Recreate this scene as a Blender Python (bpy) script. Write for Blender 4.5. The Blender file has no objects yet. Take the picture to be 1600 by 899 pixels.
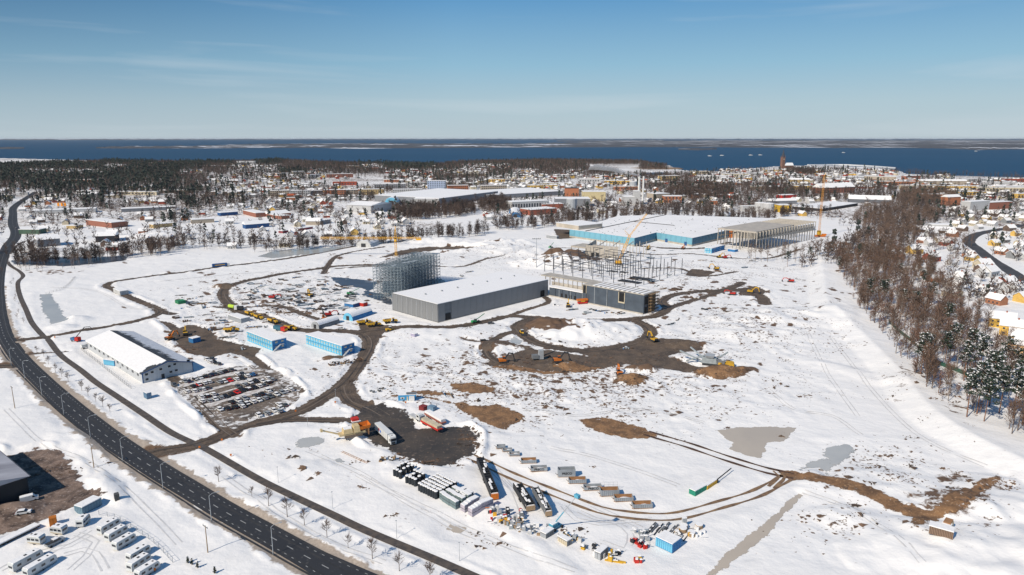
import bpy, math, random
import numpy as np
from mathutils import Matrix, Vector
random.seed(7); RNG = np.random.default_rng(7)
S = bpy.context.scene; COL = S.collection
PI = math.pi
# ---------------- camera, light, sky ----------------
F, H, HOR = 1080.0, 120.0, 215.0
PIT = math.atan((449.5 - HOR) / F); CP, SP = math.cos(PIT), math.sin(PIT)
cam = bpy.data.cameras.new('camera'); camo = bpy.data.objects.new('camera', cam); COL.objects.link(camo)
camo.location = (0, 0, H); camo.rotation_euler = (PI / 2 - PIT, 0, 0)
cam.sensor_width = 36; cam.lens = 36 * F / 1600; cam.clip_start = 1; cam.clip_end = 200000
S.camera = camo
ELEV, AZ = math.radians(39), math.radians(45)       # shadows fall 45 degrees to the right of the view direction
world = bpy.data.worlds.new('World'); S.world = world; world.use_nodes = True
nt = world.node_tree; nt.nodes.clear()
sky = nt.nodes.new('ShaderNodeTexSky'); sky.sky_type = 'NISHITA'; sky.sun_disc = False
sky.sun_elevation = ELEV; sky.sun_rotation = PI + AZ; sky.altitude = 100
sky.air_density = 1.0; sky.dust_density = .4; sky.ozone_density = 2.0
bg = nt.nodes.new('ShaderNodeBackground'); bg.inputs['Strength'].default_value = 0.085
out = nt.nodes.new('ShaderNodeOutputWorld')
tc = nt.nodes.new('ShaderNodeTexCoord'); mp = nt.nodes.new('ShaderNodeMapping'); mp.inputs['Scale'].default_value = (1.1, 2.2, 17)
mp.inputs['Rotation'].default_value = (0.0, 0.03, 0)
cn = nt.nodes.new('ShaderNodeTexNoise'); cn.inputs['Scale'].default_value = 1.7; cn.inputs['Detail'].default_value = 7; cn.inputs['Distortion'].default_value = .6
cr = nt.nodes.new('ShaderNodeValToRGB'); cr.color_ramp.elements[0].position = .53; cr.color_ramp.elements[1].position = .95
cr.color_ramp.elements[0].color = (0, 0, 0, 1); cr.color_ramp.elements[1].color = (.55, .55, .55, 1)
mx = nt.nodes.new('ShaderNodeMixRGB'); mx.inputs['Color2'].default_value = (7.6, 8.4, 9.0, 1)
L_ = nt.links.new
sx = nt.nodes.new('ShaderNodeSeparateXYZ'); L_(tc.outputs['Generated'], sx.inputs[0])
gr = nt.nodes.new('ShaderNodeValToRGB'); EXP = 0.0; K = 1 / (.085 * 2 ** EXP)
els = [(0, (.475, .575, .64)), (.045, (.42, .565, .65)), (.097, (.28, .50, .66)), (.177, (.125, .335, .59)), (.24, (.09, .27, .52)), (.5, (.05, .18, .42)), (1, (.03, .12, .32))]
while len(gr.color_ramp.elements) < len(els): gr.color_ramp.elements.new(.5)
for e, (p_, c_) in zip(gr.color_ramp.elements, els): e.position = p_; e.color = (*[v * .1 for v in c_], 1)
L_(sx.outputs['Z'], gr.inputs[0])
def mth(op, a, b, cl=True):
    q = nt.nodes.new('ShaderNodeMath'); q.operation = op; q.use_clamp = cl
    for i_, v in enumerate((a, b)):
        if isinstance(v, (int, float)): q.inputs[i_].default_value = v
        else: L_(v, q.inputs[i_])
    return q.outputs[0]
# clear sky is deeper towards the left (west) of the view, as in the photograph
west = mth('MULTIPLY', mth('SUBTRACT', mth('MULTIPLY', sx.outputs['X'], -1.5, False), .12), mth('MULTIPLY', sx.outputs['Z'], 5.0)); west = mth('MULTIPLY', west, .95)
gw_ = nt.nodes.new('ShaderNodeMixRGB'); gw_.inputs[2].default_value = (.0028, .0105, .0225, 1); L_(west, gw_.inputs[0]); L_(gr.outputs[0], gw_.inputs[1])
sc_ = nt.nodes.new('ShaderNodeVectorMath'); sc_.operation = 'SCALE'; sc_.inputs['Scale'].default_value = K * 10; L_(gw_.outputs[0], sc_.inputs[0])
m0 = nt.nodes.new('ShaderNodeMixRGB'); m0.inputs[0].default_value = .92; L_(sky.outputs[0], m0.inputs[1]); L_(sc_.outputs[0], m0.inputs[2])
L_(tc.outputs['Generated'], mp.inputs[0]); L_(mp.outputs[0], cn.inputs['Vector']); L_(cn.outputs['Fac'], cr.inputs[0])
L_(cr.outputs[0], mx.inputs['Fac']); L_(m0.outputs[0], mx.inputs['Color1']); L_(mx.outputs[0], bg.inputs[0]); L_(bg.outputs[0], out.inputs[0])
sl = bpy.data.lights.new('sun', 'SUN'); sl.energy = 4.75; sl.angle = math.radians(.5); sl.color = (1, .91, .785)
so = bpy.data.objects.new('sun', sl); COL.objects.link(so)
ldir = Vector((math.sin(AZ) * math.cos(ELEV), math.cos(AZ) * math.cos(ELEV), -math.sin(ELEV)))
so.rotation_euler = ldir.to_track_quat('-Z', 'Y').to_euler(); so.location = (-200, -200, 300)
S.view_settings.view_transform = 'Standard'; S.view_settings.look = 'None'
S.view_settings.exposure = EXP; S.view_settings.gamma = 1
S.cycles.max_bounces = 5; S.cycles.diffuse_bounces = 2; S.cycles.transparent_max_bounces = 12

# ---------------- picture -> place ----------------
def G(px, py, z=0.0):                      # the point at height z seen at this place of the photograph
    a, b = (px - 800) / F, -(py - 449.5) / F
    Y = CP + b * SP; Z = -SP + b * CP
    k = (z - H) / Z
    return (a * k, Y * k)
def hgt(px, yb, yt):                       # height of an upright standing at (px,yb) whose top is seen at yt
    Y = G(px, yb)[1]; k = (449.5 - yt) / F
    return H - Y * (SP - k * CP) / (CP + k * SP)
def yaw(p, q):
    a, b = G(*p), G(*q); return math.atan2(b[1] - a[1], b[0] - a[0])
def PX(x, y):                              # numpy: ground -> picture
    d = y * CP + H * SP; u = -H * CP + y * SP
    return 800 + F * x / d, 449.5 - F * u / d

# ---------------- materials ----------------
MATS = {}
def M(name, c, c2=None, sc=1.0, rough=.75, bump=0.0, bsc=4.0, metal=0.0, lo=.35, hi=.65, stretch=(1, 1, 1), detail=5, spec=.4):
    if name in MATS: return MATS[name]
    m = bpy.data.materials.new(name); m.use_nodes = True; n = m.node_tree; b = n.nodes['Principled BSDF']
    b.inputs['Roughness'].default_value = rough; b.inputs['Metallic'].default_value = metal
    b.inputs['Specular IOR Level'].default_value = spec
    if c2 is None: c2 = tuple(v * .8 for v in c)
    t = n.nodes.new('ShaderNodeTexCoord'); mpp = n.nodes.new('ShaderNodeMapping'); mpp.inputs['Scale'].default_value = stretch
    n.links.new(t.outputs['Object'], mpp.inputs[0])
    no = n.nodes.new('ShaderNodeTexNoise'); no.inputs['Scale'].default_value = sc; no.inputs['Detail'].default_value = detail
    n.links.new(mpp.outputs[0], no.inputs['Vector'])
    r = n.nodes.new('ShaderNodeValToRGB'); e = r.color_ramp.elements
    e[0].position = lo; e[0].color = (*c2, 1); e[1].position = hi; e[1].color = (*c, 1)
    n.links.new(no.outputs['Fac'], r.inputs[0]); n.links.new(r.outputs[0], b.inputs['Base Color'])
    if bump:
        n2 = n.nodes.new('ShaderNodeTexNoise'); n2.inputs['Scale'].default_value = bsc; n2.inputs['Detail'].default_value = 6
        n.links.new(mpp.outputs[0], n2.inputs['Vector'])
        bp = n.nodes.new('ShaderNodeBump'); bp.inputs['Strength'].default_value = 1; bp.inputs['Distance'].default_value = bump
        n.links.new(n2.outputs['Fac'], bp.inputs['Height']); n.links.new(bp.outputs[0], b.inputs['Normal'])
    MATS[name] = m; return m
SNOW = (.78, .79, .81)
def math_node(n, op, a, b=None, clamp=False):
    q = n.nodes.new('ShaderNodeMath'); q.operation = op; q.use_clamp = clamp
    for i, v in enumerate((a, b)):
        if v is None: continue
        if isinstance(v, (int, float)): q.inputs[i].default_value = v
        else: n.links.new(v, q.inputs[i])
    return q.outputs[0]
def noise(n, sc, detail=5, vec=None, rough=.5, dist=0):
    q = n.nodes.new('ShaderNodeTexNoise'); q.inputs['Scale'].default_value = sc; q.inputs['Detail'].default_value = detail
    q.inputs['Roughness'].default_value = rough; q.inputs['Distortion'].default_value = dist
    if vec is not None: n.links.new(vec, q.inputs['Vector'])
    return q.outputs['Fac']
def mixc(n, f, a, b):
    q = n.nodes.new('ShaderNodeMixRGB')
    for i, v in zip((0, 1, 2), (f, a, b)):
        if isinstance(v, tuple): q.inputs[i].default_value = (*v, 1)
        elif isinstance(v, (int, float)): q.inputs[i].default_value = v
        else: n.links.new(v, q.inputs[i])
    return q.outputs[0]
def ground_mat():
    m = bpy.data.materials.new('snow_ground'); m.use_nodes = True; n = m.node_tree; b = n.nodes['Principled BSDF']
    b.inputs['Roughness'].default_value = .7; b.inputs['Specular IOR Level'].default_value = .25
    t = n.nodes.new('ShaderNodeTexCoord').outputs['Object']
    at = n.nodes.new('ShaderNodeAttribute'); at.attribute_name = 'soil'
    at2 = n.nodes.new('ShaderNodeAttribute'); at2.attribute_name = 'churn'
    n1 = noise(n, .16, 9, t, .62, .4); n2 = noise(n, .55, 6, t, .6)
    # soil shows where its own cover is thin
    f1 = math_node(n, 'ADD', n1, at.outputs['Fac'])
    f1 = math_node(n, 'MULTIPLY', math_node(n, 'SUBTRACT', f1, .80), 12, True)
    f2 = math_node(n, 'ADD', n2, math_node(n, 'MULTIPLY', at2.outputs['Fac'], .17))
    n5 = noise(n, .05, 5, t, .6); f2 = math_node(n, 'ADD', f2, math_node(n, 'MULTIPLY', math_node(n, 'SUBTRACT', n5, .5), .48))
    f2 = math_node(n, 'MULTIPLY', math_node(n, 'SUBTRACT', f2, .705), 14, True)
    f2 = math_node(n, 'MULTIPLY', f2, math_node(n, 'MULTIPLY', at2.outputs['Fac'], 4, True))
    f = math_node(n, 'MAXIMUM', f1, f2)
    soil = mixc(n, noise(n, .3, 4, t), (.060, .040, .030), (.22, .135, .08))
    at3 = n.nodes.new('ShaderNodeAttribute'); at3.attribute_name = 'sand'; soil = mixc(n, at3.outputs['Fac'], soil, mixc(n, noise(n, 1.2, 5, t), (.24, .19, .15), (.50, .43, .36)))
    sn = mixc(n, noise(n, .012, 6, t), (.76, .742, .72), (.84, .82, .795))
    sn = mixc(n, math_node(n, 'MULTIPLY', math_node(n, 'SUBTRACT', noise(n, .08, 7, t, .6), .56), 5, True), sn, (.71, .695, .68))
    col = mixc(n, f, sn, soil); n.links.new(col, b.inputs['Base Color'])
    mp_ = n.nodes.new('ShaderNodeMapping'); mp_.inputs['Scale'].default_value = (1, 1.25, 1); mp_.inputs['Rotation'].default_value = (0, 0, .9)
    n.links.new(t, mp_.inputs[0])
    hgt_ = math_node(n, 'ADD', math_node(n, 'MULTIPLY', noise(n, .09, 8, mp_.outputs[0], .5), 1.7), math_node(n, 'MULTIPLY', noise(n, .8, 5, t, .6), .22))
    hgt_ = math_node(n, 'ADD', hgt_, math_node(n, 'MULTIPLY', math_node(n, 'MULTIPLY', noise(n, .22, 7, t, .6), at2.outputs['Fac']), 1.3))
    bp = n.nodes.new('ShaderNodeBump'); bp.inputs['Strength'].default_value = .5; bp.inputs['Distance'].default_value = 1
    n.links.new(hgt_, bp.inputs['Height']); n.links.new(bp.outputs[0], b.inputs['Normal'])
    return m
def sheet_mat(name, c1, c2, c3=None, sc=.25, rough=.85, amp=2.2, nsc=.35, snow=.0, stretch=None, gloss=None, soft=2.0, big=3.0):
    """ground cover that ends in a ragged edge: beyond it the snow sheet below shows"""
    m = bpy.data.materials.new(name); m.use_nodes = True; n = m.node_tree; b = n.nodes['Principled BSDF']
    b.inputs['Roughness'].default_value = rough if gloss is None else gloss; b.inputs['Specular IOR Level'].default_value = .3
    t = n.nodes.new('ShaderNodeTexCoord').outputs['Object']
    at = n.nodes.new('ShaderNodeAttribute'); at.attribute_name = 'edge'
    na = noise(n, nsc, 6, t, .6); nb = noise(n, sc, 7, t, .62, .5); nc = noise(n, sc * 6, 4, t, .6)
    col = mixc(n, math_node(n, 'MULTIPLY', math_node(n, 'SUBTRACT', nb, .38), 4, True), c1, c2)
    if c3: col = mixc(n, math_node(n, 'MULTIPLY', math_node(n, 'SUBTRACT', nc, .56), 6, True), col, c3)
    if snow:
        ns = noise(n, sc * 2.2, 7, t, .65, .8)
        fs = math_node(n, 'SUBTRACT', math_node(n, 'ADD', ns, snow), .72)
        fs = math_node(n, 'SUBTRACT', fs, math_node(n, 'MULTIPLY', at.outputs['Fac'], .012))
        col = mixc(n, math_node(n, 'MULTIPLY', fs, 12, True), col, (.72, .70, .68))
    n.links.new(col, b.inputs['Base Color'])
    bp = n.nodes.new('ShaderNodeBump'); bp.inputs['Distance'].default_value = .25 if gloss is None else .01
    n.links.new(nc, bp.inputs['Height']); n.links.new(bp.outputs[0], b.inputs['Normal'])
    nd = noise(n, nsc * .28, 5, t, .6); e = math_node(n, 'ADD', at.outputs['Fac'], math_node(n, 'MULTIPLY', math_node(n, 'SUBTRACT', na, .5), amp * 3)); e = math_node(n, 'ADD', e, math_node(n, 'MULTIPLY', math_node(n, 'SUBTRACT', nd, .52), amp * big))
    a = math_node(n, 'MULTIPLY', e, soft, True)
    tr = n.nodes.new('ShaderNodeBsdfTransparent'); ms = n.nodes.new('ShaderNodeMixShader')
    n.links.new(a, ms.inputs[0]); n.links.new(tr.outputs[0], ms.inputs[1]); n.links.new(b.outputs[0], ms.inputs[2])
    n.links.new(ms.outputs[0], n.nodes['Material Output'].inputs[0]); MATS[name] = m
    return m
def C(name, *c): return M(name, c, tuple(v * .78 for v in c), sc=.6)
snow_m = M('snow_cover', (.84, .825, .81), (.77, .755, .74), sc=.8, bump=.08, bsc=1.5, rough=.7)
asph = M('asphalt', (.045, .047, .052), (.028, .03, .034), sc=.15, rough=.8, stretch=(1, 1, 1))
white = C('white_paint', .72, .72, .70); worn_paint = C('worn_paint', .34, .34, .33); offw = C('off_white', .55, .55, .54); black = C('black', .012, .013, .015); dark = C('dark_grey', .035, .037, .042)
tyre = C('tyre', .018, .018, .018); glass = M('dark_glass', (.02, .025, .035), rough=.15, spec=.6); grey = C('mid_grey', .18, .19, .20); lgrey = C('light_grey', .38, .40, .42)
yellow = C('machine_yellow', .62, .36, .03); orange = C('orange', .62, .17, .02); red = C('red', .52, .03, .02); green = C('green', .03, .22, .10)
lime = C('lime', .45, .62, .06); blue = C('blue', .04, .20, .45); lblue = C('sky_blue', .16, .50, .70); dblue = C('deep_blue', .025, .09, .24)
cream = C('cream', .58, .50, .36); brick = C('brick_red', .33, .10, .06); brown = C('brown', .10, .065, .045); tan = C('tan', .36, .25, .15)
wood = C('wood', .30, .20, .11); conc = M('concrete', (.46, .42, .36), (.34, .31, .27), sc=.3); steel = C('steel', .40, .45, .48); dsteel = C('dark_steel', .05, .055, .065)
ochre = C('ochre', .60, .36, .10); pinkw = C('pale_pink', .55, .36, .30); galv = C('galvanised', .33, .37, .39); rust = C('rust', .36, .19, .09)

# ---------------- building blocks ----------------
class MB:
    def __init__(s): s.v = []; s.f = []; s.m = []; s.T = None
    def add(s, vs, fs, m=0):
        o = len(s.v)
        if s.T is not None: vs = [tuple(s.T @ Vector(p)) for p in vs]
        s.v += [tuple(p) for p in vs]; s.f += [tuple(i + o for i in f) for f in fs]; s.m += [m] * len(fs)
        return s
    def box(s, x0, x1, y0, y1, z0, z1, m=0, tx=0, ty=0):   # tx,ty: inset of the top
        a, b, c, d = x0 + tx, x1 - tx, y0 + ty, y1 - ty
        return s.add([(x0, y0, z0), (x1, y0, z0), (x1, y1, z0), (x0, y1, z0), (a, c, z1), (b, c, z1), (b, d, z1), (a, d, z1)],
                     [(3, 2, 1, 0), (4, 5, 6, 7), (0, 1, 5, 4), (1, 2, 6, 5), (2, 3, 7, 6), (3, 0, 4, 7)], m)
    def tube(s, p, q, r, r2=None, n=6, m=0):
        p, q = Vector(p), Vector(q); d = q - p
        if d.length < 1e-6: return s
        d.normalize(); a = d.orthogonal().normalized(); b = d.cross(a); r2 = r if r2 is None else r2
        vs = [p + (a * math.cos(t) + b * math.sin(t)) * r for t in [2 * PI * i / n for i in range(n)]] + \
             [q + (a * math.cos(t) + b * math.sin(t)) * r2 for t in [2 * PI * i / n for i in range(n)]]
        return s.add(vs, [(i, (i + 1) % n, n + (i + 1) % n, n + i) for i in range(n)] + [tuple(range(n))[::-1], tuple(range(n, 2 * n))], m)
    def bar(s, p, q, w, m=0): return s.tube(p, q, w * .7, n=4, m=m)
    def prism(s, pts, z0, z1, m=0):                        # polygon in xy
        n = len(pts); vs = [(x, y, z0) for x, y in pts] + [(x, y, z1) for x, y in pts]
        return s.add(vs, [tuple(range(n))[::-1], tuple(range(n, 2 * n))] + [(i, (i + 1) % n, n + (i + 1) % n, n + i) for i in range(n)], m)
    def side(s, pts, y0, y1, m=0):                         # polygon in xz pushed along y
        n = len(pts); vs = [(x, y0, z) for x, z in pts] + [(x, y1, z) for x, z in pts]
        return s.add(vs, [tuple(range(n)), tuple(range(n, 2 * n))[::-1]] + [(i, n + i, n + (i + 1) % n, (i + 1) % n) for i in range(n)], m)
    def blob(s, c, r, seed=0, m=0, n=7, k=4):
        rr = random.Random(seed); vs = [(c[0], c[1], c[2] + r[2])]; fs = []
        for j in range(1, k):
            a = PI * .5 * j / (k - 1)
            for i in range(n):
                t = 2 * PI * i / n + j * .3; q = rr.uniform(.82, 1.15)
                vs.append((c[0] + r[0] * math.sin(a) * math.cos(t) * q, c[1] + r[1] * math.sin(a) * math.sin(t) * q, c[2] + r[2] * math.cos(a) * rr.uniform(.85, 1.1)))
        for i in range(n): fs.append((0, 1 + i, 1 + (i + 1) % n))
        for j in range(k - 2):
            for i in range(n): fs.append((1 + j * n + i, 1 + (j + 1) * n + i, 1 + (j + 1) * n + (i + 1) % n, 1 + j * n + (i + 1) % n))
        return s.add(vs, fs, m)
    def build(s, name, mats, parent=None, loc=None, rz=0, smooth=False):
        me = bpy.data.meshes.new(name); me.from_pydata(s.v, [], s.f)
        if not isinstance(mats, (list, tuple)): mats = [mats]
        for q in mats: me.materials.append(q)
        if len(mats) > 1: me.polygons.foreach_set('material_index', s.m)
        if smooth: me.polygons.foreach_set('use_smooth', [True] * len(s.f))
        me.update(); o = bpy.data.objects.new(name, me); COL.objects.link(o)
        if parent: o.parent = parent
        if loc: o.location = loc
        o.rotation_euler.z = rz
        return o
def tag(o, label=None, cat=None, group=None, kind=None):
    if label: o['label'] = label
    if cat: o['category'] = cat
    if group: o['group'] = group
    if kind: o['kind'] = kind
    return o
def empty(name, loc, rz=0):
    o = bpy.data.objects.new(name, None); COL.objects.link(o); o.location = loc; o.rotation_euler.z = rz
    o.empty_display_size = 1; return o
def copy_tree(o, parent=None, kids=None):
    c = o.copy(); COL.objects.link(c)
    if parent is not None: c.parent = parent
    for k in KIDS(o): copy_tree(k, c)
    return c
_kc = {}
def KIDS(o):
    if o.name not in _kc: _kc[o.name] = list(o.children)
    return _kc[o.name]
def raw(name, V, Fc, mats, midx=None, parent=None, smooth=False):
    """mesh from numpy arrays; Fc is (n,3) or (n,4)"""
    me = bpy.data.meshes.new(name); k = Fc.shape[1]
    me.vertices.add(len(V)); me.vertices.foreach_set('co', np.asarray(V, np.float32).ravel())
    me.loops.add(Fc.size); me.loops.foreach_set('vertex_index', Fc.astype(np.int32).ravel())
    me.polygons.add(len(Fc)); me.polygons.foreach_set('loop_start', np.arange(0, Fc.size, k, dtype=np.int32))
    me.polygons.foreach_set('loop_total', np.full(len(Fc), k, np.int32))
    for q in (mats if isinstance(mats, (list, tuple)) else [mats]): me.materials.append(q)
    if midx is not None: me.polygons.foreach_set('material_index', np.asarray(midx, np.int32))
    me.polygons.foreach_set('use_smooth', np.full(len(Fc), smooth))
    me.update(calc_edges=True); me.validate()
    o = bpy.data.objects.new(name, me); COL.objects.link(o)
    if parent: o.parent = parent
    return o
# ---------------- the ground plan, traced in the photograph and laid on the ground ----------------
ROAD_R = [(60,300),(30,322),(27,335),(28,350),(33,362),(32,372),(22,385),(14,400),(8,425),(6,450),(8,480),(11,500),(19,525),(31,541),(52,565),(104,612),(153,650),(183,675),(235,707),(272,733),(330,767),(400,808),(465,842),(530,875),(578,899),(660,938)]
ROAD_L = [(52,300),(18,322),(14,335),(12,350),(16,362),(14,372),(3,385),(-3,400),(-10,425),(-14,450),(-14,480),(-11,500),(-4,530),(18,566),(50,600),(100,650),(133,675),(190,720),(260,762),(330,808),(400,845),(447,875),(492,899),(560,938)]
CYCLE = [(60,374),(40,377),(25,385),(17,395),(11,405),(16,415),(30,424),(36,432),(28,442),(31,462),(41,485),(50,505),(67,525),(76,532),(88,548),(100,560),(125,578),(150,598),(180,618),(225,648),(265,675),(300,692),(322,702),(400,747),(450,772),(520,805),(575,831),(680,875),(760,910)]
GRAVEL = [ # polyline, half width m
 ([(20,532),(75,527),(120,518),(160,512),(190,507),(232,497),(250,489),(245,482),(212,469),(180,454),(166,447),(176,441),(200,437),(250,430),(300,424),(345,417),(400,411),(475,400),(575,382),(665,375)],3.4),
 ([(245,484),(262,490),(270,491)],3.5),([(-60,573),(0,573),(24,572)],4),([(50,553),(104,550)],1.5),
 ([(225,712),(255,705),(300,698),(345,682),(385,664),(430,655),(475,640),(500,626),(522,612),(542,595),(560,572),(572,552),(577,538),(572,526),(555,519),(500,517),(462,515),(437,505),(400,492),(380,490),(366,483),(356,474),(349,464),(350,453),(362,446),(382,440),(417,433),(442,428),(492,421),(530,416),(600,414)],4.4),
 ([(400,664),(437,657),(487,656),(550,658),(580,655)],3.2),([(540,604),(542,615),(552,628),(580,640),(600,652)],5),
 ([(560,519),(600,514),(640,511),(700,512),(737,507),(775,499),(800,494),(837,497),(880,502),(922,501),(975,500),(1000,497),(1025,494),(1043,482),(1034,472),(1050,462),(1087,456),(1127,454),(1150,447),(1160,442)],4.2),
 ([(800,492),(830,482),(855,474),(856,468),(849,463)],2.6),([(1045,482),(1075,472),(1100,464),(1127,455)],3.2),([(1127,454),(1170,455),(1190,465),(1196,475)],5),
 ([(840,497),(818,503),(808,512),(818,524),(836,535),(862,542),(912,549),(962,543),(1000,534),(1016,522),(1012,511),(992,501)],4.6),
 ([(818,515),(790,522),(768,534),(760,545),(764,556),(776,565),(790,570)],3.2),([(725,530),(762,538),(790,541),(830,545)],1.6),
 ([(525,420),(575,417),(640,416)],2.6),([(505,428),(520,405),(535,398),(562,392),(600,386)],3),([(660,415),(720,417),(760,405),(800,398),(860,388),(900,388)],2.4),
 ([(340,480),(372,482),(420,478),(445,480),(470,490),(500,500)],2.6),([(360,545),(395,560),(420,580),(450,600),(470,612)],2.6),([(270,590),(300,620),(345,665),(365,680)],3),
 ([(1000,420),(1060,420),(1100,432),(1150,425)],2.4),([(905,386),(960,392),(1020,398),(1080,397),(1140,403),(1200,404),(1250,390)],2.6),([(985,383),(1040,388),(1100,388),(1140,379)],4)]
MUDPOLY = [[(862,540),(905,545),(960,540),(1010,528),(1030,533),(1060,530),(1085,535),(1100,548),(1060,552),(1045,557),(1090,573),(1140,577),(1168,578),(1158,588),(1128,592),(1095,586),(1060,580),(1030,576),(1000,572),(965,568),(930,560)],
 [(755,568),(790,556),(820,546),(860,547),(905,556),(955,560),(990,568),(940,576),(893,582),(850,581),(800,570),(765,573)],
 [(625,392),(650,388),(700,386),(760,388),(730,392),(660,394),(610,402),(590,404)],[(560,508),(575,500),(600,508),(640,512),(600,520),(585,545),(572,548)],
 [(278,513),(300,508),(330,515),(340,530),(410,545),(395,560),(360,552),(330,560),(300,552),(280,540),(262,520)],[(865,358),(905,360),(905,372),(872,374)],
 [(1150,452),(1180,447),(1198,455),(1190,464),(1160,462)],[(1080,420),(1120,425),(1100,434),(1070,431)],[(245,500),(262,512),(280,535),(295,550),(310,556),(318,548),(300,530),(270,505)]]
YARD = [(576,634),(600,631),(625,641),(640,650),(652,668),(700,668),(728,668),(746,680),(747,698),(738,713),(705,727),(665,729),(640,722),(620,708),(600,700),(575,692),(562,682),(556,668),(545,655),(556,645)]
PARK = [(270,600),(300,588),(350,574),(395,572),(440,582),(468,606),(470,622),(445,640),(385,662),(365,672),(345,668),(310,640),(285,620)]
HALLYARD = [(-20,700),(8,712),(60,700),(100,705),(116,735),(133,757),(158,768),(168,775),(120,792),(60,817),(-30,850),(-30,760)]
SOILP = [[(708,631),(720,629),(750,634),(775,632),(800,640),(822,651),(815,659),(800,664),(791,672),(775,669),(759,661),(747,656),(732,649),(720,641)],[(702,600),(740,598),(775,608),(770,613),(740,616),(710,610)],
 [(905,657),(940,652),(975,660),(1010,671),(1030,680),(1012,687),(980,686),(950,680),(915,668)],
 [(760,574),(800,570),(850,580),(890,582),(860,575),(900,572),(945,575),(930,580),(893,584),(850,585),(800,578)],[(1090,576),(1140,578),(1166,580),(1158,590),(1128,595),(1098,590),(1080,584)],[(960,588),(985,586),(1012,590),(1008,600),(985,603),(966,598)],[(640,612),(660,610),(700,614),(720,619),(690,618),(650,616)],[(1417,797),(1450,804),(1475,790),(1490,780),(1520,768),(1540,755),(1562,752),(1548,772),(1528,785),(1517,805),(1490,813),(1450,821),(1437,842),(1417,838),(1425,818)]]
SOILL = [([(1235,743),(1265,749),(1300,757),(1340,770),(1375,782),(1417,800),(1440,812)],4.0),([(720,634),(680,624),(640,618),(600,620)],1.0)]
RUT = [([(735,714),(760,725),(800,744),(875,774),(937,797),(975,804),(1017,808),(1062,806),(1125,789),(1175,774),(1205,760),(1235,743)],2.0,.55),
 ([(1010,677),(1030,683),(1075,696),(1137,717),(1200,736),(1240,744)],2.1,.6),([(1205,762),(1222,745),(1212,736)],1.0,.5)]
PONDS = {'muddy': [[(1120,672),(1150,668),(1200,667),(1247,668),(1225,690),(1197,692),(1190,717),(1165,712),(1140,702),(1145,692)],[(1246,771),(1255,774),(1230,800),(1200,837),(1162,865),(1120,900),(1090,905),(1142,860),(1172,835),(1200,813)],[(697,827),(704,820),(716,820),(727,824),(729,829),(720,835),(708,834)]],
 'ice': [[(1250,735),(1262,722),(1290,716),(1282,707),(1297,699),(1320,694),(1339,700),(1325,717),(1292,744),(1277,732)],[(62,460),(82,460),(87,472),(100,490),(107,501),(80,507),(67,487)],[(402,401),(425,393),(470,389),(540,386),(520,393),(470,399),(425,404)],[(458,700),(470,684),(500,682),(512,690),(490,700)],[(522,719),(530,714),(538,722),(530,724)],[(792,532),(806,528),(818,535),(810,540)]],
 'slate': [[(512,432),(545,435),(590,440),(586,452),(575,456),(560,450),(530,446)],[(570,455),(600,460),(614,470),(610,476),(590,470),(568,462)],[(600,440),(690,436),(700,446),(620,468),(596,455)],[(20,408),(80,402),(200,401),(196,408),(100,417),(22,413)]]}
EXTRA_ROADS = [([(1640,455),(1600,438),(1580,425),(1550,407),(1528,390),(1514,378),(1525,367),(1550,361),(1575,357),(1600,352),(1640,348)],6.5),([(62,374),(90,370),(150,366),(210,362)],3),([(0,376),(20,372)],3)]
def W(p): return np.array([G(*q) for q in p])
def smooth_line(P, step=4.0):              # Catmull-Rom through world points
    P = np.asarray(P, float); n = len(P); out = []
    Q = np.vstack([2 * P[0] - P[1], P, 2 * P[-1] - P[-2]])
    for i in range(n - 1):
        p0, p1, p2, p3 = Q[i:i + 4]; k = max(1, int(np.linalg.norm(p2 - p1) / step))
        t = (np.arange(k) / k)[:, None]
        out.append(.5 * (2 * p1 + (p2 - p0) * t + (2 * p0 - 5 * p1 + 4 * p2 - p3) * t ** 2 + (3 * p1 - p0 - 3 * p2 + p3) * t ** 3))
    out.append(P[-1:]); return np.vstack(out)
def d_line(P, L):                          # distance to a polyline
    best = np.full(len(P), 1e9)
    for a, b in zip(L[:-1], L[1:]):
        ab = b - a; t = np.clip(((P - a) @ ab) / max(ab @ ab, 1e-9), 0, 1)
        d = P - a - t[:, None] * ab; best = np.minimum(best, np.einsum('ij,ij->i', d, d))
    return np.sqrt(best)
def inside(P, L):
    r = np.zeros(len(P), bool); x, y = P[:, 0], P[:, 1]
    for (x0, y0), (x1, y1) in zip(L, np.roll(L, -1, 0)):
        if y0 == y1: continue
        c = ((y0 > y) != (y1 > y)) & (x < (x1 - x0) * (y - y0) / (y1 - y0) + x0); r ^= c
    return r
def sd_poly(P, L):
    d = d_line(P, np.vstack([L, L[:1]])); return np.where(inside(P, L), d, -d)
def near(P, L, m):                         # restrict a slow function to the bounding box
    lo, hi = L.min(0) - m, L.max(0) + m
    return np.where((P[:, 0] > lo[0]) & (P[:, 0] < hi[0]) & (P[:, 1] > lo[1]) & (P[:, 1] < hi[1]))[0]
def field(P, lines=(), polys=()):
    s = np.full(len(P), -50.)
    for L, hw in lines:
        L = smooth_line(W(L), 6.0); i = near(P, L, 25)
        if len(i): s[i] = np.maximum(s[i], hw - d_line(P[i], L))
    for L in polys:
        L = W(L); i = near(P, L, 25)
        if len(i): s[i] = np.maximum(s[i], sd_poly(P[i], L))
    return s
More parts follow.
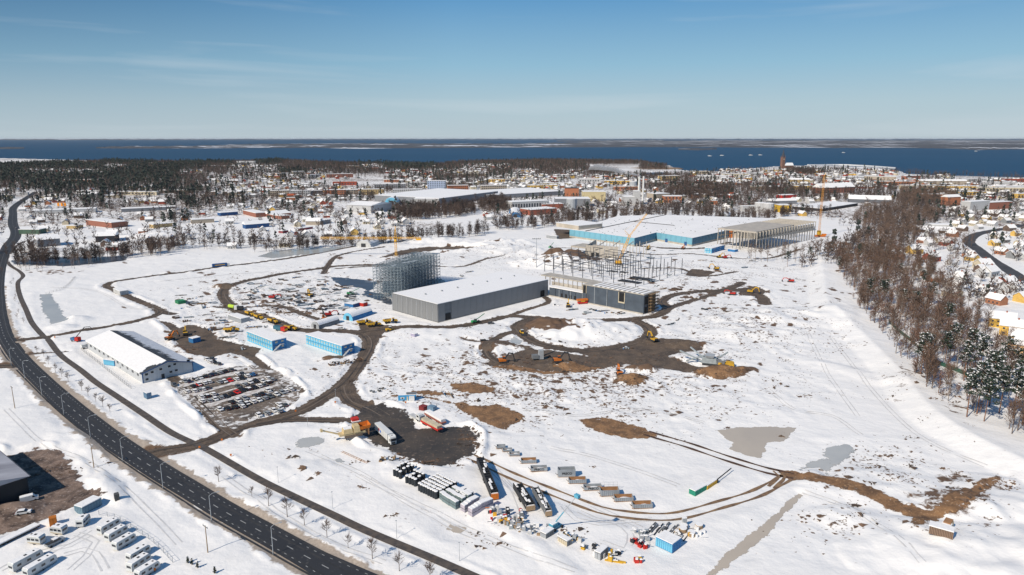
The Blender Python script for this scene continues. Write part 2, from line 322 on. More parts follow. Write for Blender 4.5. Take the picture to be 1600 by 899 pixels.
def vnoise(x, y, sc, seed=0):
    x = x / sc + seed * 17.3; y = y / sc + seed * 31.7
    xi = np.floor(x).astype(np.int64); yi = np.floor(y).astype(np.int64); fx = x - xi; fy = y - yi
    fx = fx * fx * (3 - 2 * fx); fy = fy * fy * (3 - 2 * fy)
    def h(a, b):
        q = (a * 374761393 + b * 668265263 + seed * 974711) & 0xffffffff
        q = ((q ^ (q >> 13)) * 1274126177) & 0xffffffff
        return ((q ^ (q >> 16)) & 0xffff) / 65535.
    return (h(xi, yi) * (1 - fx) + h(xi + 1, yi) * fx) * (1 - fy) + (h(xi, yi + 1) * (1 - fx) + h(xi + 1, yi + 1) * fx) * fy
# polar grid: fine near, coarse far
rad = list(100 * 1.0055 ** np.arange(0, 420)); 
while rad[-1] < 9000: rad.append(rad[-1] * 1.018)
RAD = np.array(rad); NR = len(RAD); TH = np.radians(np.arange(-46, 46.01, .15)); NT = len(TH)
RR, TT = np.meshgrid(RAD, TH, indexing='ij')
GX = (RR * np.sin(TT)).ravel(); GY = (RR * np.cos(TT)).ravel(); GP = np.stack([GX, GY], 1)
RADf = RR.ravel()
# fields
f_road = np.full(len(GP), -50.); poly_road = np.vstack([smooth_line(W(ROAD_R), 8), smooth_line(W(ROAD_L), 8)[::-1]])
i = near(GP, poly_road, 25); f_road[i] = sd_poly(GP[i], poly_road)
f_cyc = field(GP, [(CYCLE, 1.7)]); f_ex = field(GP, EXTRA_ROADS)
f_grav = field(GP, GRAVEL, MUDPOLY); f_yard = field(GP, (), [YARD]); f_park = field(GP, (), [PARK]); f_hall = field(GP, (), [HALLYARD])
f_soil = field(GP, SOILL, SOILP)
f_rut = np.full(len(GP), -50.); rut_lines = []
for L, off, hw in RUT:
    L = smooth_line(W(L), 3.0); rut_lines.append((L, off, hw)); i = near(GP, L, 25); f_rut[i] = np.maximum(f_rut[i], off + hw - d_line(GP[i], L))
f_pond = {k: field(GP, (), v) for k, v in PONDS.items()}
BLD_PADS = [[(130,548),(222,606),(310,583),(215,500)],[(600,478),(684,512),(870,464),(800,425)],[(850,458),(1005,498),(1030,485),(900,430)],[(880,372),(991,390),(1140,374),(1275,372),(1185,396),(1200,338),(1030,332),(900,345)],
 [(380,532),(426,553),(452,545),(410,522)],[(473,535),(535,562),(562,551),(500,528)],[(-80,800),(52,780),(10,740),(-80,730)],[(1015,853),(1050,870),(1070,855),(1040,845)],[(575,455),(635,475),(692,445),(640,420)],[(480,512),(600,505),(595,488),(530,490)]]
f_pad = field(GP, (), BLD_PADS)
f_all = np.maximum.reduce([f_road, f_cyc, f_grav, f_yard, f_park, f_hall, f_soil, f_rut, f_ex, f_pad] + list(f_pond.values()))
free = np.clip((-f_all - .5) / 7, 0, 1); free = free * free * (3 - 2 * free)
gx, gy = GX, GY
h = (vnoise(gx, gy, 60, 1) - .4) * 1.1 + (vnoise(gx, gy, 22, 2) - .45) * .7 + (vnoise(gx, gy, 9, 3) - .45) * .35
far = np.clip((1500 - RADf) / 700, 0, 1); h *= far
churnC = [(860,600,420,75,1.0),(1150,520,210,70,.8),(430,470,190,55,.95),(620,450,160,45,.6),(1100,430,240,50,.7),(1380,740,150,60,.65),(1300,820,110,60,.5),(780,400,160,28,.7),(330,520,90,50,.9),(460,380,300,22,.35),(960,650,300,60,.5),
          (700,800,90,30,.25),(560,740,150,30,.2),(60,740,90,40,.3),(1500,800,120,70,.4),(1230,470,90,60,.35),(1480,430,170,60,.4),(1010,400,120,30,.6)]
ppx, ppy = PX(gx, gy)
churn = np.zeros(len(gx))
for cx, cy, a, b, s in churnC: churn = np.maximum(churn, s * np.exp(-(((ppx - cx) / a) ** 2 + ((ppy - cy) / b) ** 2)))
churn = np.where(RADf > 1100, np.maximum(churn, .25), churn)
h += churn * far * (np.abs(vnoise(gx, gy, 7, 5) - .5) * 1.9 + (vnoise(gx, gy, 3.5, 6) - .5) * .7) * np.clip((900 - RADf) / 300, .2, 1)
h *= free
# heaps and banks: picture place, radii along/across (m), height (m), turn, soil shown
MOUNDS = [(925,520,26,15,5.5,.2,.0),(856,508,14,10,4.5,.3,.62),(875,516,9,6,3.5,.3,.6),(895,505,18,10,4.5,0,.16),(880,412,42,22,9,.1,.22),(912,411,18,12,7,0,.55),(868,404,17,13,9,.1,.6),(893,402,16,12,8,.1,.7),(815,395,38,26,6,0,.02),(735,388,60,28,6,0,.02),(790,383,34,18,7,0,.14),(690,378,40,20,5,0,.0),
 (1230,500,50,26,5,.2,.04),(1190,520,40,22,3.5,0,.05),(352,448,9,6,3.5,0,.45),(987,594,8,5,3.2,0,.5),(1128,584,15,6,3.8,.1,.5),(1160,580,9,5,2.5,0,.45),(1075,540,14,5,3,0,.45),(1010,578,6,4,3,0,.45),(990,577,5,4,2.5,0,.4),(880,572,10,6,2.6,0,.45),
 (1040,535,14,5,1.6,0,.3),(700,520,40,18,1.6,0,.05),(780,540,16,9,2,0,.2),(1480,790,14,9,2.2,.4,.28),(1540,765,16,8,2.2,.3,.2),(1560,800,26,14,4,0,.02),(1500,860,30,16,3.5,0,0),(1430,860,20,12,2,0,0),(1330,810,12,7,1.6,0,.12),(1340,760,30,14,1.8,0,.1),
 (790,825,30,6,1.6,-.9,0),(1600,880,30,20,4,0,0),(640,740,22,8,1.4,-.6,0),(470,735,18,8,1.1,0,.03),(395,785,25,5,1.2,0,0),(110,500,12,8,2.6,0,0),(95,512,9,6,2.0,0,0),(130,690,18,6,1.6,-.7,.02),(100,688,14,5,1.4,-.5,.04),(170,765,14,4,1.8,-.8,.02),(20,800,9,5,2,0,0),(10,790,6,5,1.5,0,0),
 (520,560,9,4,1.8,.6,.4),(590,640,6,3,1.2,0,.1),(745,690,5,9,1.6,0,.2),(735,672,10,3,1.5,0,.15),(610,710,10,4,1.3,.2,.1),(1300,575,40,8,1.5,-.9,.0),(1000,470,30,6,.8,0,.05),(905,372,20,10,2.2,0,.1),(980,370,30,6,1.5,0,0),(215,372,40,12,4,0,.05),(245,368,26,10,4,0,.04)]
soil = np.zeros(len(gx)); pondf = np.maximum.reduce(list(f_pond.values()))
for cx, cy, a, b, hh, rot, so_ in MOUNDS:
    x0, y0 = G(cx, cy); i = np.where((abs(gx - x0) < 3 * a + 3 * b) & (abs(gy - y0) < 3 * a + 3 * b))[0]
    dx, dy = gx[i] - x0, gy[i] - y0; u = (dx * math.cos(rot) + dy * math.sin(rot)) / a; v = (-dx * math.sin(rot) + dy * math.cos(rot)) / b
    r2 = u * u + v * v; wob = 1 + .55 * (vnoise(gx[i], gy[i], max(4, b * .45), 8) - .5) + .25 * (vnoise(gx[i], gy[i], 3.2, 9) - .5)
    k = np.maximum(0, 1 - r2 * .5 * wob) ** 1.5 * hh * (.7 + .6 * vnoise(gx[i], gy[i], max(3.5, b * .3), 11))
    lim = np.clip((-np.maximum.reduce([f_road[i], f_cyc[i], f_grav[i] if so_ < .2 else f_road[i], f_pad[i], f_rut[i], f_yard[i], pondf[i]])) / 3, 0, 1)
    h[i] = np.maximum(h[i], k * lim); soil[i] = np.maximum(soil[i], so_ * np.exp(-r2 * .8) * 1.35)
def bank(fld, d0, w, hh, seed):
    t = np.exp(-((-fld - d0) / w) ** 2) * hh * np.clip(vnoise(gx, gy, 6, seed) * 2.2 - .35, 0, 1.6)
    ok = (np.maximum.reduce([f_all]) < -.2) & (RADf < 900); return np.where(ok, t, 0)
h = np.maximum(h, bank(f_road, 3.2, 1.6, .55, 21)); h = np.maximum(h, bank(f_grav, 2.6, 1.5, .9, 22)); h = np.maximum(h, bank(f_yard, 3, 1.8, 1.5, 23)); h = np.maximum(h, bank(f_park, 3, 1.6, 1.2, 24)); h = np.maximum(h, bank(f_hall, 3, 1.8, 1.4, 25)); h = np.maximum(h, bank(f_cyc, 2.2, 1.2, .35, 26))
# the long bank between the white field and the wood
RIDGE = smooth_line(W([(1283,418),(1288,450),(1293,480),(1315,503),(1345,528),(1370,553),(1405,590),(1440,635),(1478,668),(1530,700),(1600,735),(1660,760)]), 6)
i = near(GP, RIDGE, 90); a, b = RIDGE[:-1], RIDGE[1:]
sgn = np.zeros(len(i)); bd = np.full(len(i), 1e9)
for p, q in zip(a, b):
    ab = q - p; t = np.clip(((GP[i] - p) @ ab) / (ab @ ab), 0, 1); d = GP[i] - p - t[:, None] * ab; dd = np.hypot(d[:, 0], d[:, 1])
    s = np.sign(ab[0] * d[:, 1] - ab[1] * d[:, 0]); m_ = dd < bd; bd = np.where(m_, dd, bd); sgn = np.where(m_, s, sgn)
sd = bd * sgn                                # the sign tells which side of the bank we are on
east = -sd if True else sd
left_h = 4.2 * np.exp(-np.maximum(0, -east) / 30); right_h = 4.2 * np.clip(1 - east / 12, 0, 1)
h[i] += np.where(east < 0, left_h, right_h) * free[i]
# soil attribute extras
for (cx, cy, a, b, s) in [(300,545,40,14,.33),(190,700,120,10,.12),(1420,600,60,45,.20),(1510,655,60,30,.2),(60,395,60,16,.32),(440,378,120,7,.3),(660,352,90,8,.28),(890,345,120,8,.26),(1490,750,55,20,.27),(1370,745,90,38,.12),(1000,555,160,22,.1),(740,560,60,22,.13),(870,600,190,30,.1),
     (1120,460,60,18,.2),(640,395,50,10,.2),(80,425,60,6,.3),(700,550,110,40,.08),(960,390,60,12,.15),(1200,380,70,15,.1),(470,460,120,35,.09),(660,560,40,20,.05),(1330,500,60,80,.0),(905,410,30,14,.3),(220,395,130,9,.2)]:
    soil = np.maximum(soil, s * np.exp(-(((ppx - cx) / a) ** 2 + ((ppy - cy) / b) ** 2)))
soil += .42 * np.exp(-((-f_road - .7) / 1.6) ** 2) * (RADf < 700) + .22 * np.exp(-((-f_road - 3) / 2.5) ** 2) * (RADf < 600)
soil += np.where(RADf > 1150, .255 + .14 * (vnoise(gx, gy, 90, 41) - .5), 0) + .05
soil += .22 * np.exp(-((-f_grav - .3) / 1.2) ** 2) * (RADf < 1000)
HG = h.reshape(NR, NT)
def hz(x, y):                                # terrain height under a point
    r = math.hypot(x, y); t = math.atan2(x, y)
    if r <= RAD[0] or r >= RAD[-2] or abs(t) > math.radians(45.8): return 0.0
    i = int(np.searchsorted(RAD, r)) - 1; fr = (r - RAD[i]) / (RAD[i + 1] - RAD[i]); jf = (t - TH[0]) / (TH[1] - TH[0]); j = int(jf); ft = jf - j
    return float((HG[i, j] * (1 - fr) + HG[i + 1, j] * fr) * (1 - ft) + (HG[i, j + 1] * (1 - fr) + HG[i + 1, j + 1] * fr) * ft)
# many small smears of earth over the building site
rs = np.random.default_rng(44)
for cx, cy, a, b, n in [(880,600,330,70,300),(900,585,200,30,90),(1150,470,200,60,130),(430,470,180,45,140),(720,560,140,60,60),(1380,740,120,50,40),(1470,430,60,30,10),(1050,430,200,40,50),(640,400,160,20,30),(1290,820,60,30,14),(340,530,70,40,20),(1250,480,70,60,16),(560,560,60,60,14)]:
    for _ in range(int(n * 1.5)):
        qx, qy = cx + rs.normal(0, a * .5), cy + rs.normal(0, b * .5); sx_ = rs.uniform(2.5, 9) * (1 + .4 * (rs.random() < .2)); sy_ = sx_ * rs.uniform(.16, .38); sh = rs.uniform(-.25, .25)
        i = np.where((abs(ppx - qx) < 4 * sx_) & (abs(ppy - qy) < 4 * sx_))[0]
        if len(i): dx, dy = ppx[i] - qx, ppy[i] - qy; soil[i] = np.maximum(soil[i], rs.uniform(.32, .55) * np.exp(-((dx / sx_) ** 2 + ((dy - sh * dx) / sy_) ** 2)))
hz_ = hz
# the shore
SHX = [-200, 0, 80, 200, 300, 400, 430, 500, 560, 620, 680, 720, 760, 860, 930, 1000, 1018, 1030, 1045, 1060, 1090, 1120, 1160, 1210, 1260, 1310, 1360, 1395, 1420, 1500, 1600, 1800]
SHY = [246, 247, 249, 252, 253.5, 252, 250, 253.5, 255, 256, 257, 253, 252, 250, 251, 252, 255.5, 257, 258, 264.5, 268, 267, 264, 260, 258.5, 259, 261, 264, 272, 274, 277, 280]
shore = np.interp(ppx, SHX, SHY)
land = (ppy > shore) & (ppy > 230)
quad = np.arange(NR * NT).reshape(NR, NT)
QF = np.stack([quad[:-1, :-1].ravel(), quad[:-1, 1:].ravel(), quad[1:, 1:].ravel(), quad[1:, :-1].ravel()], 1)[:, ::-1]
def grid_obj(name, mask_faces, z, attrs, mat, smooth=True):
    fc = QF[mask_faces]; used, inv = np.unique(fc, return_inverse=True); fc = inv.reshape(fc.shape)
    o = raw(name, np.stack([GX[used], GY[used], z[used]], 1), fc, mat, smooth=smooth)
    for k, a in attrs.items():
        at = o.data.attributes.new(k, 'FLOAT', 'POINT'); at.data.foreach_set('value', a[used].astype(np.float32))
    return o
shz = np.where(land, 0, -4.0)
g = grid_obj('snowy_ground', land[QF].any(1), h + shz, {'soil': soil, 'churn': churn, 'sand': np.clip(1 - (-f_road - 5) / 3, 0, 1) * (f_grav < -2)}, ground_mat()); tag(g, 'snow covered ground of the building site, fields and town', kind='structure')
def cover(name, fld, mat, z, label, margin=5, kind='structure'):
    mk = (fld[QF].max(1) > -margin) & land[QF].all(1)
    return tag(grid_obj(name, mk, h + z, {'edge': fld}, mat), label, kind=kind)
gravel_mat = sheet_mat('gravel_mud', (.135, .098, .07), (.070, .054, .043), (.20, .155, .12), sc=.14, snow=.07, amp=1.4, big=1.6)
cover('gravel_road', f_grav, gravel_mat, .05, 'brown muddy haul roads winding round the construction site')
cover('gravel_yard', f_yard, sheet_mat('yard_dirt', (.075, .062, .052), (.042, .039, .038), (.16, .12, .095), sc=.09, amp=2.4, snow=.10, big=5), .09, 'dark mud lorry yard in the middle foreground')
cover('car_park', f_park, sheet_mat('carpark_dirt', (.20, .155, .12), (.085, .07, .06), (.40, .36, .32), sc=.12, amp=1.6, snow=.27, big=3), .07, 'muddy gravel car park beside the grey hall')
cover('hall_yard', f_hall, sheet_mat('hall_dirt', (.24, .17, .13), (.06, .042, .035), (.42, .34, .29), sc=.16, amp=2.0, snow=.09, big=5), .07, 'brown muddy yard beside the dark hall bottom left')
cover('bare_soil', f_soil, sheet_mat('orange_soil', (.28, .155, .075), (.13, .075, .042), (.42, .26, .14), sc=.2, amp=2.0, snow=.12, big=2.2), .10, 'orange brown soil road and patches in the snow')
cover('muddy_pond', f_pond['muddy'], sheet_mat('muddy_water', (.50, .43, .345), (.44, .38, .31), None, sc=.03, amp=1.5, nsc=.2, gloss=.12, soft=3, big=1.6), .06, 'beige meltwater ponds and ditch in the snow')
cover('ice_pond', f_pond['ice'], sheet_mat('grey_ice', (.47, .465, .44), (.38, .385, .375), None, sc=.04, amp=2.2, nsc=.25, gloss=.2, soft=2, snow=.05, big=3), .07, 'grey slush ice ponds in the snow')
cover('slate_pond', f_pond['slate'], sheet_mat('slate_water', (.05, .06, .085), (.035, .04, .055), None, sc=.05, amp=3.4, nsc=.12, gloss=.3, soft=2, snow=.16), .08, 'dark wet ground and the canal')
cover('side_road', f_ex, sheet_mat('side_asphalt', (.07, .07, .075), (.045, .045, .05), (.12, .11, .11), sc=.1, amp=.5), .06, 'asphalt street curving through the houses on the right')
def strip(name, A, B, mat, z, label):       # a sheet between two matched lines
    n = len(A); V = np.vstack([A, B]); V = np.column_stack([V, np.full(len(V), z)])
    fc = np.array([(k, k + 1, n + k + 1, n + k) for k in range(n - 1)])[:, ::-1]
    if np.cross(B[0] - A[0], A[1] - A[0]) > 0: fc = fc[:, ::-1]
    o = raw(name, V, fc, mat); return tag(o, label, kind='structure') if label else o
def resample(L, n):
    d = np.r_[0, np.cumsum(np.hypot(*np.diff(L, axis=0).T))]; t = np.linspace(0, d[-1], n)
    return np.stack([np.interp(t, d, L[:, 0]), np.interp(t, d, L[:, 1])], 1)
def offset(L, o):
    t = np.gradient(L, axis=0); t /= np.hypot(t[:, 0], t[:, 1])[:, None]; return L + np.stack([-t[:, 1], t[:, 0]], 1) * o
LR, LL = smooth_line(W(ROAD_R), 5), smooth_line(W(ROAD_L), 5)
def project_pairs(A, Bl):                   # for each point of A the nearest point on Bl, so cross sections stay square
    out = []
    Bf = resample(Bl, 3000)
    for p in A: out.append(Bf[np.argmin(((Bf - p) ** 2).sum(1))])
    return np.array(out)
A = resample(LR, 420); B = project_pairs(A, LL); MID = (A + B) / 2
for _ in range(6): MID[1:-1] = (MID[:-2] + MID[1:-1] * 2 + MID[2:]) / 4
wid = np.hypot(*(A - B).T); wid = np.convolve(np.pad(wid, 8, 'edge'), np.ones(17) / 17, 'valid') / 2
tn = np.gradient(MID, axis=0); tn /= np.hypot(tn[:, 0], tn[:, 1])[:, None]; nn = np.stack([-tn[:, 1], tn[:, 0]], 1)
sgn_ = 1 if ((A - MID) * nn).sum() > 0 else -1
EA, EB = MID + nn * (wid * sgn_)[:, None], MID - nn * (wid * sgn_)[:, None]
def road_asphalt():
    m = bpy.data.materials.new('road_asphalt'); m.use_nodes = True; n = m.node_tree; b = n.nodes['Principled BSDF']; b.inputs['Roughness'].default_value = .75
    t = n.nodes.new('ShaderNodeTexCoord').outputs['Object']
    c = mixc(n, noise(n, .05, 6, t), (.016, .017, .02), (.034, .034, .038)); c = mixc(n, math_node(n, 'MULTIPLY', math_node(n, 'SUBTRACT', noise(n, .6, 5, t), .6), 4, True), c, (.085, .08, .078))
    n.links.new(c, b.inputs['Base Color']); return m
RA = road_asphalt()
strip('asphalt_road', EA, EB, RA, .16, 'black asphalt main road curving along the left side')
def mark(L, off, w, dash, gap, name, label, z=.175, wscale=None):
    P = offset(L, 0) + nn * off[:, None]; d = np.r_[0, np.cumsum(np.hypot(*np.diff(P, axis=0).T))]
    V, Fc = [], []; s = 0.0
    while s + dash < d[-1]:
        q = []
        for u in (s, s + dash):
            c = np.array([np.interp(u, d, P[:, 0]), np.interp(u, d, P[:, 1])]); k = min(len(nn) - 1, int(np.searchsorted(d, u))); q += [c - nn[k] * w / 2, c + nn[k] * w / 2]
        o = len(V); V += [(x, y, z) for x, y in q]; Fc.append((o, o + 1, o + 3, o + 2)); s += dash + gap
    Fc = np.array(Fc); V = np.array(V)
    if np.cross(V[Fc[0][1]][:2] - V[Fc[0][0]][:2], V[Fc[0][2]][:2] - V[Fc[0][1]][:2]) < 0: Fc = Fc[:, ::-1]
    tag(raw(name, V, Fc, worn_paint), label, kind='structure')
mark(MID, wid * 0 - .2 * sgn_, .28, 3, 5, 'lane_marking', 'white dashed centre line of the main road')
mark(MID, -(wid - 1.4) * sgn_, .22, 1, 2.4, 'edge_marking', 'white short dashed left edge line of the main road'); mark(MID, (wid - 1.4) * sgn_, .20, 1, 2.4, 'edge_marking', 'white short dashed right edge line of the main road')
CL = smooth_line(W(CYCLE), 4)
cyc_mat = M('path_asphalt', (.12, .095, .075), (.055, .048, .045), sc=.5, lo=.3, hi=.7)
strip('cycle_path', offset(CL, 1.6), offset(CL, -1.6), cyc_mat, .12, 'narrow brown cleared footpath beside the main road')
wear = M('tyre_wear', (.045, .044, .044), (.026, .026, .028), sc=.25)
for k_, off in enumerate((-5.2, -2.9, 1.7, 4.2)):
    strip('tyre_wear', MID + nn * (off + .35) * sgn_, MID + nn * (off - .35) * sgn_, wear, .166, 'slightly paler worn wheel lane of the asphalt road')
tw_a, tw_b = M('wheel_mud_light', (.19, .145, .11), (.13, .10, .075), sc=.2), M('wheel_mud_dark', (.045, .036, .030), (.07, .055, .044), sc=.2)
for n_, (L, hw) in enumerate(GRAVEL):
    if hw < 3: continue
    L = smooth_line(W(L), 5)
    for k_, (o_, w_, m_) in enumerate(((-.55, .5, tw_b), (-.2, .35, tw_a), (.22, .45, tw_b), (.6, .3, tw_a))):
        ph = random.uniform(0, 6); C0 = offset(L, 0); t_ = np.gradient(L, axis=0); t_ /= np.hypot(t_[:, 0], t_[:, 1])[:, None]; nrm = np.stack([-t_[:, 1], t_[:, 0]], 1)
        oo = (o_ * hw + .5 * np.sin(np.arange(len(L)) * .21 + ph))[:, None]; ww_ = (w_ * np.clip(.5 + np.sin(np.arange(len(L)) * .37 + ph * 2), .08, 1))[:, None]
        strip('wheel_rut', L + nrm * (oo + ww_), L + nrm * (oo - ww_), m_, .115 + .003 * k_ + .0007 * n_, 'wheel rut pressed into the mud of the haul road')
def zp(x, y): return 270 + x / 8, 560 + y / 8
lane = M('packed_lane', (.66, .63, .60), (.40, .35, .31), sc=.5, lo=.38, hi=.58)
for k_, (P, w_) in enumerate([([(110, 350), (420, 270), (800, 190), (1030, 150)], 2.2), ([(230, 462), (600, 360), (900, 285), (1150, 225)], 2.0), ([(430, 600), (700, 515), (1050, 420), (1330, 330)], 2.2), ([(330, 520), (560, 450), (800, 380)], .7), ([(640, 590), (1000, 500), (1250, 420)], .6)]):
    L = smooth_line(W([zp(*q) for q in P]), 3); w2 = w_ * (1 + .35 * np.sin(np.arange(len(L)) * .9 + k_) + .2 * np.sin(np.arange(len(L)) * 2.3)); t_ = np.gradient(L, axis=0); t_ /= np.hypot(t_[:, 0], t_[:, 1])[:, None]; nrm = np.stack([-t_[:, 1], t_[:, 0]], 1)
    strip('packed_snow_lane', L + nrm * w2[:, None], L - nrm * w2[:, None], lane, .19 + .004 * k_, 'pale packed snow lane between the car rows')
stm = M('tyre_marked_snow', (.66, .65, .64), (.54, .53, .52), sc=.5)
for k_, P in enumerate([[(905, 800), (930, 812), (960, 818), (985, 838), (975, 862), (940, 850)], [(925, 790), (960, 806), (1000, 826), (1010, 850)], [(880, 792), (900, 815), (935, 822), (980, 815), (1020, 812)], [(775, 735), (800, 765), (815, 800)], [(765, 730), (795, 762), (840, 800), (860, 790)],
    [(100, 870), (130, 862), (150, 868), (165, 892)], [(110, 893), (135, 872), (150, 850), (120, 838)], [(0, 892), (50, 868), (110, 856), (140, 840)], [(80, 865), (120, 845), (140, 832)], [(560, 745), (620, 775), (700, 812), (800, 860), (900, 895)], [(480, 705), (560, 740), (640, 790), (760, 850)], [(1255, 770), (1330, 800), (1400, 850), (1440, 890)], [(600, 880), (520, 850), (430, 800), (350, 745)],
    [(1200, 610), (1240, 640), (1300, 650), (1345, 680)], [(1300, 530), (1330, 570), (1390, 640), (1450, 690), (1540, 730)], [(1260, 520), (1290, 580), (1340, 650)], [(590, 560), (620, 580), (700, 590), (760, 600)], [(360, 600 - 40), (410, 585), (450, 620)], [(80, 450), (150, 455), (200, 480), (240, 483)], [(250, 440), (350, 430), (420, 425)], [(10, 640), (60, 690), (130, 720), (200, 770), (280, 850)], [(820, 640), (900, 650), (1000, 640), (1100, 660)], [(860, 700), (930, 715), (1010, 740), (1060, 760)]]):
    L = smooth_line(W(P), 4); t_ = np.gradient(L, axis=0); t_ /= np.hypot(t_[:, 0], t_[:, 1])[:, None]; nrm = np.stack([-t_[:, 1], t_[:, 0]], 1)
    for s in (-1, 1):
        w2 = .24 * (.6 + .6 * np.abs(np.sin(np.arange(len(L)) * .7 + k_))); V = []; 
        c0 = L + nrm * .95 * s; a_, b_ = c0 + nrm * w2[:, None], c0 - nrm * w2[:, None]; n = len(L); V = np.vstack([a_, b_]); i3 = []
        zz = np.array([hz_(x_, y_) for x_, y_ in V]) + .05 + .003 * (k_ % 5)
        o_ = raw('snow_track', np.column_stack([V, zz]), np.array([(q, q + 1, n + q + 1, n + q) for q in range(n - 1)])[:, ::-1], stm); tag(o_, 'faint tyre track pressed into the snow', kind='structure')
rutm = M('rut_soil', (.27, .17, .09), (.13, .08, .05), sc=.4); rutd = M('rut_dark', (.10, .05, .03), (.05, .03, .02), sc=.4)
for n_, (L, off, hw) in enumerate(rut_lines):
    wob = np.array([random.uniform(-.15, .15) for _ in L])
    for s in (-1, 1):
        C0 = offset(L, s * off) + 0; w_ = hw * (1 + .35 * np.sin(np.arange(len(L)) * 1.3)) + wob * .5
        t_ = np.gradient(C0, axis=0); t_ /= np.hypot(t_[:, 0], t_[:, 1])[:, None]; nrm = np.stack([-t_[:, 1], t_[:, 0]], 1)
        strip('tyre_track', C0 + nrm * w_[:, None], C0 - nrm * w_[:, None], rutd if n_ == 1 else rutm, .13 + .004 * n_ + .002 * s, 'brown wheel track across the snow')
# water and far land
def lake_mat():
    m = bpy.data.materials.new('lake_water'); m.use_nodes = True; n = m.node_tree; b = n.nodes['Principled BSDF']
    t = n.nodes.new('ShaderNodeTexCoord').outputs['Object']; mp_ = n.nodes.new('ShaderNodeMapping'); mp_.inputs['Scale'].default_value = (.35, 1, 1); n.links.new(t, mp_.inputs[0])
    c = mixc(n, noise(n, .0012, 5, mp_.outputs[0]), (.010, .044, .092), (.016, .062, .120)); n.links.new(c, b.inputs['Base Color'])
    b.inputs['Roughness'].default_value = .55; b.inputs['Specular IOR Level'].default_value = .12
    bp = n.nodes.new('ShaderNodeBump'); bp.inputs['Distance'].default_value = .6; n.links.new(noise(n, .12, 4, mp_.outputs[0]), bp.inputs['Height']); n.links.new(bp.outputs[0], b.inputs['Normal']); return m
R2 = 60000; aa = np.radians(np.linspace(-50, 50, 41))
V = [(0, 1500, -2)] + [(R2 * math.sin(t), R2 * math.cos(t), -2) for t in aa]
V = np.array([(1500 * math.sin(t), 1500 * math.cos(t), -2) for t in aa] + [(R2 * math.sin(t), R2 * math.cos(t), -2) for t in aa])
tag(raw('lake_water', V, np.array([(k, 41 + k, 42 + k, k + 1) for k in range(40)])[:, ::-1], lake_mat()), 'deep blue lake reaching to the horizon', kind='structure')
def farland_mat():
    m = bpy.data.materials.new('far_land'); m.use_nodes = True; n = m.node_tree; b = n.nodes['Principled BSDF']; b.inputs['Roughness'].default_value = .9
    t = n.nodes.new('ShaderNodeTexCoord').outputs['Object']
    f = math_node(n, 'MULTIPLY', math_node(n, 'SUBTRACT', noise(n, .0007, 7, t, .62), .54), 14, True)
    c = mixc(n, noise(n, .003, 4, t), (.035, .042, .05), (.075, .066, .066)); n.links.new(mixc(n, f, c, (.62, .63, .66)), b.inputs['Base Color']); return m
FLM = farland_mat()
def far_land(name, near_, far_, top, label):
    xs = np.arange(near_[0][0], near_[-1][0] + .1, 6.0)
    yn = np.interp(xs, *zip(*near_)); yf = np.interp(xs, *zip(*far_)); n = len(xs); V = []
    for j, (x, a) in enumerate(zip(xs, yn)):
        for k in range(5):
            t = k / 4; y = a * (1 - t) + yf[j] * t + (0 if 0 < k < 4 else 0); p = G(x, y + random.uniform(-.12, .12))
            V.append((p[0], p[1], -3 if k == 0 else top * random.uniform(.3, 1) * (1 if k < 4 else 1.3)))
    fc = np.array([(j * 5 + k, (j + 1) * 5 + k, (j + 1) * 5 + k + 1, j * 5 + k + 1) for j in range(n - 1) for k in range(4)])
    tag(raw(name, np.array(V), fc, FLM), label, kind='structure')
# the old water line
far_land('peninsula', [(150,231.8),(190,232),(300,232),(430,231.4),(500,231.2),(545,232.8),(620,231.8),(800,231),(1000,230),(1100,230.4),(1290,231.5),(1400,231.5),(1480,232.5),(1530,234.8),(1600,233.5),(1740,234)],
         [(150,231.2),(300,229.2),(400,226.5),(500,225.5),(600,225),(800,225.5),(880,224),(960,221.5),(1100,220),(1740,219.5)], 14, 'dark wooded peninsula with snowy fields across the lake')
far_land('island', [(870,221.5),(950,221.8),(1040,221)], [(870,220.4),(950,220),(1040,219.6)], 16, 'low island beyond the peninsula')
far_land('island', [(1060,234),(1090,235),(1120,233.5)], [(1060,233.2),(1090,232.8),(1120,232.6)], 10, 'small dark wooded island in front of the peninsula')
far_land('island', [(-100,233),(20,232.6),(42,232)], [(-100,231.8),(20,231.4),(42,231.4)], 12, 'low island at the left edge of the lake')
far_land('far_shore', [(-400,218.9),(200,218.8),(400,218.2),(900,217.8),(1740,218)], [(-400,218.2),(400,217.5),(1740,217.4)], 24, 'dark line of the far shore on the horizon')
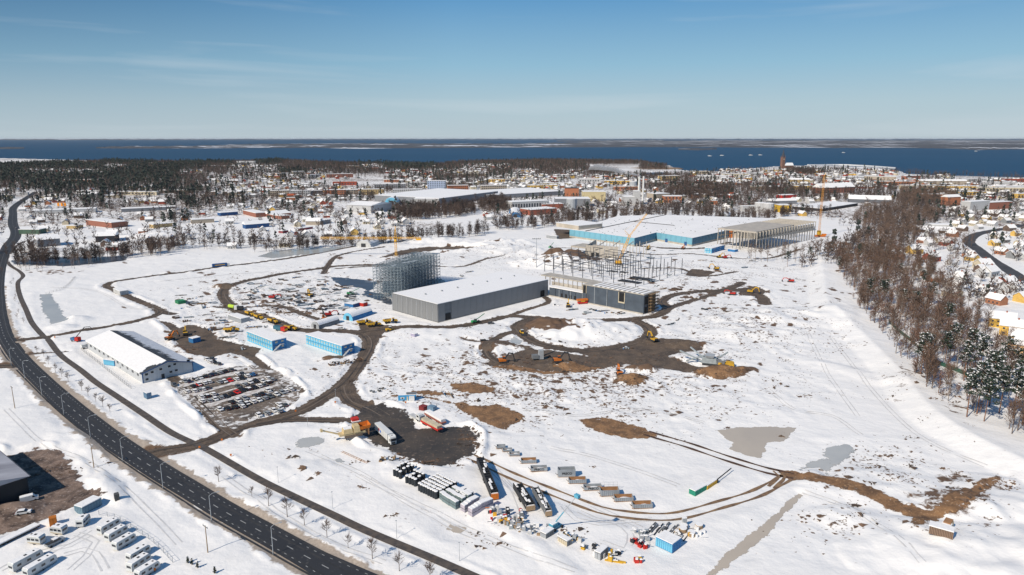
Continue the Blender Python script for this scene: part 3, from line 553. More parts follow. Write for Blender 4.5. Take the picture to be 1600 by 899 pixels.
# ---------------- buildings ----------------
def at(px, py, sink=0.0):
    x, y = G(px, py); return (x, y, hz(x, y) - sink)
def thing(name, label, cat, px, py, rz=0, group=None, dz=0.0):
    x, y = G(px, py); o = empty(name, (x, y, hz(x, y) + dz), rz); return tag(o, label, cat, group)
def frame(A, B, Cc):                         # rectangle from its left, front and right ground corners
    a, b, c = np.array(G(*A)), np.array(G(*B)), np.array(G(*Cc)); u = c - b; L = np.hypot(*u); r = math.atan2(u[1], u[0])
    return b, r, L, np.hypot(*(a - b))
def rect_thing(name, label, cat, A, B, Cc, group=None):
    b, r, L, Wd = frame(A, B, Cc); o = empty(name, (b[0], b[1], 0), r); tag(o, label, cat, group); return o, L, Wd
def bx(name, m, parent, *a, **k): return MB().box(*a, **k).build(name, m, parent)
def panels(parent, mat, L, z0, z1, step, face, t=.25, gap=.10, name='wall_panel', skip=()):
    """separate cladding panels along one face; face = (axis, position, outward sign)"""
    n = max(1, round(L / step)); w = L / n; ax, pos, sg = face
    mb = MB(); 
    if ax == 'x': mb.box(gap / 2, w - gap / 2, min(0, sg * t), max(0, sg * t), z0, z1)
    else: mb.box(min(0, sg * t), max(0, sg * t), gap / 2, w - gap / 2, z0, z1)
    first = None
    for k in range(n):
        if k in skip: continue
        if first is None: o = first = mb.build(name, mat, parent)
        else: o = first.copy(); COL.objects.link(o)
        o.location = (k * w, pos, 0) if ax == 'x' else (pos, k * w, 0)
def repeat(o, locs):
    """the object stands at locs[0]; copies sharing its mesh at the rest"""
    o.location = locs[0]
    for l in locs[1:]:
        c = o.copy(); c.location = l; COL.objects.link(c)
# grey corrugated store in the middle
warehouse_m = M('grey_cladding', (.215, .22, .225), (.185, .19, .195), sc=.12, rough=.5); warehouse_l = warehouse_m
o, L, Wd = rect_thing('grey_warehouse', 'long grey metal clad warehouse with flat snow covered roof in the middle of the site', 'warehouse', (613, 485), (684.5, 504.5), (856, 462))
hW = hgt(684.5, 504.5, 476.8)
bx('wall', grey, o, 0, L, 0, Wd, -.5, hW - .2); panels(o, warehouse_m, L, .5, hW, 6, ('x', 0, -1), skip=(1,)); panels(o, warehouse_m, Wd, .5, hW, 6, ('y', 0, -1))
bx('roof', grey, o, -.3, L + .3, -.3, Wd + .3, hW, hW + .35); bx('roof_snow', snow_m, o, .3, L - .3, .3, Wd - .3, hW + .35, hW + .62)
bx('gate', black, o, 6.6, 11, -.32, 0, 0, 5); bx('gate', black, o, L - 9, L - 4.5, -.45, -.26, 0, 5.2)
for k in range(9): bx('downpipe', lgrey, o, -.42, -.27, 5 + k * Wd / 9, 5.3 + k * Wd / 9, 0, hW)
for k in range(7): bx('roof_vent', lgrey, o, 12 + k * 15, 13 + k * 15, Wd * .55, Wd * .55 + 1, hW + .6, hW + 1.5)
bx('plinth', conc, o, -.5, L, -.5, -.3, 0, .45)
# dark blue hall behind it, still under construction
o, L, Wd = rect_thing('unfinished_hall', 'dark blue grey clad hall still open at its right end, with a bare concrete roof', 'building', (1019, 486.5), (1005, 491.5), (858, 462.5))
b, r, L, _ = frame((1019, 486.5), (1005, 491.5), (858, 462.5)); hD = hgt(1005, 491.5, 462); Wd = 16
o.rotation_euler.z = r; m_d = M('slate_cladding', (.075, .095, .12), (.055, .07, .09), sc=.2, rough=.5)
sgn = -1                                       # along +x the wall runs left in the picture; depth is -y
def D(name, m, x0, x1, d0, d1, z0, z1): return bx(name, m, o, x0, x1, -d1, -d0, z0, z1)
xs = L * (1 - (914 - 858) / (1005 - 858.) ) ; seg = [(0, L * .28, hD), (L * .28 + .0, L * .31, hD), (L * .31, L * .41, hD), (L * .41, L * .62, hD)]
D('wall', dark, .3, L * .62, .4, Wd, 0, hD - .4); D('wall', dark, L * .62, L, .4, Wd, 0, hD * .42)
for x0, x1 in ((0, L * .185), (L * .245, L * .36), (L * .36 + .3, L * .58)): D('wall_panel', m_d, x0, x1 - .25, 0, .38, .8, hD)
D('wall_panel', m_d, L * .185, L * .245, 0, .38, .8, hD * .45); D('wall_panel', m_d, L * .58, L * .62, 0, .38, .8, hD * .55)
for k in range(5): D('wall_panel', m_d, L * (.62 + .076 * k) + .2, L * (.62 + .076 * (k + 1)) - .2, 0, .38, .8, hD * .5)
D('opening', black, L * .19, L * .24, .30, .45, hD * .45, hD * .9); D('window_frame', cream, L * .183, L * .188, -.15, .4, hD * .4, hD * .95); D('window_frame', cream, L * .242, L * .247, -.15, .4, hD * .4, hD * .95); D('window_frame', cream, L * .183, L * .247, -.16, .39, hD * .38, hD * .45)
D('opening', black, L * .585, L * .615, .2, .42, hD * .58, hD * .93); D('window_frame', cream, L * .58, L * .584, -.1, .4, hD * .55, hD); D('window_frame', cream, L * .617, L * .622, -.1, .4, hD * .55, hD)
for k in range(4): D('doorway', black, L * (.69 + k * .05), L * (.715 + k * .05), -.05, .41, 0, hD * .28)
for k in range(5): D('downpipe', lgrey, L * (.36 + .13 * k), L * (.36 + .13 * k) + .3, -.22, 0.0, 0, hD * (.98 if k < 2 else .48))
D('plinth', conc, 0, L, -.5, 0, 0, .8); D('roof', conc, -.3, L * .62, -.2, Wd + .6, hD, hD + .5); D('roof_snow', snow_m, L * .62, L + .4, 0.1, Wd * .45, hD * .52, hD * .56)
D('upper_wall', conc, L * .62, L + 4, Wd * .5, Wd * .5 + .5, hD * .5, hD * .72); D('roof', conc, L * .62, L * 1.18, Wd * .5, Wd + 3, hD * .95, hD + .2)
repeat(D('column', conc, 0, .5, Wd * .5 - .6, Wd * .5 - .1, hD * .5, hD), [(L * .64 + k * L * .053, 0, 0) for k in range(10)])
repeat(D('roof_plank', snow_m, 0, 2.2, .8, Wd - 2, hD + .5, hD + .85), [(1 + k * 4.1, 0, 0) for k in range(11)])
D('end_wall_opening', black, -.35, -.1, 1, 4.5, hD * .5, hD * .9); D('end_wall_opening', black, -.35, -.1, 1, 4, .5, hD * .35); D('end_wall', m_d, -.1, .3, .4, 5, 0, hD)
sc = MB()
for k in range(7):
    for d in range(8): sc.bar((-1.0, -(5 + d * 1.6), k * hD / 6.0), (-2.6, -(5 + d * 1.6), k * hD / 6.0), .10); 
for d in range(8):
    for xx in (-1.0, -2.6): sc.bar((xx, -(5 + d * 1.6), 0), (xx, -(5 + d * 1.6), hD + 1), .10)
for k in range(1, 7): sc.box(-2.6, -1.0, -17, -5, k * hD / 6. - .06, k * hD / 6. + .06); sc.bar((-2.6, -5, k * hD / 6. + 1), (-2.6, -17, k * hD / 6. + 1), .09)
so_ = sc.build('scaffold', wood); so_.location = o.location; so_.rotation_euler.z = r; tag(so_, 'brown scaffold tower against the open right end of the dark hall', 'scaffold')
# white roofed hall on the left
o, L, Wd = rect_thing('grey_gabled_hall', 'grey gabled hall with snowy roof and windowed front gable, left of the car park', 'warehouse', (137, 546), (223.7, 599.3), (302, 580.5))
he = hgt(223.7, 599.3, 583.5); hr = he + 3.1; hall_m = M('pale_cladding', (.46, .48, .50), (.40, .42, .44), sc=.3, rough=.6, stretch=(5, 5, .1)); dkroof = M('dark_roof', (.05, .055, .065), (.03, .033, .04), sc=.6)
MB().side([(0, 0), (L, 0), (L, he - .1), (L / 2, hr - .1), (0, he - .1)], 0, Wd).build('wall', hall_m, o)
for s in (0, 1):
    x0, x1 = (-.7, L / 2) if s == 0 else (L / 2, L + .7); z0, z1 = (he - .35, hr) if s == 0 else (hr, he - .35)
    MB().side([(x0, z0), (x1, z1), (x1, z1 + .3), (x0, z0 + .3)], -.9, Wd + .6).build('roof', dkroof, o)
sn = MB(); n_ = 14
for k in range(n_):                              # the thick snow, slid away ragged at the front edge
    y0 = .4 + (3.8 if k in (4, 5, 6, 7) else 2.2 if k in (2, 3, 8) else .9 if k < 11 else .2) * .9; xa, xb = -.75 + k * (L / 2 + .7) / n_, -.75 + (k + 1) * (L / 2 + .7) / n_
    za = he - .05 + (xa + .7) / (L / 2 + .7) * (hr - he + .3); zb = he - .05 + (xb + .7) / (L / 2 + .7) * (hr - he + .3)
    sn.side([(xa, za - .25), (xb, zb - .25), (xb, zb + .2), (xa, za + .2)], y0 + random.uniform(-.4, .4), Wd + .5)
sn.build('roof_snow', snow_m, o)
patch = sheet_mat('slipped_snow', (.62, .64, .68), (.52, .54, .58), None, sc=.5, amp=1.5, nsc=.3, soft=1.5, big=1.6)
V = []; Fc = []; kx, ky = 8, 40
for i_ in range(kx + 1):
    for j_ in range(ky + 1):
        x_ = L / 2 + .9 + i_ * (L / 2 - .4) / kx; V.append((x_, j_ * Wd / ky, hr + .36 - (x_ - L / 2) / (L / 2 + .7) * (hr - he + .35)))
Fc = np.array([(i_ * (ky + 1) + j_, (i_ + 1) * (ky + 1) + j_, (i_ + 1) * (ky + 1) + j_ + 1, i_ * (ky + 1) + j_ + 1) for i_ in range(kx) for j_ in range(ky)])
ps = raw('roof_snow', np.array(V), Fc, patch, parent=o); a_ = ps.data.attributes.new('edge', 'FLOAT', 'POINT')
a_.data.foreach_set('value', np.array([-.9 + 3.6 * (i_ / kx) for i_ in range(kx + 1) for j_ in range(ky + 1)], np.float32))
ps.data.update()
win = MB().box(-.7, .7, -.12, 0, -.55, .55).build('window', dark, o)
repeat(win, [(L * u, -.02, z) for u, z in ((.08, 4.2), (.19, 4.7), (.36, 5.2), (.53, 5.7), (.64, 6.1), (.08, 1.6), (.55, 2.6), (.66, 2.8), (.92, 7.6 - 1.2))])
for c in [c for c in o.children if c.name.startswith('window')]: bx('window_frame', white, c, -.85, .85, -.06, -.01, -.7, .7)
bx('door', dark, o, L * .36, L * .42, -.15, 0, 0, 2.5); bx('corner_trim', dblue, o, -.15, .25, -.2, .2, 0, he); bx('corner_trim', dblue, o, L - .2, L + .15, -.2, .2, 0, he)
repeat(MB().box(-.12, 0, -1.1, 1.1, -.6, .6).build('window', glass, o), [(-.02, 6 + k * 7.2, 3.2) for k in range(int(Wd / 7.5))])
for q in (-.9,): MB().side([(-.8, he - .4), (L / 2, hr), (L + .8, he - .4), (L + .8, he), (L / 2, hr + .42), (-.8, he)], -1.0, -.8).build('gable_trim', dblue, o)
# hall at the bottom left corner
b = np.array(G(47, 777)); r = yaw((47, 777), (10, 744)); o = empty('dark_hall', (b[0], b[1], 0), r); tag(o, 'near black gabled hall with snow dusted roof cut by the left edge of the photo', 'building')
hh = hgt(47, 777, 745.5)
navy = M('night_blue_cladding', (.010, .018, .026), (.008, .014, .02), sc=.3, rough=.5)
MB().side([(0, 0), (42, 0), (42, hh), (0, hh)], 0, 26).build('wall', navy, o)
MB().side([(-.8, hh), (43, hh), (43, hh + .35), (-.8, hh + .35)], -.8, 13).build('roof', dark, o); 
o2 = MB(); o2.add([(-.9, -.9, hh + .3), (43, -.9, hh + .3), (43, 13, hh + 3.2), (-.9, 13, hh + 3.2), (43, 27, hh + .3), (-.9, 27, hh + .3)], [(0, 1, 2, 3), (3, 2, 4, 5), (0, 3, 5), (1, 4, 2)]); o2.build('roof_snow', M('frosted_roof', (.50, .49, .51), (.26, .25, .27), sc=.10, stretch=(1, .4, 1)), o)
# big sky blue factory
o = empty('blue_factory', (0, 0, 0)); tag(o, 'huge light blue factory hall with a broad snow covered roof behind the construction site', 'factory')
fp = [(890, 371), (991, 385.5), (1025, 376), (1081, 385.5), (1141, 371)]; hB = 9.2
bb = [G(*p) for p in fp]; back = [G(1272, 350, hB), G(1225, 342, hB), G(1030, 336, hB), G(965, 338, hB), G(905, 357, hB)]
roofp = bb + [G(1190, 362, hB)] + back
lb = M('blue_cladding_lit', (.17, .39, .49), (.14, .34, .43), sc=.1, rough=.5); lb2 = M('blue_cladding_shaded', (.045, .17, .27), (.035, .14, .23), sc=.1, rough=.5)  # one blue cladding; the shade of right-facing walls is painted into the darker copy
big_roof_snow = M('roof_snow_wide', (.84, .82, .80), (.78, .76, .745), sc=.03, detail=8)
MB().prism(roofp, -.3, hB - .3).build('wall', conc, o); MB().prism(roofp, hB, hB + .3).build('roof', big_roof_snow, o)
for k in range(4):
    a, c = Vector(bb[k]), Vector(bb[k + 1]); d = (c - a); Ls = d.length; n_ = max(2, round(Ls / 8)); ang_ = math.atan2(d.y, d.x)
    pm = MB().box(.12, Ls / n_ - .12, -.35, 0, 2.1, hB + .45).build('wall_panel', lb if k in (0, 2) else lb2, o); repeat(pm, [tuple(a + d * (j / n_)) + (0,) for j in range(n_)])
    for c_ in list(COL.objects)[-n_:]: c_.rotation_euler.z = ang_
    q = bx('plinth', conc, o, 0, Ls, -.30, 0, -.2, 2.0); q.location = (*a, 0); q.rotation_euler.z = ang_
dr = MB().box(0, 4, -.5, 0, 0, 4.2).build('gate', dblue, o); a, c = Vector(bb[2]), Vector(bb[3]); repeat(dr, [tuple(a + (c - a) * u) + (0,) for u in (.27, .8)])
for c_ in list(COL.objects)[-2:]: c_.rotation_euler.z = math.atan2((c - a).y, (c - a).x)
for p, q in (((1145, 365), (1150, 363)),): pass
ww = MB()
for p, q, z in (((904, 360), (941, 356), 6),): 
    a, c = Vector(G(*p, hB)), Vector(G(*q, hB)); ww.T = Matrix.Translation((a.x, a.y, hB + .3)) @ Matrix.Rotation(math.atan2((c - a).y, (c - a).x), 4, 'Z'); ww.box(0, (c - a).length, 0, 42, 0, 5)
ws_ = MB(); ws_.T = ww.T; ws_.box(-.5, (c - a).length + .5, -.5, 42.5, 5, 5.4); ws_.build('roof_snow', snow_m, o); ww.build('raised_roof_block', M('cream_block', (.52, .46, .38), sc=.1), o); 
gl = MB()
for p, q in (((915, 362), (1040, 336.5)), ((990, 347), (1053, 353))):
    a, c = Vector(G(*p, hB)), Vector(G(*q, hB)); gl.bar((a.x, a.y, hB + .5), (c.x, c.y, hB + .5), .9)
gl.build('roof_gutter', dark, o)
vt = MB()
for k in range(90):
    x_, y_ = G(random.uniform(930, 1180), random.uniform(342, 366), hB)
    if inside(np.array([[x_, y_]]), np.array(roofp))[0]: vt.box(x_, x_ + 1.1, y_, y_ + 1.1, hB + .2, hB + 1.1)
vt.build('roof_vents', lgrey, o)['kind'] = 'stuff'
# concrete frame on the right of it
o, L, Wd = rect_thing('concrete_frame_hall', 'unfinished hall of tall grey concrete columns and beams beside the blue factory', 'building', (1145, 384), (1181, 394), (1272, 373.5))
hC = hgt(1181, 394, 365); nx = 22; Wd = min(Wd, 60); ny = 6
colm = MB().box(-.35, .35, -.35, .35, 0, hC).build('column', conc, o)
repeat(colm, [(i_ * L / (nx - 1), 0, 0) for i_ in range(nx)] + [(i_ * L / (nx - 1), Wd * .5, 0) for i_ in range(nx)] + [(0, j_ * Wd / (ny - 1), 0) for j_ in range(1, ny)] + [(i_ * L / (nx - 1), Wd, 0) for i_ in range(1, nx)])
bm_ = MB().box(-.4, .4, -.5, Wd + .5, 0, 1.1).build('beam', conc, o); repeat(bm_, [(i_ * L / (nx - 1), 0, hC) for i_ in range(nx)])
for y_ in (0, Wd): bx('rail_beam', conc, o, -.3, L, y_ - .4, y_ + .4, hC * .62, hC * .68)
repeat(MB().box(-.7, .2, .36, 1.4, 0, .7).build('bracket', dark, o), [(i_ * L / (nx - 1), 0, hC * .7) for i_ in range(nx)])
bx('roof_deck', M('deck', (.46, .41, .35), (.36, .33, .29), sc=.2), o, 0, L * .62, 1.2, Wd, hC + 1.1, hC + 1.6)
o3 = empty('orange_wall_block', (*G(1143, 372), 0), yaw((1143, 372), (1165, 368))); tag(o3, 'orange clad wall piece between the blue factory and the concrete frame', 'building'); bx('wall', orange, o3, 0, 22, 0, 8, 0, 9); bx('roof', snow_m, o3, 0, 22, 0, 8, 9, 9.4)
rack_m = C('rack_steel', .20, .25, .285)
# tall pallet racking
o, L, Wd = rect_thing('steel_racking', 'tall lattice of pale galvanised steel racking beside the grey warehouse', 'rack', (590, 458), (628, 470), (688, 443)); Wd *= .68
hR = hgt(688, 443, 396); nx, ny, nz = 14, 9, 10; dxs, dys, dzs = L / (nx - 1), Wd / (ny - 1), hR / nz
up = MB().box(-.13, .13, -.13, .13, 0, hR).build('upright', rack_m, o)
pts = [(i_, j_) for i_ in range(nx) for j_ in range(ny)]; repeat(up, [(i_ * dxs, j_ * dys, 0) for i_, j_ in pts])
full = lambda i_, j_, k_: k_ <= (nz if (i_ > 3 or j_ < 4) else nz - 2)
bxm = MB().box(0, L, -.10, .10, -.14, .14).build('beam', rack_m, o); repeat(bxm, [(0, j_ * dys, (k_ + 1) * dzs) for j_ in range(ny) for k_ in range(nz)])
bym = MB().box(-.09, .09, 0, Wd, -.12, .12).build('cross_beam', rack_m, o); repeat(bym, [(i_ * dxs, 0, (k_ + 1) * dzs) for i_ in range(0, nx) for k_ in range(0, nz, 1)])
dg = MB()
for j_ in range(ny - 1):
    for i_ in range(nx):
        for k_ in range(nz): a, c = (k_, k_ + 1) if k_ % 2 else (k_ + 1, k_); dg.bar((i_ * dxs, j_ * dys, a * dzs), (i_ * dxs, (j_ + 1) * dys, c * dzs), .12)
dg.build('diagonal_braces', rack_m, o)['kind'] = 'stuff'
dk = MB()
for k in range(9): x_ = random.uniform(0, L * .8); y_ = random.uniform(0, Wd * .8); dk.box(x_, x_ + 6, y_, y_ + 3, hR + .15 + k * .02, hR + .165 + k * .02)
dk.build('roof_mesh_panels', galv, o)['kind'] = 'stuff'
# bare steel columns in rows
Q1, Q2, Q3 = np.array(G(993, 448.5)), np.array(G(1065, 428.5)), np.array(G(868, 430))
u_ = Q2 - Q1; Lu = np.hypot(*u_); v_ = np.array([-u_[1], u_[0]]) / Lu; Lv = 98; hS = hgt(1030, 437.5, 412)
o = empty('steel_skeleton', (*Q1, 0), math.atan2(u_[1], u_[0])); tag(o, 'rows of dark bare steel columns with a few beams, the start of a new hall', 'steel frame')
cs = MB().box(-.2, .2, -.2, .2, 0, hS).build('column', dsteel, o); cl = []
for i_ in range(7):
    for j_ in range(10):
        if random.random() < .93 and not (i_ > 4 and j_ in (7, 8)): cl.append((i_ * Lu / 6, j_ * Lv / 9, 0))
repeat(cs, cl)
b1 = MB().box(0, Lu / 6, -.12, .12, -.2, .2).build('beam', dsteel, o); repeat(b1, [(i_ * Lu / 6, j_ * Lv / 9, z) for i_ in range(6) for j_ in range(4, 9) for z in (hS * .45, hS - .3) if random.random() < (.55 if z < hS * .5 else .5)])
b2 = MB().box(-.12, .12, 0, Lv / 9, -.2, .2).build('cross_beam', dsteel, o); repeat(b2, [(i_ * Lu / 6, j_ * Lv / 9, z) for i_ in range(7) for j_ in range(3, 9) for z in (hS * .45, hS - .3) if random.random() < .6])
for i_ in (1, 3): 
    q = bx('laid_beam', dark, o, i_ * 9, i_ * 9 + 7, 4, 24, .2, .9)
# cream precast wall with openings behind the steel
b = np.array(G(915, 402)); r = yaw((915, 402), (966, 405)); o = empty('precast_hall', (*b, 0), r); tag(o, 'cream concrete panel hall under construction with two dark gates behind the steel columns', 'building')
Lp = np.hypot(*(np.array(G(966, 405)) - b)); hp = hgt(915, 402, 384)
n_ = 7; pn = MB().box(.15, Lp / n_ - .15, 0, .4, 0, hp).build('wall_panel', conc, o); repeat(pn, [(k * Lp / n_, 0, 0) for k in range(n_)])
for k in (1, 2): bx('gate', black, o, k * Lp / n_ + .8, k * Lp / n_ + 4.2, -.1, .2, 0, 5)
bx('side_wall', conc, o, 0, .4, .4, 46, 0, hp); bx('floor_slab', snow_m, o, .5, Lp, .5, 46, .2, .5); bx('roof_beam', conc, o, 0, Lp, .05, .6, hp, hp + .5)
repeat(MB().box(-.3, .3, -.3, .3, 0, hp + 2).build('column', conc, o), [(k * 7, y_, 0) for k in range(9) for y_ in (18, 36)])
repeat(MB().box(-.3, .3, 0, 36, 0, .7).build('beam', conc, o), [(k * 14, 0, hp + 1) for k in range(1, 4)])
o = empty('concrete_portal', (*G(892, 398), 0), yaw((892, 398), (915, 401))); tag(o, 'low cream concrete portal frame left of the cream concrete hall', 'building')
for k in range(4): bx('column', conc, o, k * 9, k * 9 + .6, 0, .6, 0, 8)
bx('beam', conc, o, 0, 32, -.05, .65, 8, 9.5); bx('roof_deck', conc, o, 0, 32, .65, 22, 9, 9.5)
# ---- container offices ----
def office(label, A, B, Cc, storeys, hgt_, mat1, mat2, mods, winm=cream, group=None, stairs=True):
    o, L, Wd = rect_thing('container_office', label, 'site office', A, B, Cc, group); zs = hgt_ / storeys; w = Wd / mods; e = 0
    first = None
    for s in range(storeys):
        for k in range(mods):
            m = MB().box(.0, L, .06, w - .06, .05, zs - .08); q = m.build('module', mat2, o); q.location = (0, k * w, s * zs)
            f = bx('front_panel', mat1, q, -.12, 0, .12, w - .12, .12, zs - .15); bx('window', winm, q, -.2, -.12, w * .36, w * .68, zs * .36, zs * .72)
            if s and k % 3 == 1: bx('vent', winm, q, L * .3, L * .4, w - .06, w, zs * .4, zs * .6)
    for s in range(storeys): 
        for u in (.2, .62): bx('gable_window', winm, o, L * u, L * u + 1.4, -.14, .05, s * zs + zs * .45, s * zs + zs * .75)
    bx('roof_snow', snow_m, o, -.1, L + .1, -.1, Wd + .1, hgt_, hgt_ + .35)
    if stairs:
        st = MB(); st.side([(0, 0), (.5, 0), (L * .5, zs), (L * .5, zs + .3), (0, .3)], -1.5, -.3); st.box(L * .5, L * .75, -1.5, -.05, zs, zs + .2)
        for k in range(5): st.bar((L * .5 * k / 4, -1.5, zs * k / 4), (L * .5 * k / 4, -1.5, zs * k / 4 + 1.1), .06)
        st.bar((0, -1.5, 1.1), (L * .5, -1.5, zs + 1.1), .07); st.build('stairs', lgrey, o)
    return o, L, Wd
hO = hgt(426.5, 548.5, 533)
office('two storey light blue container office with a snow roof, the left one of the pair', (386, 533), (426.5, 548.8), (448.5, 543.5), 2, hO, lblue, blue, 11)
office('two storey light blue container office, right one of the pair, by the haul road bend', (478, 538), (535, 556.5), (554.5, 551), 2, hgt(535, 556.5, 541), lblue, blue, 14)
office('small pale blue container stack with two storeys near the blue factory', (1100, 396.5), (1112, 396.5), (1132, 391), 2, 5.5, lblue, blue, 3, stairs=False)
def container(label, A, B, Cc, hh, m1, m2=None, cat='container', roof=True, name='site_container', extra=None):
    o, L, Wd = rect_thing(name, label, cat, A, B, Cc)
    bx('body', m2 or m1, o, 0, L, 0, Wd, .1, hh)
    n_ = max(2, int(Wd / .7)); rb = MB().box(-.08, 0, .04, Wd / n_ - .08, .25, hh - .2).build('wall_rib', m1, o)
    if Wd < 20: repeat(rb, [(0, k * Wd / n_, 0) for k in range(n_)])
    n2 = max(2, int(L / .9)); rb = MB().box(.05, L / n2 - .1, -.08, 0, .25, hh - .2).build('wall_rib', m2 or m1, o); repeat(rb, [(k * L / n2, 0, 0) for k in range(n2)])
    if roof: bx('roof_snow', snow_m, o, .02, L - .02, .02, Wd - .02, hh, hh + .25)
    return o, L, Wd
container('light blue container with wavy snow on its roof, among the stacked materials in the foreground', (1021, 856), (1050, 865.6), (1064, 855), 3.0, lblue, blue)
o, L, Wd = container('bright blue hut with a white box against its front, above the lorry yard', (622, 623.5), (622.5, 627.2), (650, 626.3), 2.9, blue, M('hut_blue', (.05, .30, .55)), cat='hut', name='site_hut')
bx('white_box', white, o, L * .62, L * .92, -1.6, -.1, 0, 2.5); bx('window', white, o, L * .13, L * .34, -.14, -.09, 1.0, 2.0); bx('pane', dark, o, L * .18, L * .29, -.2, -.14, 1.2, 1.8)
bx('canopy', grey, o, L * .45, L + .4, -.2, 2.0, 3.5, 3.6); bx('door', cream, o, L * .48, L * .55, -.14, -.09, .2, 2.2)
container('small bright blue box with snowy top beside the grey gabled hall', (170, 568), (179, 572.5), (186, 570), 3.0, lblue, blue)
container('blue container right of the grey gabled hall beyond the mud', (300, 534), (302, 537), (314, 534), 2.8, blue, blue)
container('small blue grey cabin alone on the snow between path and car park', (227, 621), (230, 624.5), (237.5, 622.5), 2.9, C('cabin_blue', .12, .22, .33), cat='cabin')
container('long dusty blue container beside the brown muddy yard bottom left', (124, 799.5), (130, 806), (160, 790), 2.8, C('dusty_blue', .16, .26, .33), C('dusty_blue_side', .13, .22, .29))
o, L, Wd = container('dark mesh cage box standing on snow by the dusty blue container', (177, 785), (181, 787.5), (188, 785.5), 3.2, dark, C('cage', .09, .09, .09), roof=False, cat='cage')
o, L, Wd = container('bright orange box open at the top among the caravans', (74, 822), (78.5, 825), (90, 822), 3.0, C('bright_orange', .75, .33, .02), C('orange_side', .50, .16, .02), roof=False, cat='box')
container('white site box standing above the tent, on the left of the haul road junction', (372, 497), (377, 506), (391, 503), 3.2, lgrey, lgrey)
container('dark grey container by the haul road loop behind the parked diggers', (869, 371), (870, 374), (873, 373.5), 3.4, lgrey, grey)
container('green skip on the snow right of the white roof hall', (276, 473.5), (279, 476), (291, 474), 2.2, green, green, roof=False, cat='skip')
container('white lorry body parked beside the left access road', (183, 456.5), (188, 462), (201.5, 460), 3.2, offw, offw, cat='container')
o = thing('field_lorry', 'dark blue lorry with a yellow stripe on the far field road', 'lorry', 346, 417.5, yaw((333, 419), (358, 416.5))); bx('box_body', dblue, o, -8, 5, -1.3, 1.3, .9, 3.6); bx('stripe', yellow, o, -6, 3, -1.34, -1.3, 2.0, 2.7); bx('cab', white, o, 5.3, 7.4, -1.2, 1.2, .7, 3.0); bx('chassis', dark, o, -8, 7, -.9, .9, .4, .88)
container('pale violet crate tall as a hut on the snow below the haul road', (643, 527), (648, 529), (653, 527.5), 2.6, C('pale_violet', .45, .42, .55), cat='box')
container('small blue box east of the steel columns', (1146, 393), (1148, 395), (1153, 394), 3, blue, blue)
container('dark red chest beside the grey skip above the lorry yard', (660, 640), (662, 644), (669, 641), 2.2, C('dark_red', .22, .03, .03), roof=False, cat='box')
container('small slate blue skip above the flatbed trailer in the yard', (672, 641), (677, 645), (683, 642), 2.4, C('slate_blue', .16, .26, .36), roof=False, cat='skip')
container('blue store box behind the arched tents', (548, 478), (552, 482), (562, 479), 2.8, blue, dblue)
container('red and blue tool box beside the blue store box', (566, 477), (568, 480), (574.5, 478), 2.8, red, red, cat='box')
def skip_box(label, px, py, Lb, Wb, hb, text=None, fill='rust', stripes=True, dz=0):
    r = yaw((px - 10, py + .6), (px + 10, py)) ; o = thing('tipping_container', label, 'skip', px, py, r, 'grey open skips in a row above the wheel tracks')
    g = C('skip_grey', .30, .33, .36); t = .12
    f = bx('front_wall', g, o, -Lb / 2, Lb / 2, -Wb / 2, -Wb / 2 + t, .3, hb); bx('back_wall', rust if fill == 'rust' else g, o, -Lb / 2, Lb / 2, Wb / 2 - t, Wb / 2, .3, hb)
    bx('end_wall', g, o, -Lb / 2, -Lb / 2 + t, -Wb / 2 + t, Wb / 2 - t, .3, hb); bx('end_wall', g, o, Lb / 2 - t, Lb / 2, -Wb / 2 + t, Wb / 2 - t, .3, hb)
    bx('floor', rust, o, -Lb / 2, Lb / 2, -Wb / 2, Wb / 2, .15, .29); MB().blob((.6, 0, .3), (Lb * .32, Wb * .38, hb * .45), seed=int(px)).build('snow_filling', snow_m, o)
    for s in (-1, 1): bx('skid', rust, o, -Lb / 2 - .3, Lb / 2 + .2, s * Wb * .3 - .1, s * Wb * .3 + .1, 0, .15)
    if stripes and not text:
        rb = MB().box(-.07, .07, -.12, 0, .35, hb - .1).build('wall_rib', g, o); repeat(rb, [(-Lb / 2 + (k + .5) * Lb / 9, -Wb / 2, 0) for k in range(9)])
    MB().bar((-Lb / 2 - .05, 0, .4), (-Lb / 2 - .9, 0, 1.2), .12).build('hook', dark, o)
    if text:
        cu = bpy.data.curves.new('lettering', 'FONT'); cu.body = text; cu.size = 1.15; cu.align_x = 'CENTER'; cu.extrude = .02; cu.offset = .03
        cu.materials.append(black); t0 = bpy.data.objects.new('lettering', cu); COL.objects.link(t0); bpy.context.view_layer.update(); me = bpy.data.meshes.new_from_object(t0.evaluated_get(bpy.context.evaluated_depsgraph_get())); bpy.data.objects.remove(t0); tx = bpy.data.objects.new('lettering', me); COL.objects.link(tx); tx.parent = o; tx.location = (0, -Wb / 2 - .03, hb * .38); tx.rotation_euler = (PI / 2, 0, 0)
    return o
skip_box('tallest grey skip with closed walls and dark lettering on its side', 885, 746, 6.2, 2.5, 3.1, 'PRECO', fill='grey')
skip_box('grey skip rusty orange inside, just right of the tallest skip', 902, 756, 6.2, 2.6, 1.6)
skip_box('grey skip with dark lettering, in front of a wire cage in the row', 926, 766.5, 6.3, 2.6, 1.4, 'PRECO', fill='grey')
skip_box('tall grey skip half covered in snow with a wire cage behind it', 952, 775.5, 6.4, 2.7, 2.3, None)
skip_box('grey skip second from the right end of the row, tan inside', 974, 783.5, 6.4, 2.6, 1.5)
skip_box('grey ribbed skip at the right end of the row, rusty rim', 1003, 793, 6.6, 2.6, 1.6)
skip_box('grey skip with rusty rim, second from the left end of the row', 826, 725, 5.8, 2.5, 1.4)
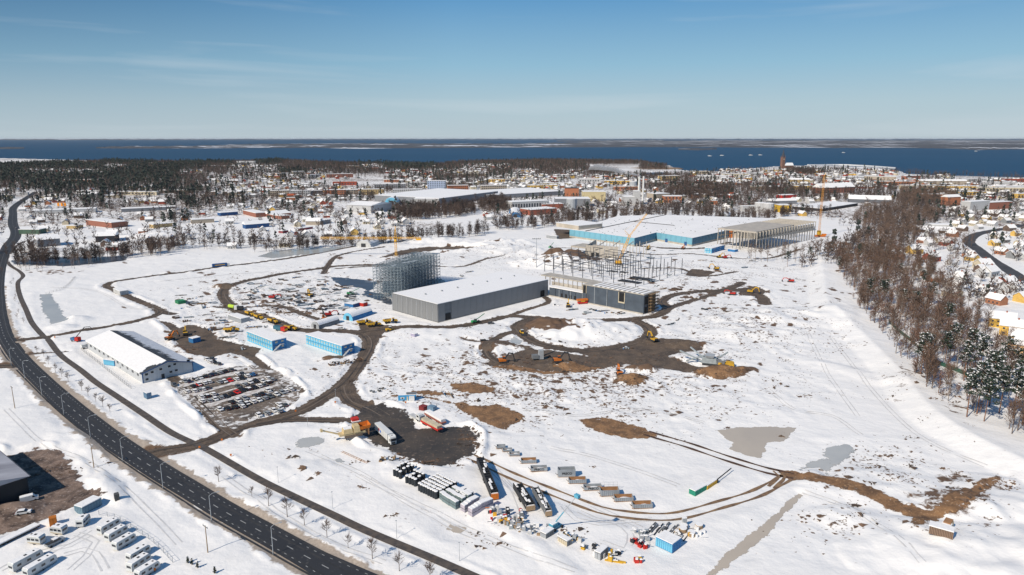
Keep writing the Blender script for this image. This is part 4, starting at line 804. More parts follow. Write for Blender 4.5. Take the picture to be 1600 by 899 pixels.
skip_box('grey skip with lettering third from the left end of the row', 842, 738, 6.0, 2.5, 1.4, 'PRECO', fill='grey')
skip_box('small dark rusty skip at the left end near the yard edge', 783, 703, 3.4, 2.0, 1.2, fill='grey'); skip_box('small low skip, the second one right of the yard edge', 793, 708, 3.6, 2.0, 1.0, fill='grey'); skip_box('small dark skip standing third from the yard edge', 804, 714, 4.0, 2.2, 1.1, fill='grey')
# wire cage
o = thing('wire_cage', 'thin wire frame cage standing behind the tall half snowed skip', 'cage', 951, 768, 0); w = MB()
for k in range(5): w.bar((-3 + k * 1.5, 0, 0), (-3 + k * 1.5, 0, 3), .05)
for k in range(3): w.bar((-3, 0, 1 + k), (3, 0, 1 + k), .05)
w.build('wire_frame', lgrey, o)
# open green and yellow skip pair with a black beam
o, L, Wd = container('green ribbed open container beside the yellow one in the snow field', (1079, 772), (1086, 777.5), (1105, 767), 2.2, C('teal_green', .02, .25, .16), roof=True, cat='skip'); 
o, L, Wd = container('yellow ribbed open container behind the green one', (1101, 765), (1105, 768), (1120, 758), 2.0, yellow, roof=True, cat='skip')
p = at(1120, 757); q = at(1142, 739); bb_ = MB().bar((0, 0, 1.2), (q[0] - p[0], q[1] - p[1], 1.2), .28).box(-.4, .4, -.4, .4, 0, 1.2).build('black_beam', black, loc=p); tag(bb_, 'long black beam laid out behind the yellow container', 'beam')
# arched tents
def tent(label, F0, F1, back, hh, ends, roofm, name='arched_tent'):
    a, b_, c = np.array(G(*F0)), np.array(G(*F1)), np.array(G(*back)); r = math.atan2(*(b_ - a)[::-1]); w = np.hypot(*(b_ - a)); Lg = np.hypot(*(c - b_))
    o = empty(name, (*a, 0), r); tag(o, label, 'tent'); n_ = 12
    arc = lambda k, q=0: (w / 2 - (w / 2 + q) * math.cos(PI * k / n_), (hh + q) * math.sin(PI * k / n_) ** .85 if 0 < k < n_ else 0)
    mb = MB().side([arc(k) for k in range(n_ + 1)], 0, Lg); mb.build('cover', roofm, o)
    e = MB().side([arc(k, -.05) for k in range(n_ + 1)], -.12, 0); e.build('end_wall', ends, o); bx('gate', dark, o, w * .35, w * .65, -.2, -.12, 0, hh * .6)
    s = MB(); ks = list(range(3, n_ - 1)); s.side([arc(k, .2) for k in ks] + [arc(k, .02) for k in ks[::-1]], .3, Lg - .1); s.build('roof_snow', snow_m, o); return o
tent('blue arched storage tent with a light blue front beside the yellow dump trucks', (536, 499.5), (551.5, 502), (592, 493.5), 5, lblue, blue)
tent('grey arched storage tent with snow on top, in front of the blue one', (486, 512.5), (499, 515), (536, 506), 4.6, lgrey, grey)
tent('blue dome hall by the far white warehouse', (601, 321), (621, 321), (632, 318), 14, lblue, lblue, 'dome_tent'); tent('long blue sided arched hall with snow roof left of the brick sheds', (795, 340), (815, 340), (770, 333), 8, blue, blue, 'arched_hall')
tent('low white arched tent in the trees above the blue factory', (1120, 341), (1137, 342), (1112, 340), 8, grey, lgrey)
tent('small white gabled tent left of the tower crane', (556, 386), (580, 387), (572, 380), 7, offw, offw)
# ---- the far town: named buildings ----
WINS = C('window_dark', .05, .055, .07)
def bld(label, x0, x1, y0, y1, ytop, depth, wallm, name='building', cat='building', roofm=None, wins=0, floors=3, roofz=.5, gable=False, side=None, hh=None, group=None):
    a, b_ = np.array(G(x0, y0)), np.array(G(x1, y1)); d = b_ - a; L = np.hypot(*d); r = math.atan2(d[1], d[0]); hh = hh or hgt((x0 + x1) / 2, (y0 + y1) / 2, ytop)
    o = empty(name, (*a, 0), r); tag(o, label, cat, group)
    bx('wall', wallm, o, 0, L, 0, depth, 0, hh)
    if side: bx('side_wall', side, o, L, L + .3, 0, depth, 0, hh)
    if gable: 
        mm = MB(); mm.T = Matrix.Rotation(PI / 2, 4, 'Z') @ Matrix.Scale(-1, 4, (0, 1, 0)); mm.side([(-.8, hh), (depth + .8, hh), (depth / 2, hh + roofz)], -.6, L + .6); q = mm.build('roof', roofm or snow_m, o)
        me = q.data; me.flip_normals()
    else: bx('roof', roofm or snow_m, o, -.4, L + .4, -.4, depth + .4, hh, hh + roofz)
    if wins:
        w = L / wins; wn = MB().box(w * .25, w * .75, -.25, 0, hh / floors * .3, hh / floors * .75).build('window', WINS, o); repeat(wn, [(k * w, 0, f * hh / floors) for k in range(wins) for f in range(floors)])
    return o
lw = C('white_wall', .50, .50, .50); bw = C('beige_wall', .40, .34, .27); yw = C('yellow_wall', .50, .36, .17); rw = C('brick_wall', .30, .12, .08); gw = C('grey_wall', .22, .23, .25); ow = C('orange_wall', .42, .16, .08)
bld('long white warehouse with grey side wall beyond the blue dome', 647, 686, 322, 322, 311, 60, lw, 'white_warehouse', 'warehouse'); bld('long pale grey warehouse running far to the right behind the bare trees', 686, 778, 322, 309, 311, 150, gw, 'white_warehouse', 'warehouse', hh=13)
bld('tall pale blue apartment tower behind the white warehouse', 668, 696, 302, 302, 283, 16, C('tower_blue', .42, .50, .66), 'tower_block', 'tower', wins=8, floors=7, side=gw)
for k, (x0, x1, yb, yt, m_, lb_) in enumerate([(419, 452, 307, 298, bw, 'cream apartment block, leftmost of the long row'), (455, 484, 307, 298, lw, 'white gridded apartment block, second in the long row'), (487, 505, 306, 298, gw, 'grey apartment block, third in the long row'), (506, 540, 306, 297, ow, 'orange fronted apartment block half behind bare trees'),
        (541, 560, 305, 297, bw, 'beige apartment block behind the bare trees of the row'), (562, 600, 305, 296, yw, 'yellow ended apartment block in the long row'), (614, 660, 305, 296, lw, 'white balcony block left of the pale blue tower'), (585, 634, 296, 288, gw, 'grey block with reddish roof above the white balcony block'),
        (700, 732, 300, 290, ow, 'orange apartment block right of the pale blue tower'), (752, 792, 300, 290, bw, 'beige apartment block above the far warehouse'), (433, 448, 277, 271, C('pinkish', .55, .38, .30), 'pinkish block on the wooded rise'), (482, 500, 280, 273, lw, 'white block above the small houses'), (510, 552, 278, 272, rw, 'dark brick school with flat snow roof'),
        (458, 476, 275, 268, bw, 'pale block between the dark woods')]):
    bld(lb_, x0, x1, yb, yb - .6, yt, 13, m_, 'apartment_block', 'apartment block', wins=int((x1 - x0) / 3.2), floors=3)
bld('orange red cube tower above the silo factory', 883, 904, 309, 309, 294.5, 22, ow, 'red_tower_block', 'factory', roofm=dark, side=brick); bld('grey factory base under the red tower', 868, 922, 323, 323, 311, 40, gw, 'grey_factory', 'factory')
bld('pale yellow hall with three dark windows near the chimneys', 911, 946, 315, 315, 300, 30, C('pale_yellow', .62, .52, .30), 'yellow_hall', 'hall', wins=0); bld('white long shed with window band left of the silos', 800, 858, 329, 326, 315, 24, lw, 'white_shed', 'shed', wins=14, floors=1)
bld('long brick shed with snow roof right of the blue arched hall', 829, 870, 337, 334, 327, 30, brick, 'brick_shed', 'shed'); bld('low brick shed, between white shed and silos', 848, 880, 327, 326, 319, 20, brick, 'brick_shed', 'shed'); bld('flat white factory roofs left of the red tower', 762, 880, 312, 305, 302, 120, gw, 'flat_factory', 'factory')
bld('dark grey hall with a broad white gable roof in the upper right', 1326, 1392, 317, 319, 312, 26, M('slate_hall', (.12, .13, .15)), 'dark_shed', 'hall', gable=True, roofz=7, side=dark)
bld('yellow fuel tank drum block near the crane', 1217, 1236, 332, 332, 321, 22, C('drum_yellow', .72, .45, .04), 'yellow_drum', 'tank'); bld('red shed on the snow above the grey sheds', 1222, 1244, 312, 311, 305, 16, red, 'red_shed', 'shed'); bld('grey gabled shed left of the crane with snow roof', 1206, 1245, 320, 319, 314, 16, gw, 'grey_shed', 'shed', gable=True, roofz=4)
bld('black low supermarket with yellow signs right of the crane', 1285, 1340, 331, 322, 322, 50, C('near_black', .03, .03, .035), 'supermarket', 'shop'); bld('wide brick school with snow mansard roof', 1282, 1335, 303, 301, 293, 24, rw, 'brick_school', 'school', gable=True, roofz=9, wins=12, floors=3)
bld('orange brick factory office with windows right of the chimneys', 1038, 1065, 317, 317, 307, 22, ow, 'brick_office', 'office', wins=5, floors=2); bld('small orange red cube in the works yard', 1112, 1121, 320, 320, 314, 12, ow, 'orange_block', 'building'); bld('tall white boiler house beside the chimneys', 991, 1000, 320, 320, 299, 18, lw, 'boiler_house', 'factory', side=gw); bld('white stepped works building left of the boiler house', 975, 991, 320, 320, 308, 30, lw, 'works_building', 'factory')
bld('beige works hall right of the white chimney', 1025, 1046, 314, 313, 303, 30, bw, 'works_hall', 'factory'); bld('cream domed mansion near the water, left part of the town front', 1033, 1062, 283, 282, 275, 16, yw, 'domed_house', 'house', wins=7, floors=2)
for k, (x0, x1, y0, y1, yt, dp, m_, lb_) in enumerate([(30, 62, 366, 366, 359, 14, C('dull_green', .07, .13, .09), 'green walled low workshop'), (60, 95, 387, 384, 374, 26, gw, 'grey gabled barn with big snow roof by the left road'), (104, 122, 358, 358, 353, 12, yw, 'yellow little workshop'), (135, 175, 352, 357, 346, 22, rw, 'brick fronted long shed'), (150, 180, 379, 378, 369, 18, C('blackish', .02, .022, .03), 'black gabled barn beside the grey one'),
        (190, 275, 332, 328, 325, 20, gw, 'long flat grey warehouse'), (50, 150, 336, 332, 328, 22, lw, 'long pale warehouse with snowy roof'), (384, 421, 358, 355, 350, 12, dblue, 'dark blue walled workshop'), (345, 372, 338, 336, 332, 14, dblue, 'blue shed with red corner'), (425, 440, 341, 343, 337, 14, rw, 'red edged flat shop'), (425, 455, 340, 337, 334, 30, rw, 'brown flat shop right of the red one'),
        (380, 400, 335, 340, 331, 16, rw, 'red roofed small shop'), (442, 489, 365, 358, 358, 8, C('maroon', .25, .04, .05), 'long maroon row of garages'), (478, 500, 352, 352, 346, 14, bw, 'beige farmhouse'), (505, 517, 351, 349, 344, 14, gw, 'grey barn by the beige farmhouse'), (300, 335, 350, 348, 343, 14, bw, 'brown long workshop'), (542, 580, 332, 334, 321, 60, lw, 'low white tent like hall'),
        (505, 520, 326, 325, 322, 10, ow, 'small tan shed on open snow'), (240, 270, 357, 354, 350, 12, yw, 'olive long shed with yellow end'), (1480, 1500, 322, 321, 308, 14, ow, 'orange brick house block'), (1515, 1545, 330, 328, 315, 16, lw, 'white villa with snow roof'), (1545, 1580, 328, 326, 316, 16, rw, 'dark brick block'), (1432, 1490, 363, 366, 360, 22, brown, 'long brown low hall in the wood edge'), (1455, 1488, 358, 359, 352, 16, lw, 'white roofed hall behind the brown one'),
        (1415, 1438, 281, 280, 275, 14, rw, 'red brick flats by the water'), (1440, 1510, 289, 289, 283, 14, bw, 'beige row of flats'), (1540, 1590, 291, 291, 285, 14, lw, 'white flats on the right'), (1350, 1400, 283, 284, 276, 14, bw, 'cream flats by the lake'), (1235, 1265, 287, 287, 281, 14, yw, 'yellow manor house'), (1185, 1205, 284, 284, 279, 12, lw, 'white low house'), (1160, 1200, 330, 329, 322, 8, lw, 'white storage tank shed')]):
    bld(lb_ + ' with snow on its roof' if 'snow' not in lb_ else lb_, x0, x1, y0, y1, yt, dp, m_, 'building', 'building', gable=(k % 3 == 1), roofz=.6 if k % 3 != 1 else 4)
def cyl(name, label, cat, px, py, yt, r, m, cap=snow_m, n=14, group=None):
    hh = hgt(px, py, yt); o = thing(name, label, cat, px, py, 0, group); MB().tube((0, 0, 0), (0, 0, hh), r, n=n).build('shell', m, o); MB().tube((0, 0, hh), (0, 0, hh + .5), r * .97, n=n).build('top_cap', cap, o); return o
cyl('silo', 'pale grey ribbed silo below the red tower', 'silo', 893, 328, 311, 9, lgrey); cyl('silo', 'white storage tank left of the yellow drum block', 'silo', 1187, 331, 317, 9, lw); cyl('silo', 'white storage tank nearer to the yellow drum block', 'silo', 1200, 332, 318, 9, lw); cyl('silo', 'grey round tank behind the chimneys', 'silo', 989, 296, 284, 9, lgrey)
for px, yb, yt, r_, lb_ in ((997.5, 318, 275, 2.0, 'white factory chimney, the left of the two'), (1004, 321, 275.5, 1.7, 'white factory chimney, the right of the two')):
    cyl('factory_chimney', lb_, 'chimney', px, yb, yt, r_, white, cap=dark, n=10)
# church
o = thing('church', 'brown brick church with a tall dark pointed spire by the lake', 'church', 1222, 266, .3); ht = hgt(1222, 266, 246); hs = hgt(1222, 266, 233.5)
bk = C('church_brick', .22, .12, .09); bx('tower', bk, o, -6, 6, -6, 6, 0, ht); MB().tube((0, 0, ht), (0, 0, hs), 6.5, .3, n=8).build('spire', C('copper_dark', .05, .055, .07), o); bx('nave', bk, o, 6, 44, -8, 8, 0, 17); MB().box(6, 44, -9, 9, 17, 27, ty=8.5).build('roof', snow_m, o)
for sx in (-5, 5):
    for sy in (-5, 5): MB().tube((sx, sy, ht), (sx, sy, ht + 8), 1.2, .1, n=4).build('pinnacle', bk, o)
bx('clock_face', cream, o, -2, 2, -6.3, -6, ht - 9, ht - 5)
# orange flags by the road
for k, px in enumerate((92, 97.5, 102.5)):
    o = thing('advertising_pylon', ('left', 'middle', 'right')[k] + ' one of the three orange sign pylons on the far left roadside', 'sign', px, 326, 0); bx('post', grey, o, -.3, .3, -.3, .3, 0, 9); bx('panel', C('sign_orange', .9, .32, .02), o, -1.8, 1.8, -.4, .4, 4, 9.5)
# ---------------- vehicles ----------------
PROTO = {}
def place(key, label, px, py, rz, group=None, cat=None, dz=0.0):
    """first use stands the prototype itself, later ones copy it with its parts"""
    o, used = PROTO[key]
    if used: o = copy_tree(o)
    PROTO[key][1] = True
    x, y = G(px, py); o.location = (x, y, hz(x, y) + dz); o.rotation_euler.z = rz; o['label'] = label
    if group: o['group'] = group
    elif 'group' in o: del o['group']
    if cat: o['category'] = cat
    return o
def proto(key, name, cat):
    o = empty(name, (0, -500, -50)); o['category'] = cat; PROTO[key] = [o, False]; return o
WH = MB().tube((0, -.12, 0), (0, .12, 0), .33, n=10)
def wheels(o, pts, r=.33, w=.24, m=None):
    q = MB().tube((0, -w / 2, 0), (0, w / 2, 0), r, n=10).build('wheel', m or tyre, o); repeat(q, [(x, y, r) for x, y in pts])
def car(key, m, est=False, snowy=True):
    o = proto(key, 'parked_car', 'car')
    b = [(-2.2, .35), (2.15, .35), (2.25, .75), (1.2, .95), (-2.1, .98), (-2.28, .7)]
    MB().side(b, -.88, .88).build('body', m, o)
    c = [(-1.95 if est else -1.7, .96), (1.15, .94), (.45, 1.42), (-1.45 if not est else -1.8, 1.45)]
    MB().side(c, -.80, .80).build('windows', glass, o)
    MB().side([(-1.5 if not est else -1.85, 1.43), (.42, 1.40), (.38, 1.5), (-1.4 if not est else -1.75, 1.53)], -.74, .74).build('roof', snow_m if snowy else m, o)
    if snowy: MB().box(1.25, 2.15, -.75, .75, .9, 1.0, tx=.1, ty=.1).build('bonnet_snow', snow_m, o)
    wheels(o, [(1.35, .82), (1.35, -.82), (-1.35, .82), (-1.35, -.82)])
    for y in (.6, -.6): bx('headlight', lgrey, o, 2.18, 2.27, y - .2, y + .2, .55, .7); bx('tail_light', red, o, -2.29, -2.22, y - .2, y + .2, .65, .85)
CC = {'black': C('car_black', .015, .016, .02), 'white': C('car_white', .62, .62, .62), 'silver': C('car_silver', .30, .32, .34), 'grey': C('car_grey', .09, .10, .11), 'red': C('car_red', .60, .02, .02), 'blue': C('car_blue', .03, .15, .35), 'navy': C('car_navy', .015, .03, .07)}
for k, m in CC.items():
    car(k, m, est=k in ('black', 'silver'), snowy=k not in ('black', 'blue', 'grey', 'navy', 'silver')); 
car('black_snowy', CC['black'], snowy=True); car('red_bare', CC['red'], snowy=False)
def zp(x, y): return 270 + x / 8, 560 + y / 8
rowsP = [('row nearest the grey gabled hall', [(20,335,'grey'),(155,290,'silver'),(200,292,'navy'),(285,262,'black_snowy'),(345,245,'white'),(410,232,'black'),(485,208,'navy'),(530,200,'grey'),(590,182,'silver'),(655,165,'black'),(735,148,'grey')]),
 ('second row from the hall', [(255,352,'black'),(328,332,'red'),(398,312,'white'),(455,298,'white'),(590,300,'silver'),(650,292,'white'),(718,280,'red_bare'),(800,265,'white'),(872,255,'black'),(935,222,'white'),(1000,205,'blue'),(810,205,'white'),(870,198,'grey')]),
 ('third row from the hall', [(180,420,'white'),(270,412,'white'),(340,395,'silver'),(430,375,'grey'),(375,392,'white')]),
 ('fourth row from the hall', [(360,485,'white'),(430,472,'black_snowy'),(505,452,'white'),(815,358,'grey'),(900,330,'silver'),(970,302,'white'),(1040,288,'black'),(1130,290,'white'),(1190,252,'white'),(1240,270,'silver'),(1190,300,'black_snowy')]),
 ('fifth row from the hall', [(370,538,'white'),(455,535,'silver'),(535,515,'white'),(605,495,'silver'),(665,482,'black'),(735,450,'black'),(808,428,'red_bare'),(880,402,'black'),(950,388,'black_snowy'),(1020,368,'black'),(1085,348,'white'),(1135,340,'grey')]),
 ('sixth row from the hall', [(738,552,'black'),(820,532,'white'),(905,505,'silver'),(1035,468,'grey'),(1110,448,'black'),(1190,405,'white')]),
 ('longest row next to the dark lane', [(590,642,'white'),(688,632,'black'),(780,612,'black'),(850,580,'silver'),(868,605,'white'),(930,572,'black_snowy'),(1005,548,'white'),(1080,528,'white'),(1150,502,'silver'),(1220,480,'grey'),(1300,455,'white'),(1370,428,'silver'),(1410,415,'white'),(1475,395,'white')]),
 ('short row below the dark lane', [(1080,715,'white'),(1180,690,'silver'),(1270,655,'white'),(1330,665,'silver'),(1350,625,'white'),(1400,590,'grey'),(1330,580,'white')]),
 ('group between hall and lane top', [(430,22,'white'),(475,58,'white'),(530,65,'black'),(580,82,'grey'),(490,12,'grey')])]
ar = yaw(zp(590, 642), zp(1475, 395)); rr = random.Random(3)
ORD = 'first second third fourth fifth sixth seventh eighth ninth tenth eleventh twelfth thirteenth fourteenth'.split()
for rn, lst in rowsP:
    for k, (x, y, c) in enumerate(lst):
        cn_ = {'black_snowy': 'black snow topped', 'red_bare': 'bright red', 'white': 'white', 'grey': 'dark grey', 'navy': 'dark navy'}.get(c, c)
        pos = ORD[sorted(range(len(lst)), key=lambda i_: lst[i_][0]).index(k)]
        p = zp(x, y); s = 1 if rr.random() < .5 else -1
        place(c, f'{cn_} car, {pos} from left in the {rn}', p[0], p[1] + 1.2, ar - s * PI / 2 + rr.uniform(-.06, .06), 'cars in the car park')
for c, px, py, a, lb_ in [('black_snowy', 756, 536, .2, 'black car alone on the snow left of the haul road loop'), ('grey', 767, 507, .3, 'dark car behind the green telehandler'), ('white', 533, 515, .1, 'white car in front of the grey arched tent'), ('silver', 24, 388, .9, 'grey car on the far main road'), ('white', 416, 501.5, -.4, 'white car between the dump trucks'),
                          ('white', 38, 813 - 6, .35, 'white car by the dark hall'), ('grey', 5, 778, .3, 'dark car under the dark hall wall'), ('silver', 27, 357, 1.2, 'pale car on the far bend')]:
    place(c, lb_, px, py, a)
# van, pickup
o = proto('van', 'van', 'van'); MB().side([(-2.5, .4), (2.6, .4), (2.7, 1.1), (1.9, 1.35), (1.3, 2.1), (-2.5, 2.15)], -.95, .95).build('body', CC['white'], o)
MB().side([(1.0, 1.4), (1.85, 1.38), (1.3, 2.0), (1.0, 2.0)], -.98, .98).build('window', glass, o); wheels(o, [(1.7, .9), (1.7, -.9), (-1.6, .9), (-1.6, -.9)]); bx('roof_snow', snow_m, o, -2.4, 1.2, -.85, .85, 2.13, 2.25)
place('van', 'white van parked beside the dark hall doors bottom left', 46, 784, yaw((32, 787), (60, 780)))
o = proto('pickup', 'pickup', 'pickup'); MB().side([(-2.6, .5), (2.5, .5), (2.6, 1.0), (1.4, 1.15), (-2.6, 1.1)], -.92, .92).build('body', CC['silver'], o)
MB().side([(-.9, 1.1), (1.4, 1.1), (.8, 1.75), (-.7, 1.78)], -.85, .85).build('windows', glass, o); bx('load_cover', dark, o, -2.5, -.95, -.8, .8, 1.1, 1.2); wheels(o, [(1.6, .85), (1.6, -.85), (-1.6, .85), (-1.6, -.85)])
bx('roof_snow', snow_m, o, -.65, .75, -.75, .75, 1.76, 1.88)
place('pickup', 'silver estate car with open snowy tail among the caravans', 87, 853.5, yaw((75, 858), (103, 844)))
# caravans
beigec = C('caravan_beige', .50, .44, .34); cw = C('caravan_white', .58, .60, .60)
def caravan(key, Ln, hh, m, low, stripe=True):
    o = proto(key, 'caravan', 'caravan'); w = 1.15
    MB().side([(-Ln / 2, .45), (Ln / 2 - .3, .45), (Ln / 2, .9), (Ln / 2 - .25, hh - .35), (Ln / 2 - .7, hh), (-Ln / 2 + .25, hh), (-Ln / 2, hh - .3)], -w, w).build('body', m, o)
    bx('skirt', low, o, -Ln / 2 + .1, Ln / 2 - .3, -w - .03, w + .03, .45, .8)
    for s in (-1, 1):
        for u in (-.3, .02, .32): bx('window', glass, o, Ln * u - .55, Ln * u + .55, min(s * w, s * (w + .05)), max(s * w, s * (w + .05)), 1.35, 2.0)
    bx('end_window', glass, o, -Ln / 2 - .05, -Ln / 2, -.8, .8, 1.35, 2.0); bx('front_window', glass, o, Ln / 2 - .2, Ln / 2 + .0, -.8, .8, 1.35, 1.95)
    bx('roof_snow', snow_m, o, -Ln / 2 + .3, Ln / 2 - .8, -w + .05, w - .05, hh, hh + .16); bx('roof_hatch', dark, o, -.4, .3, -.3, .3, hh + .1, hh + .28); bx('roof_hatch', dark, o, Ln * .25, Ln * .25 + .4, -.25, .25, hh + .1, hh + .25)
    wheels(o, [(0, w - .1), (0, -w + .1)]); MB().bar((Ln / 2 - .2, 0, .5), (Ln / 2 + 1.2, 0, .45), .1).build('drawbar', dark, o)
caravan('caravan', 6.6, 2.6, cw, lgrey); caravan('beige_caravan', 4.6, 2.6, cw, beigec); caravan('long_caravan', 8.6, 2.75, cw, lgrey)
hc = yaw((150, 842), (188, 821)) 
for k, (px, py) in enumerate([(171, 831), (183, 842), (195, 854.5), (217, 871), (218, 885), (231, 897)]):
    place('caravan', ['white motorhome like caravan at the top of the right hand column', 'white round ended caravan second from the top of the column', 'white caravan with dark band third from the top, by the brown hedge', 'white caravan fourth from the top of the right hand column', 'white caravan fifth from the top of the right hand column', 'white caravan cut by the bottom edge of the photo'][k], px, py, hc + random.uniform(-.04, .04), 'white caravans parked on the snow')
place('beige_caravan', 'small white and beige caravan right of the orange box', 93, 836, hc + PI / 2 + .2); place('beige_caravan', 'small beige fronted caravan left of the silver estate car', 58, 851, hc + PI / 2 + .25); place('beige_caravan', 'white coachbuilt camper with a big front window below the blue container', 131, 822, hc + .5)
place('long_caravan', 'long white coach at the bottom left, the rear one of two', 42, 883, hc + .02); place('long_caravan', 'long white coach with dark side stripes, front one of two', 64, 891, hc + .05)
o = thing('flat_trailer', 'long low flat trailer under snow beside the brown muddy track', 'trailer', 25, 842, yaw((5, 850), (48, 829))); bx('deck', snow_m, o, -6.5, 6.5, -1.3, 1.3, .9, 1.25); bx('chassis', dark, o, -6.4, 6.6, -1.35, 1.2, .5, .9); bx('tail_board', red, o, -6.7, -6.4, -1.3, 1.3, .6, 1.2); wheels(o, [(-4, 1), (-4, -1), (-2.8, 1), (-2.8, -1)], .45)
# machines
def dumper(key):
    o = proto(key, 'dump_truck', 'dump truck')
    MB().side([(-4.6, 1.5), (-.2, 1.3), (.4, 3.0), (-4.9, 2.7), (-5.4, 2.2)], -1.35, 1.35).build('dump_body', yellow, o); bx('chassis', dark, o, -4.2, 4.2, -.6, .6, .9, 1.4)
    MB().side([(.9, 1.4), (2.2, 1.4), (2.2, 2.6), (1.9, 3.3), (.9, 3.3)], -.75, .75).build('cab', glass, o); bx('cab_roof', yellow, o, .8, 2.3, -.85, .85, 3.3, 3.45); MB().side([(2.2, 1.1), (4.3, 1.1), (4.5, 1.7), (3.9, 2.3), (2.2, 2.5)], -.9, .9).build('bonnet', yellow, o)
    bx('load', brown, o, -4.3, -.1, -1.15, 1.15, 2.4, 2.95, tx=.4, ty=.3); wheels(o, [(3.0, 1.15), (3.0, -1.15), (-1.4, 1.15), (-1.4, -1.15), (-3.2, 1.15), (-3.2, -1.15)], .9, .6)
dumper('dumper')
for px, py, a, lb_ in [(570, 507, .35, 'yellow articulated dump truck nearest the blue tent, left one of three'), (585, 510.5, .3, 'yellow articulated dump truck in the middle of the three by the junction'), (611, 506.5, .25, 'yellow articulated dump truck, right one of the three by the junction'),
                       (455, 516, -.5, 'yellow dump truck right behind the container offices on the haul road'), (391, 493.5, -.75, 'yellow dump truck at the head of the line on the left road'), (405, 499, -.75, 'yellow dump truck second in the line on the left road'), (427, 505, -.7, 'brown yellow dump truck last in the line, near the white car'), (363, 521, .1, 'yellow dump truck parked alone on dark mud left of the offices')]:
    place('dumper', lb_, px, py, a, 'yellow dump trucks')
def excav(key, m, boomm=None, reach=1.0):
    o = proto(key, 'excavator', 'excavator'); boomm = boomm or m
    for s in (-1, 1): MB().side([(-2.2, .1), (2.2, .1), (2.5, .5), (2.2, .95), (-2.2, .95), (-2.5, .5)], s * 1.3 - .3, s * 1.3 + .3).build('track', dark, o)
    MB().side([(-2.6, 1.1), (1.5, 1.1), (1.5, 1.9), (-2.4, 2.4), (-2.8, 1.9)], -1.3, 1.3).build('house', m, o); MB().side([(.1, 1.9), (1.7, 1.4), (1.8, 2.4), (1.4, 3.1), (.1, 3.1)], .25, 1.25).build('cab', glass, o); bx('cab_roof', m, o, 0, 1.5, .2, 1.3, 3.1, 3.22); bx('counterweight', dark, o, -3.0, -2.5, -1.25, 1.25, 1.1, 2.2)
    z = reach
    MB().side([(1.0, 1.8), (3.4, 4.6 * z), (5.4, 4.3 * z), (5.4, 4.8 * z), (3.3, 5.3 * z), (.6, 2.3)], -.35, .25).build('boom', boomm, o); MB().side([(5.1, 5.0 * z), (5.7, 5.0 * z), (6.7, 1.4), (6.3, 1.3)], -.25, .15).build('arm', boomm, o); MB().side([(6.2, 1.6), (7.1, 1.4), (6.9, .3), (5.9, .2)], -.7, .6).build('bucket', dark, o)
excav('ex_yellow', yellow); excav('ex_orange', orange, reach=.9); excav('ex_dark', orange, dark, 1.05); excav('ex_red', red, reach=.7)
for key, px, py, a, lb_ in [('ex_dark', 872, 573, .25, 'orange and yellow excavator with dark boom digging in the brown heap, the right one'), ('ex_dark', 786, 567, .3, 'orange and yellow excavator with dark boom at the left end of the mud'), ('ex_orange', 968, 588, 1.6, 'orange excavator beside the rust coloured rubble mound'), ('ex_yellow', 1173, 458, -.5, 'yellow excavator on the brown mud at the upper right of the site'),
                            ('ex_red', 1144, 461, 2.6, 'red excavator left of the yellow one on the mud'), ('ex_red', 1235, 441, 2.8, 'small red excavator alone on the white slope near the wood'), ('ex_yellow', 1119, 422, 2.7, 'yellow excavator working alone beyond the steel columns'), ('ex_yellow', 485, 464, 2.2, 'small yellow excavator in the snowy storage field'),
                            ('ex_yellow', 1021, 536, 2.0, 'yellow machine on the haul road bend below the dark hall'), ('ex_yellow', 1124, 404, .4, 'yellow machine left of the red one near the blue container stack'), ('ex_red', 1133, 405, .2, 'red machine right of the yellow one near the container stack'), ('ex_yellow', 1012, 391, 1, 'yellow crawler near the factory apron'), ('ex_yellow', 888, 480, 1.5, 'small yellow loader on snow in front of the dark hall'), ('ex_orange', 266, 533, 1.2, 'orange digger on the brown mud behind the gabled hall'), ('ex_orange', 1067, 390, 1, 'orange lift in front of the blue factory'), ('ex_red', 426, 468, 0.1, 'flat red machine lying in the storage field'), ('ex_red', 514, 494, .5, 'red boom machine beside the arched tents'), ('ex_yellow', 290, 524, 2, 'small yellow digger right of the gabled hall'), ('ex_dark', 507, 500, 2, 'orange and dark machine on the snow left of the tents')]:
    place(key, lb_, px, py, a)
def loader(key, m):
    o = proto(key, 'wheel_loader', 'wheel loader'); MB().side([(-3, .9), (.2, .9), (.2, 1.9), (-2.8, 2.1)], -1, 1).build('engine_cover', m, o); MB().side([(-.8, 1.9), (.6, 1.7), (.5, 3.1), (-.7, 3.1)], -.75, .75).build('cab', glass, o); bx('cab_roof', white, o, -.9, .6, -.85, .85, 3.1, 3.22)
    MB().side([(.4, 1.2), (2.8, .6), (2.9, 1.0), (.4, 1.9)], -.6, .6).build('lift_arm', m, o); MB().side([(2.7, .2), (4.0, .2), (3.7, .4), (3.0, 1.5), (2.7, 1.5)], -1.4, 1.4).build('bucket', dark, o); wheels(o, [(1.4, .95), (1.4, -.95), (-1.8, .95), (-1.8, -.95)], .75, .5)
loader('loader', yellow); loader('telehandler', C('machine_green', .03, .30, .10))
place('loader', 'yellow wheel loader with big bucket driving on the haul road loop', 816, 523, -1.3); place('loader', 'brown yellow wheel loader at the muddy junction', 610, 518, .5); place('telehandler', 'green telehandler with a raised arm in front of the grey warehouse', 743, 505, .6); MB().bar((0, 0, 2), (7, 0, 5.5), .35).build('raised_boom', green, PROTO['telehandler'][0])
place('loader', 'yellow loader at the yellow screening plant', 1129, 573, .5)
place('telehandler', 'green machine pair by the snowy hill near the portal frame', 860, 388, 1.0); place('telehandler', 'green machine at left of the storage rows', 548, 462, 0)
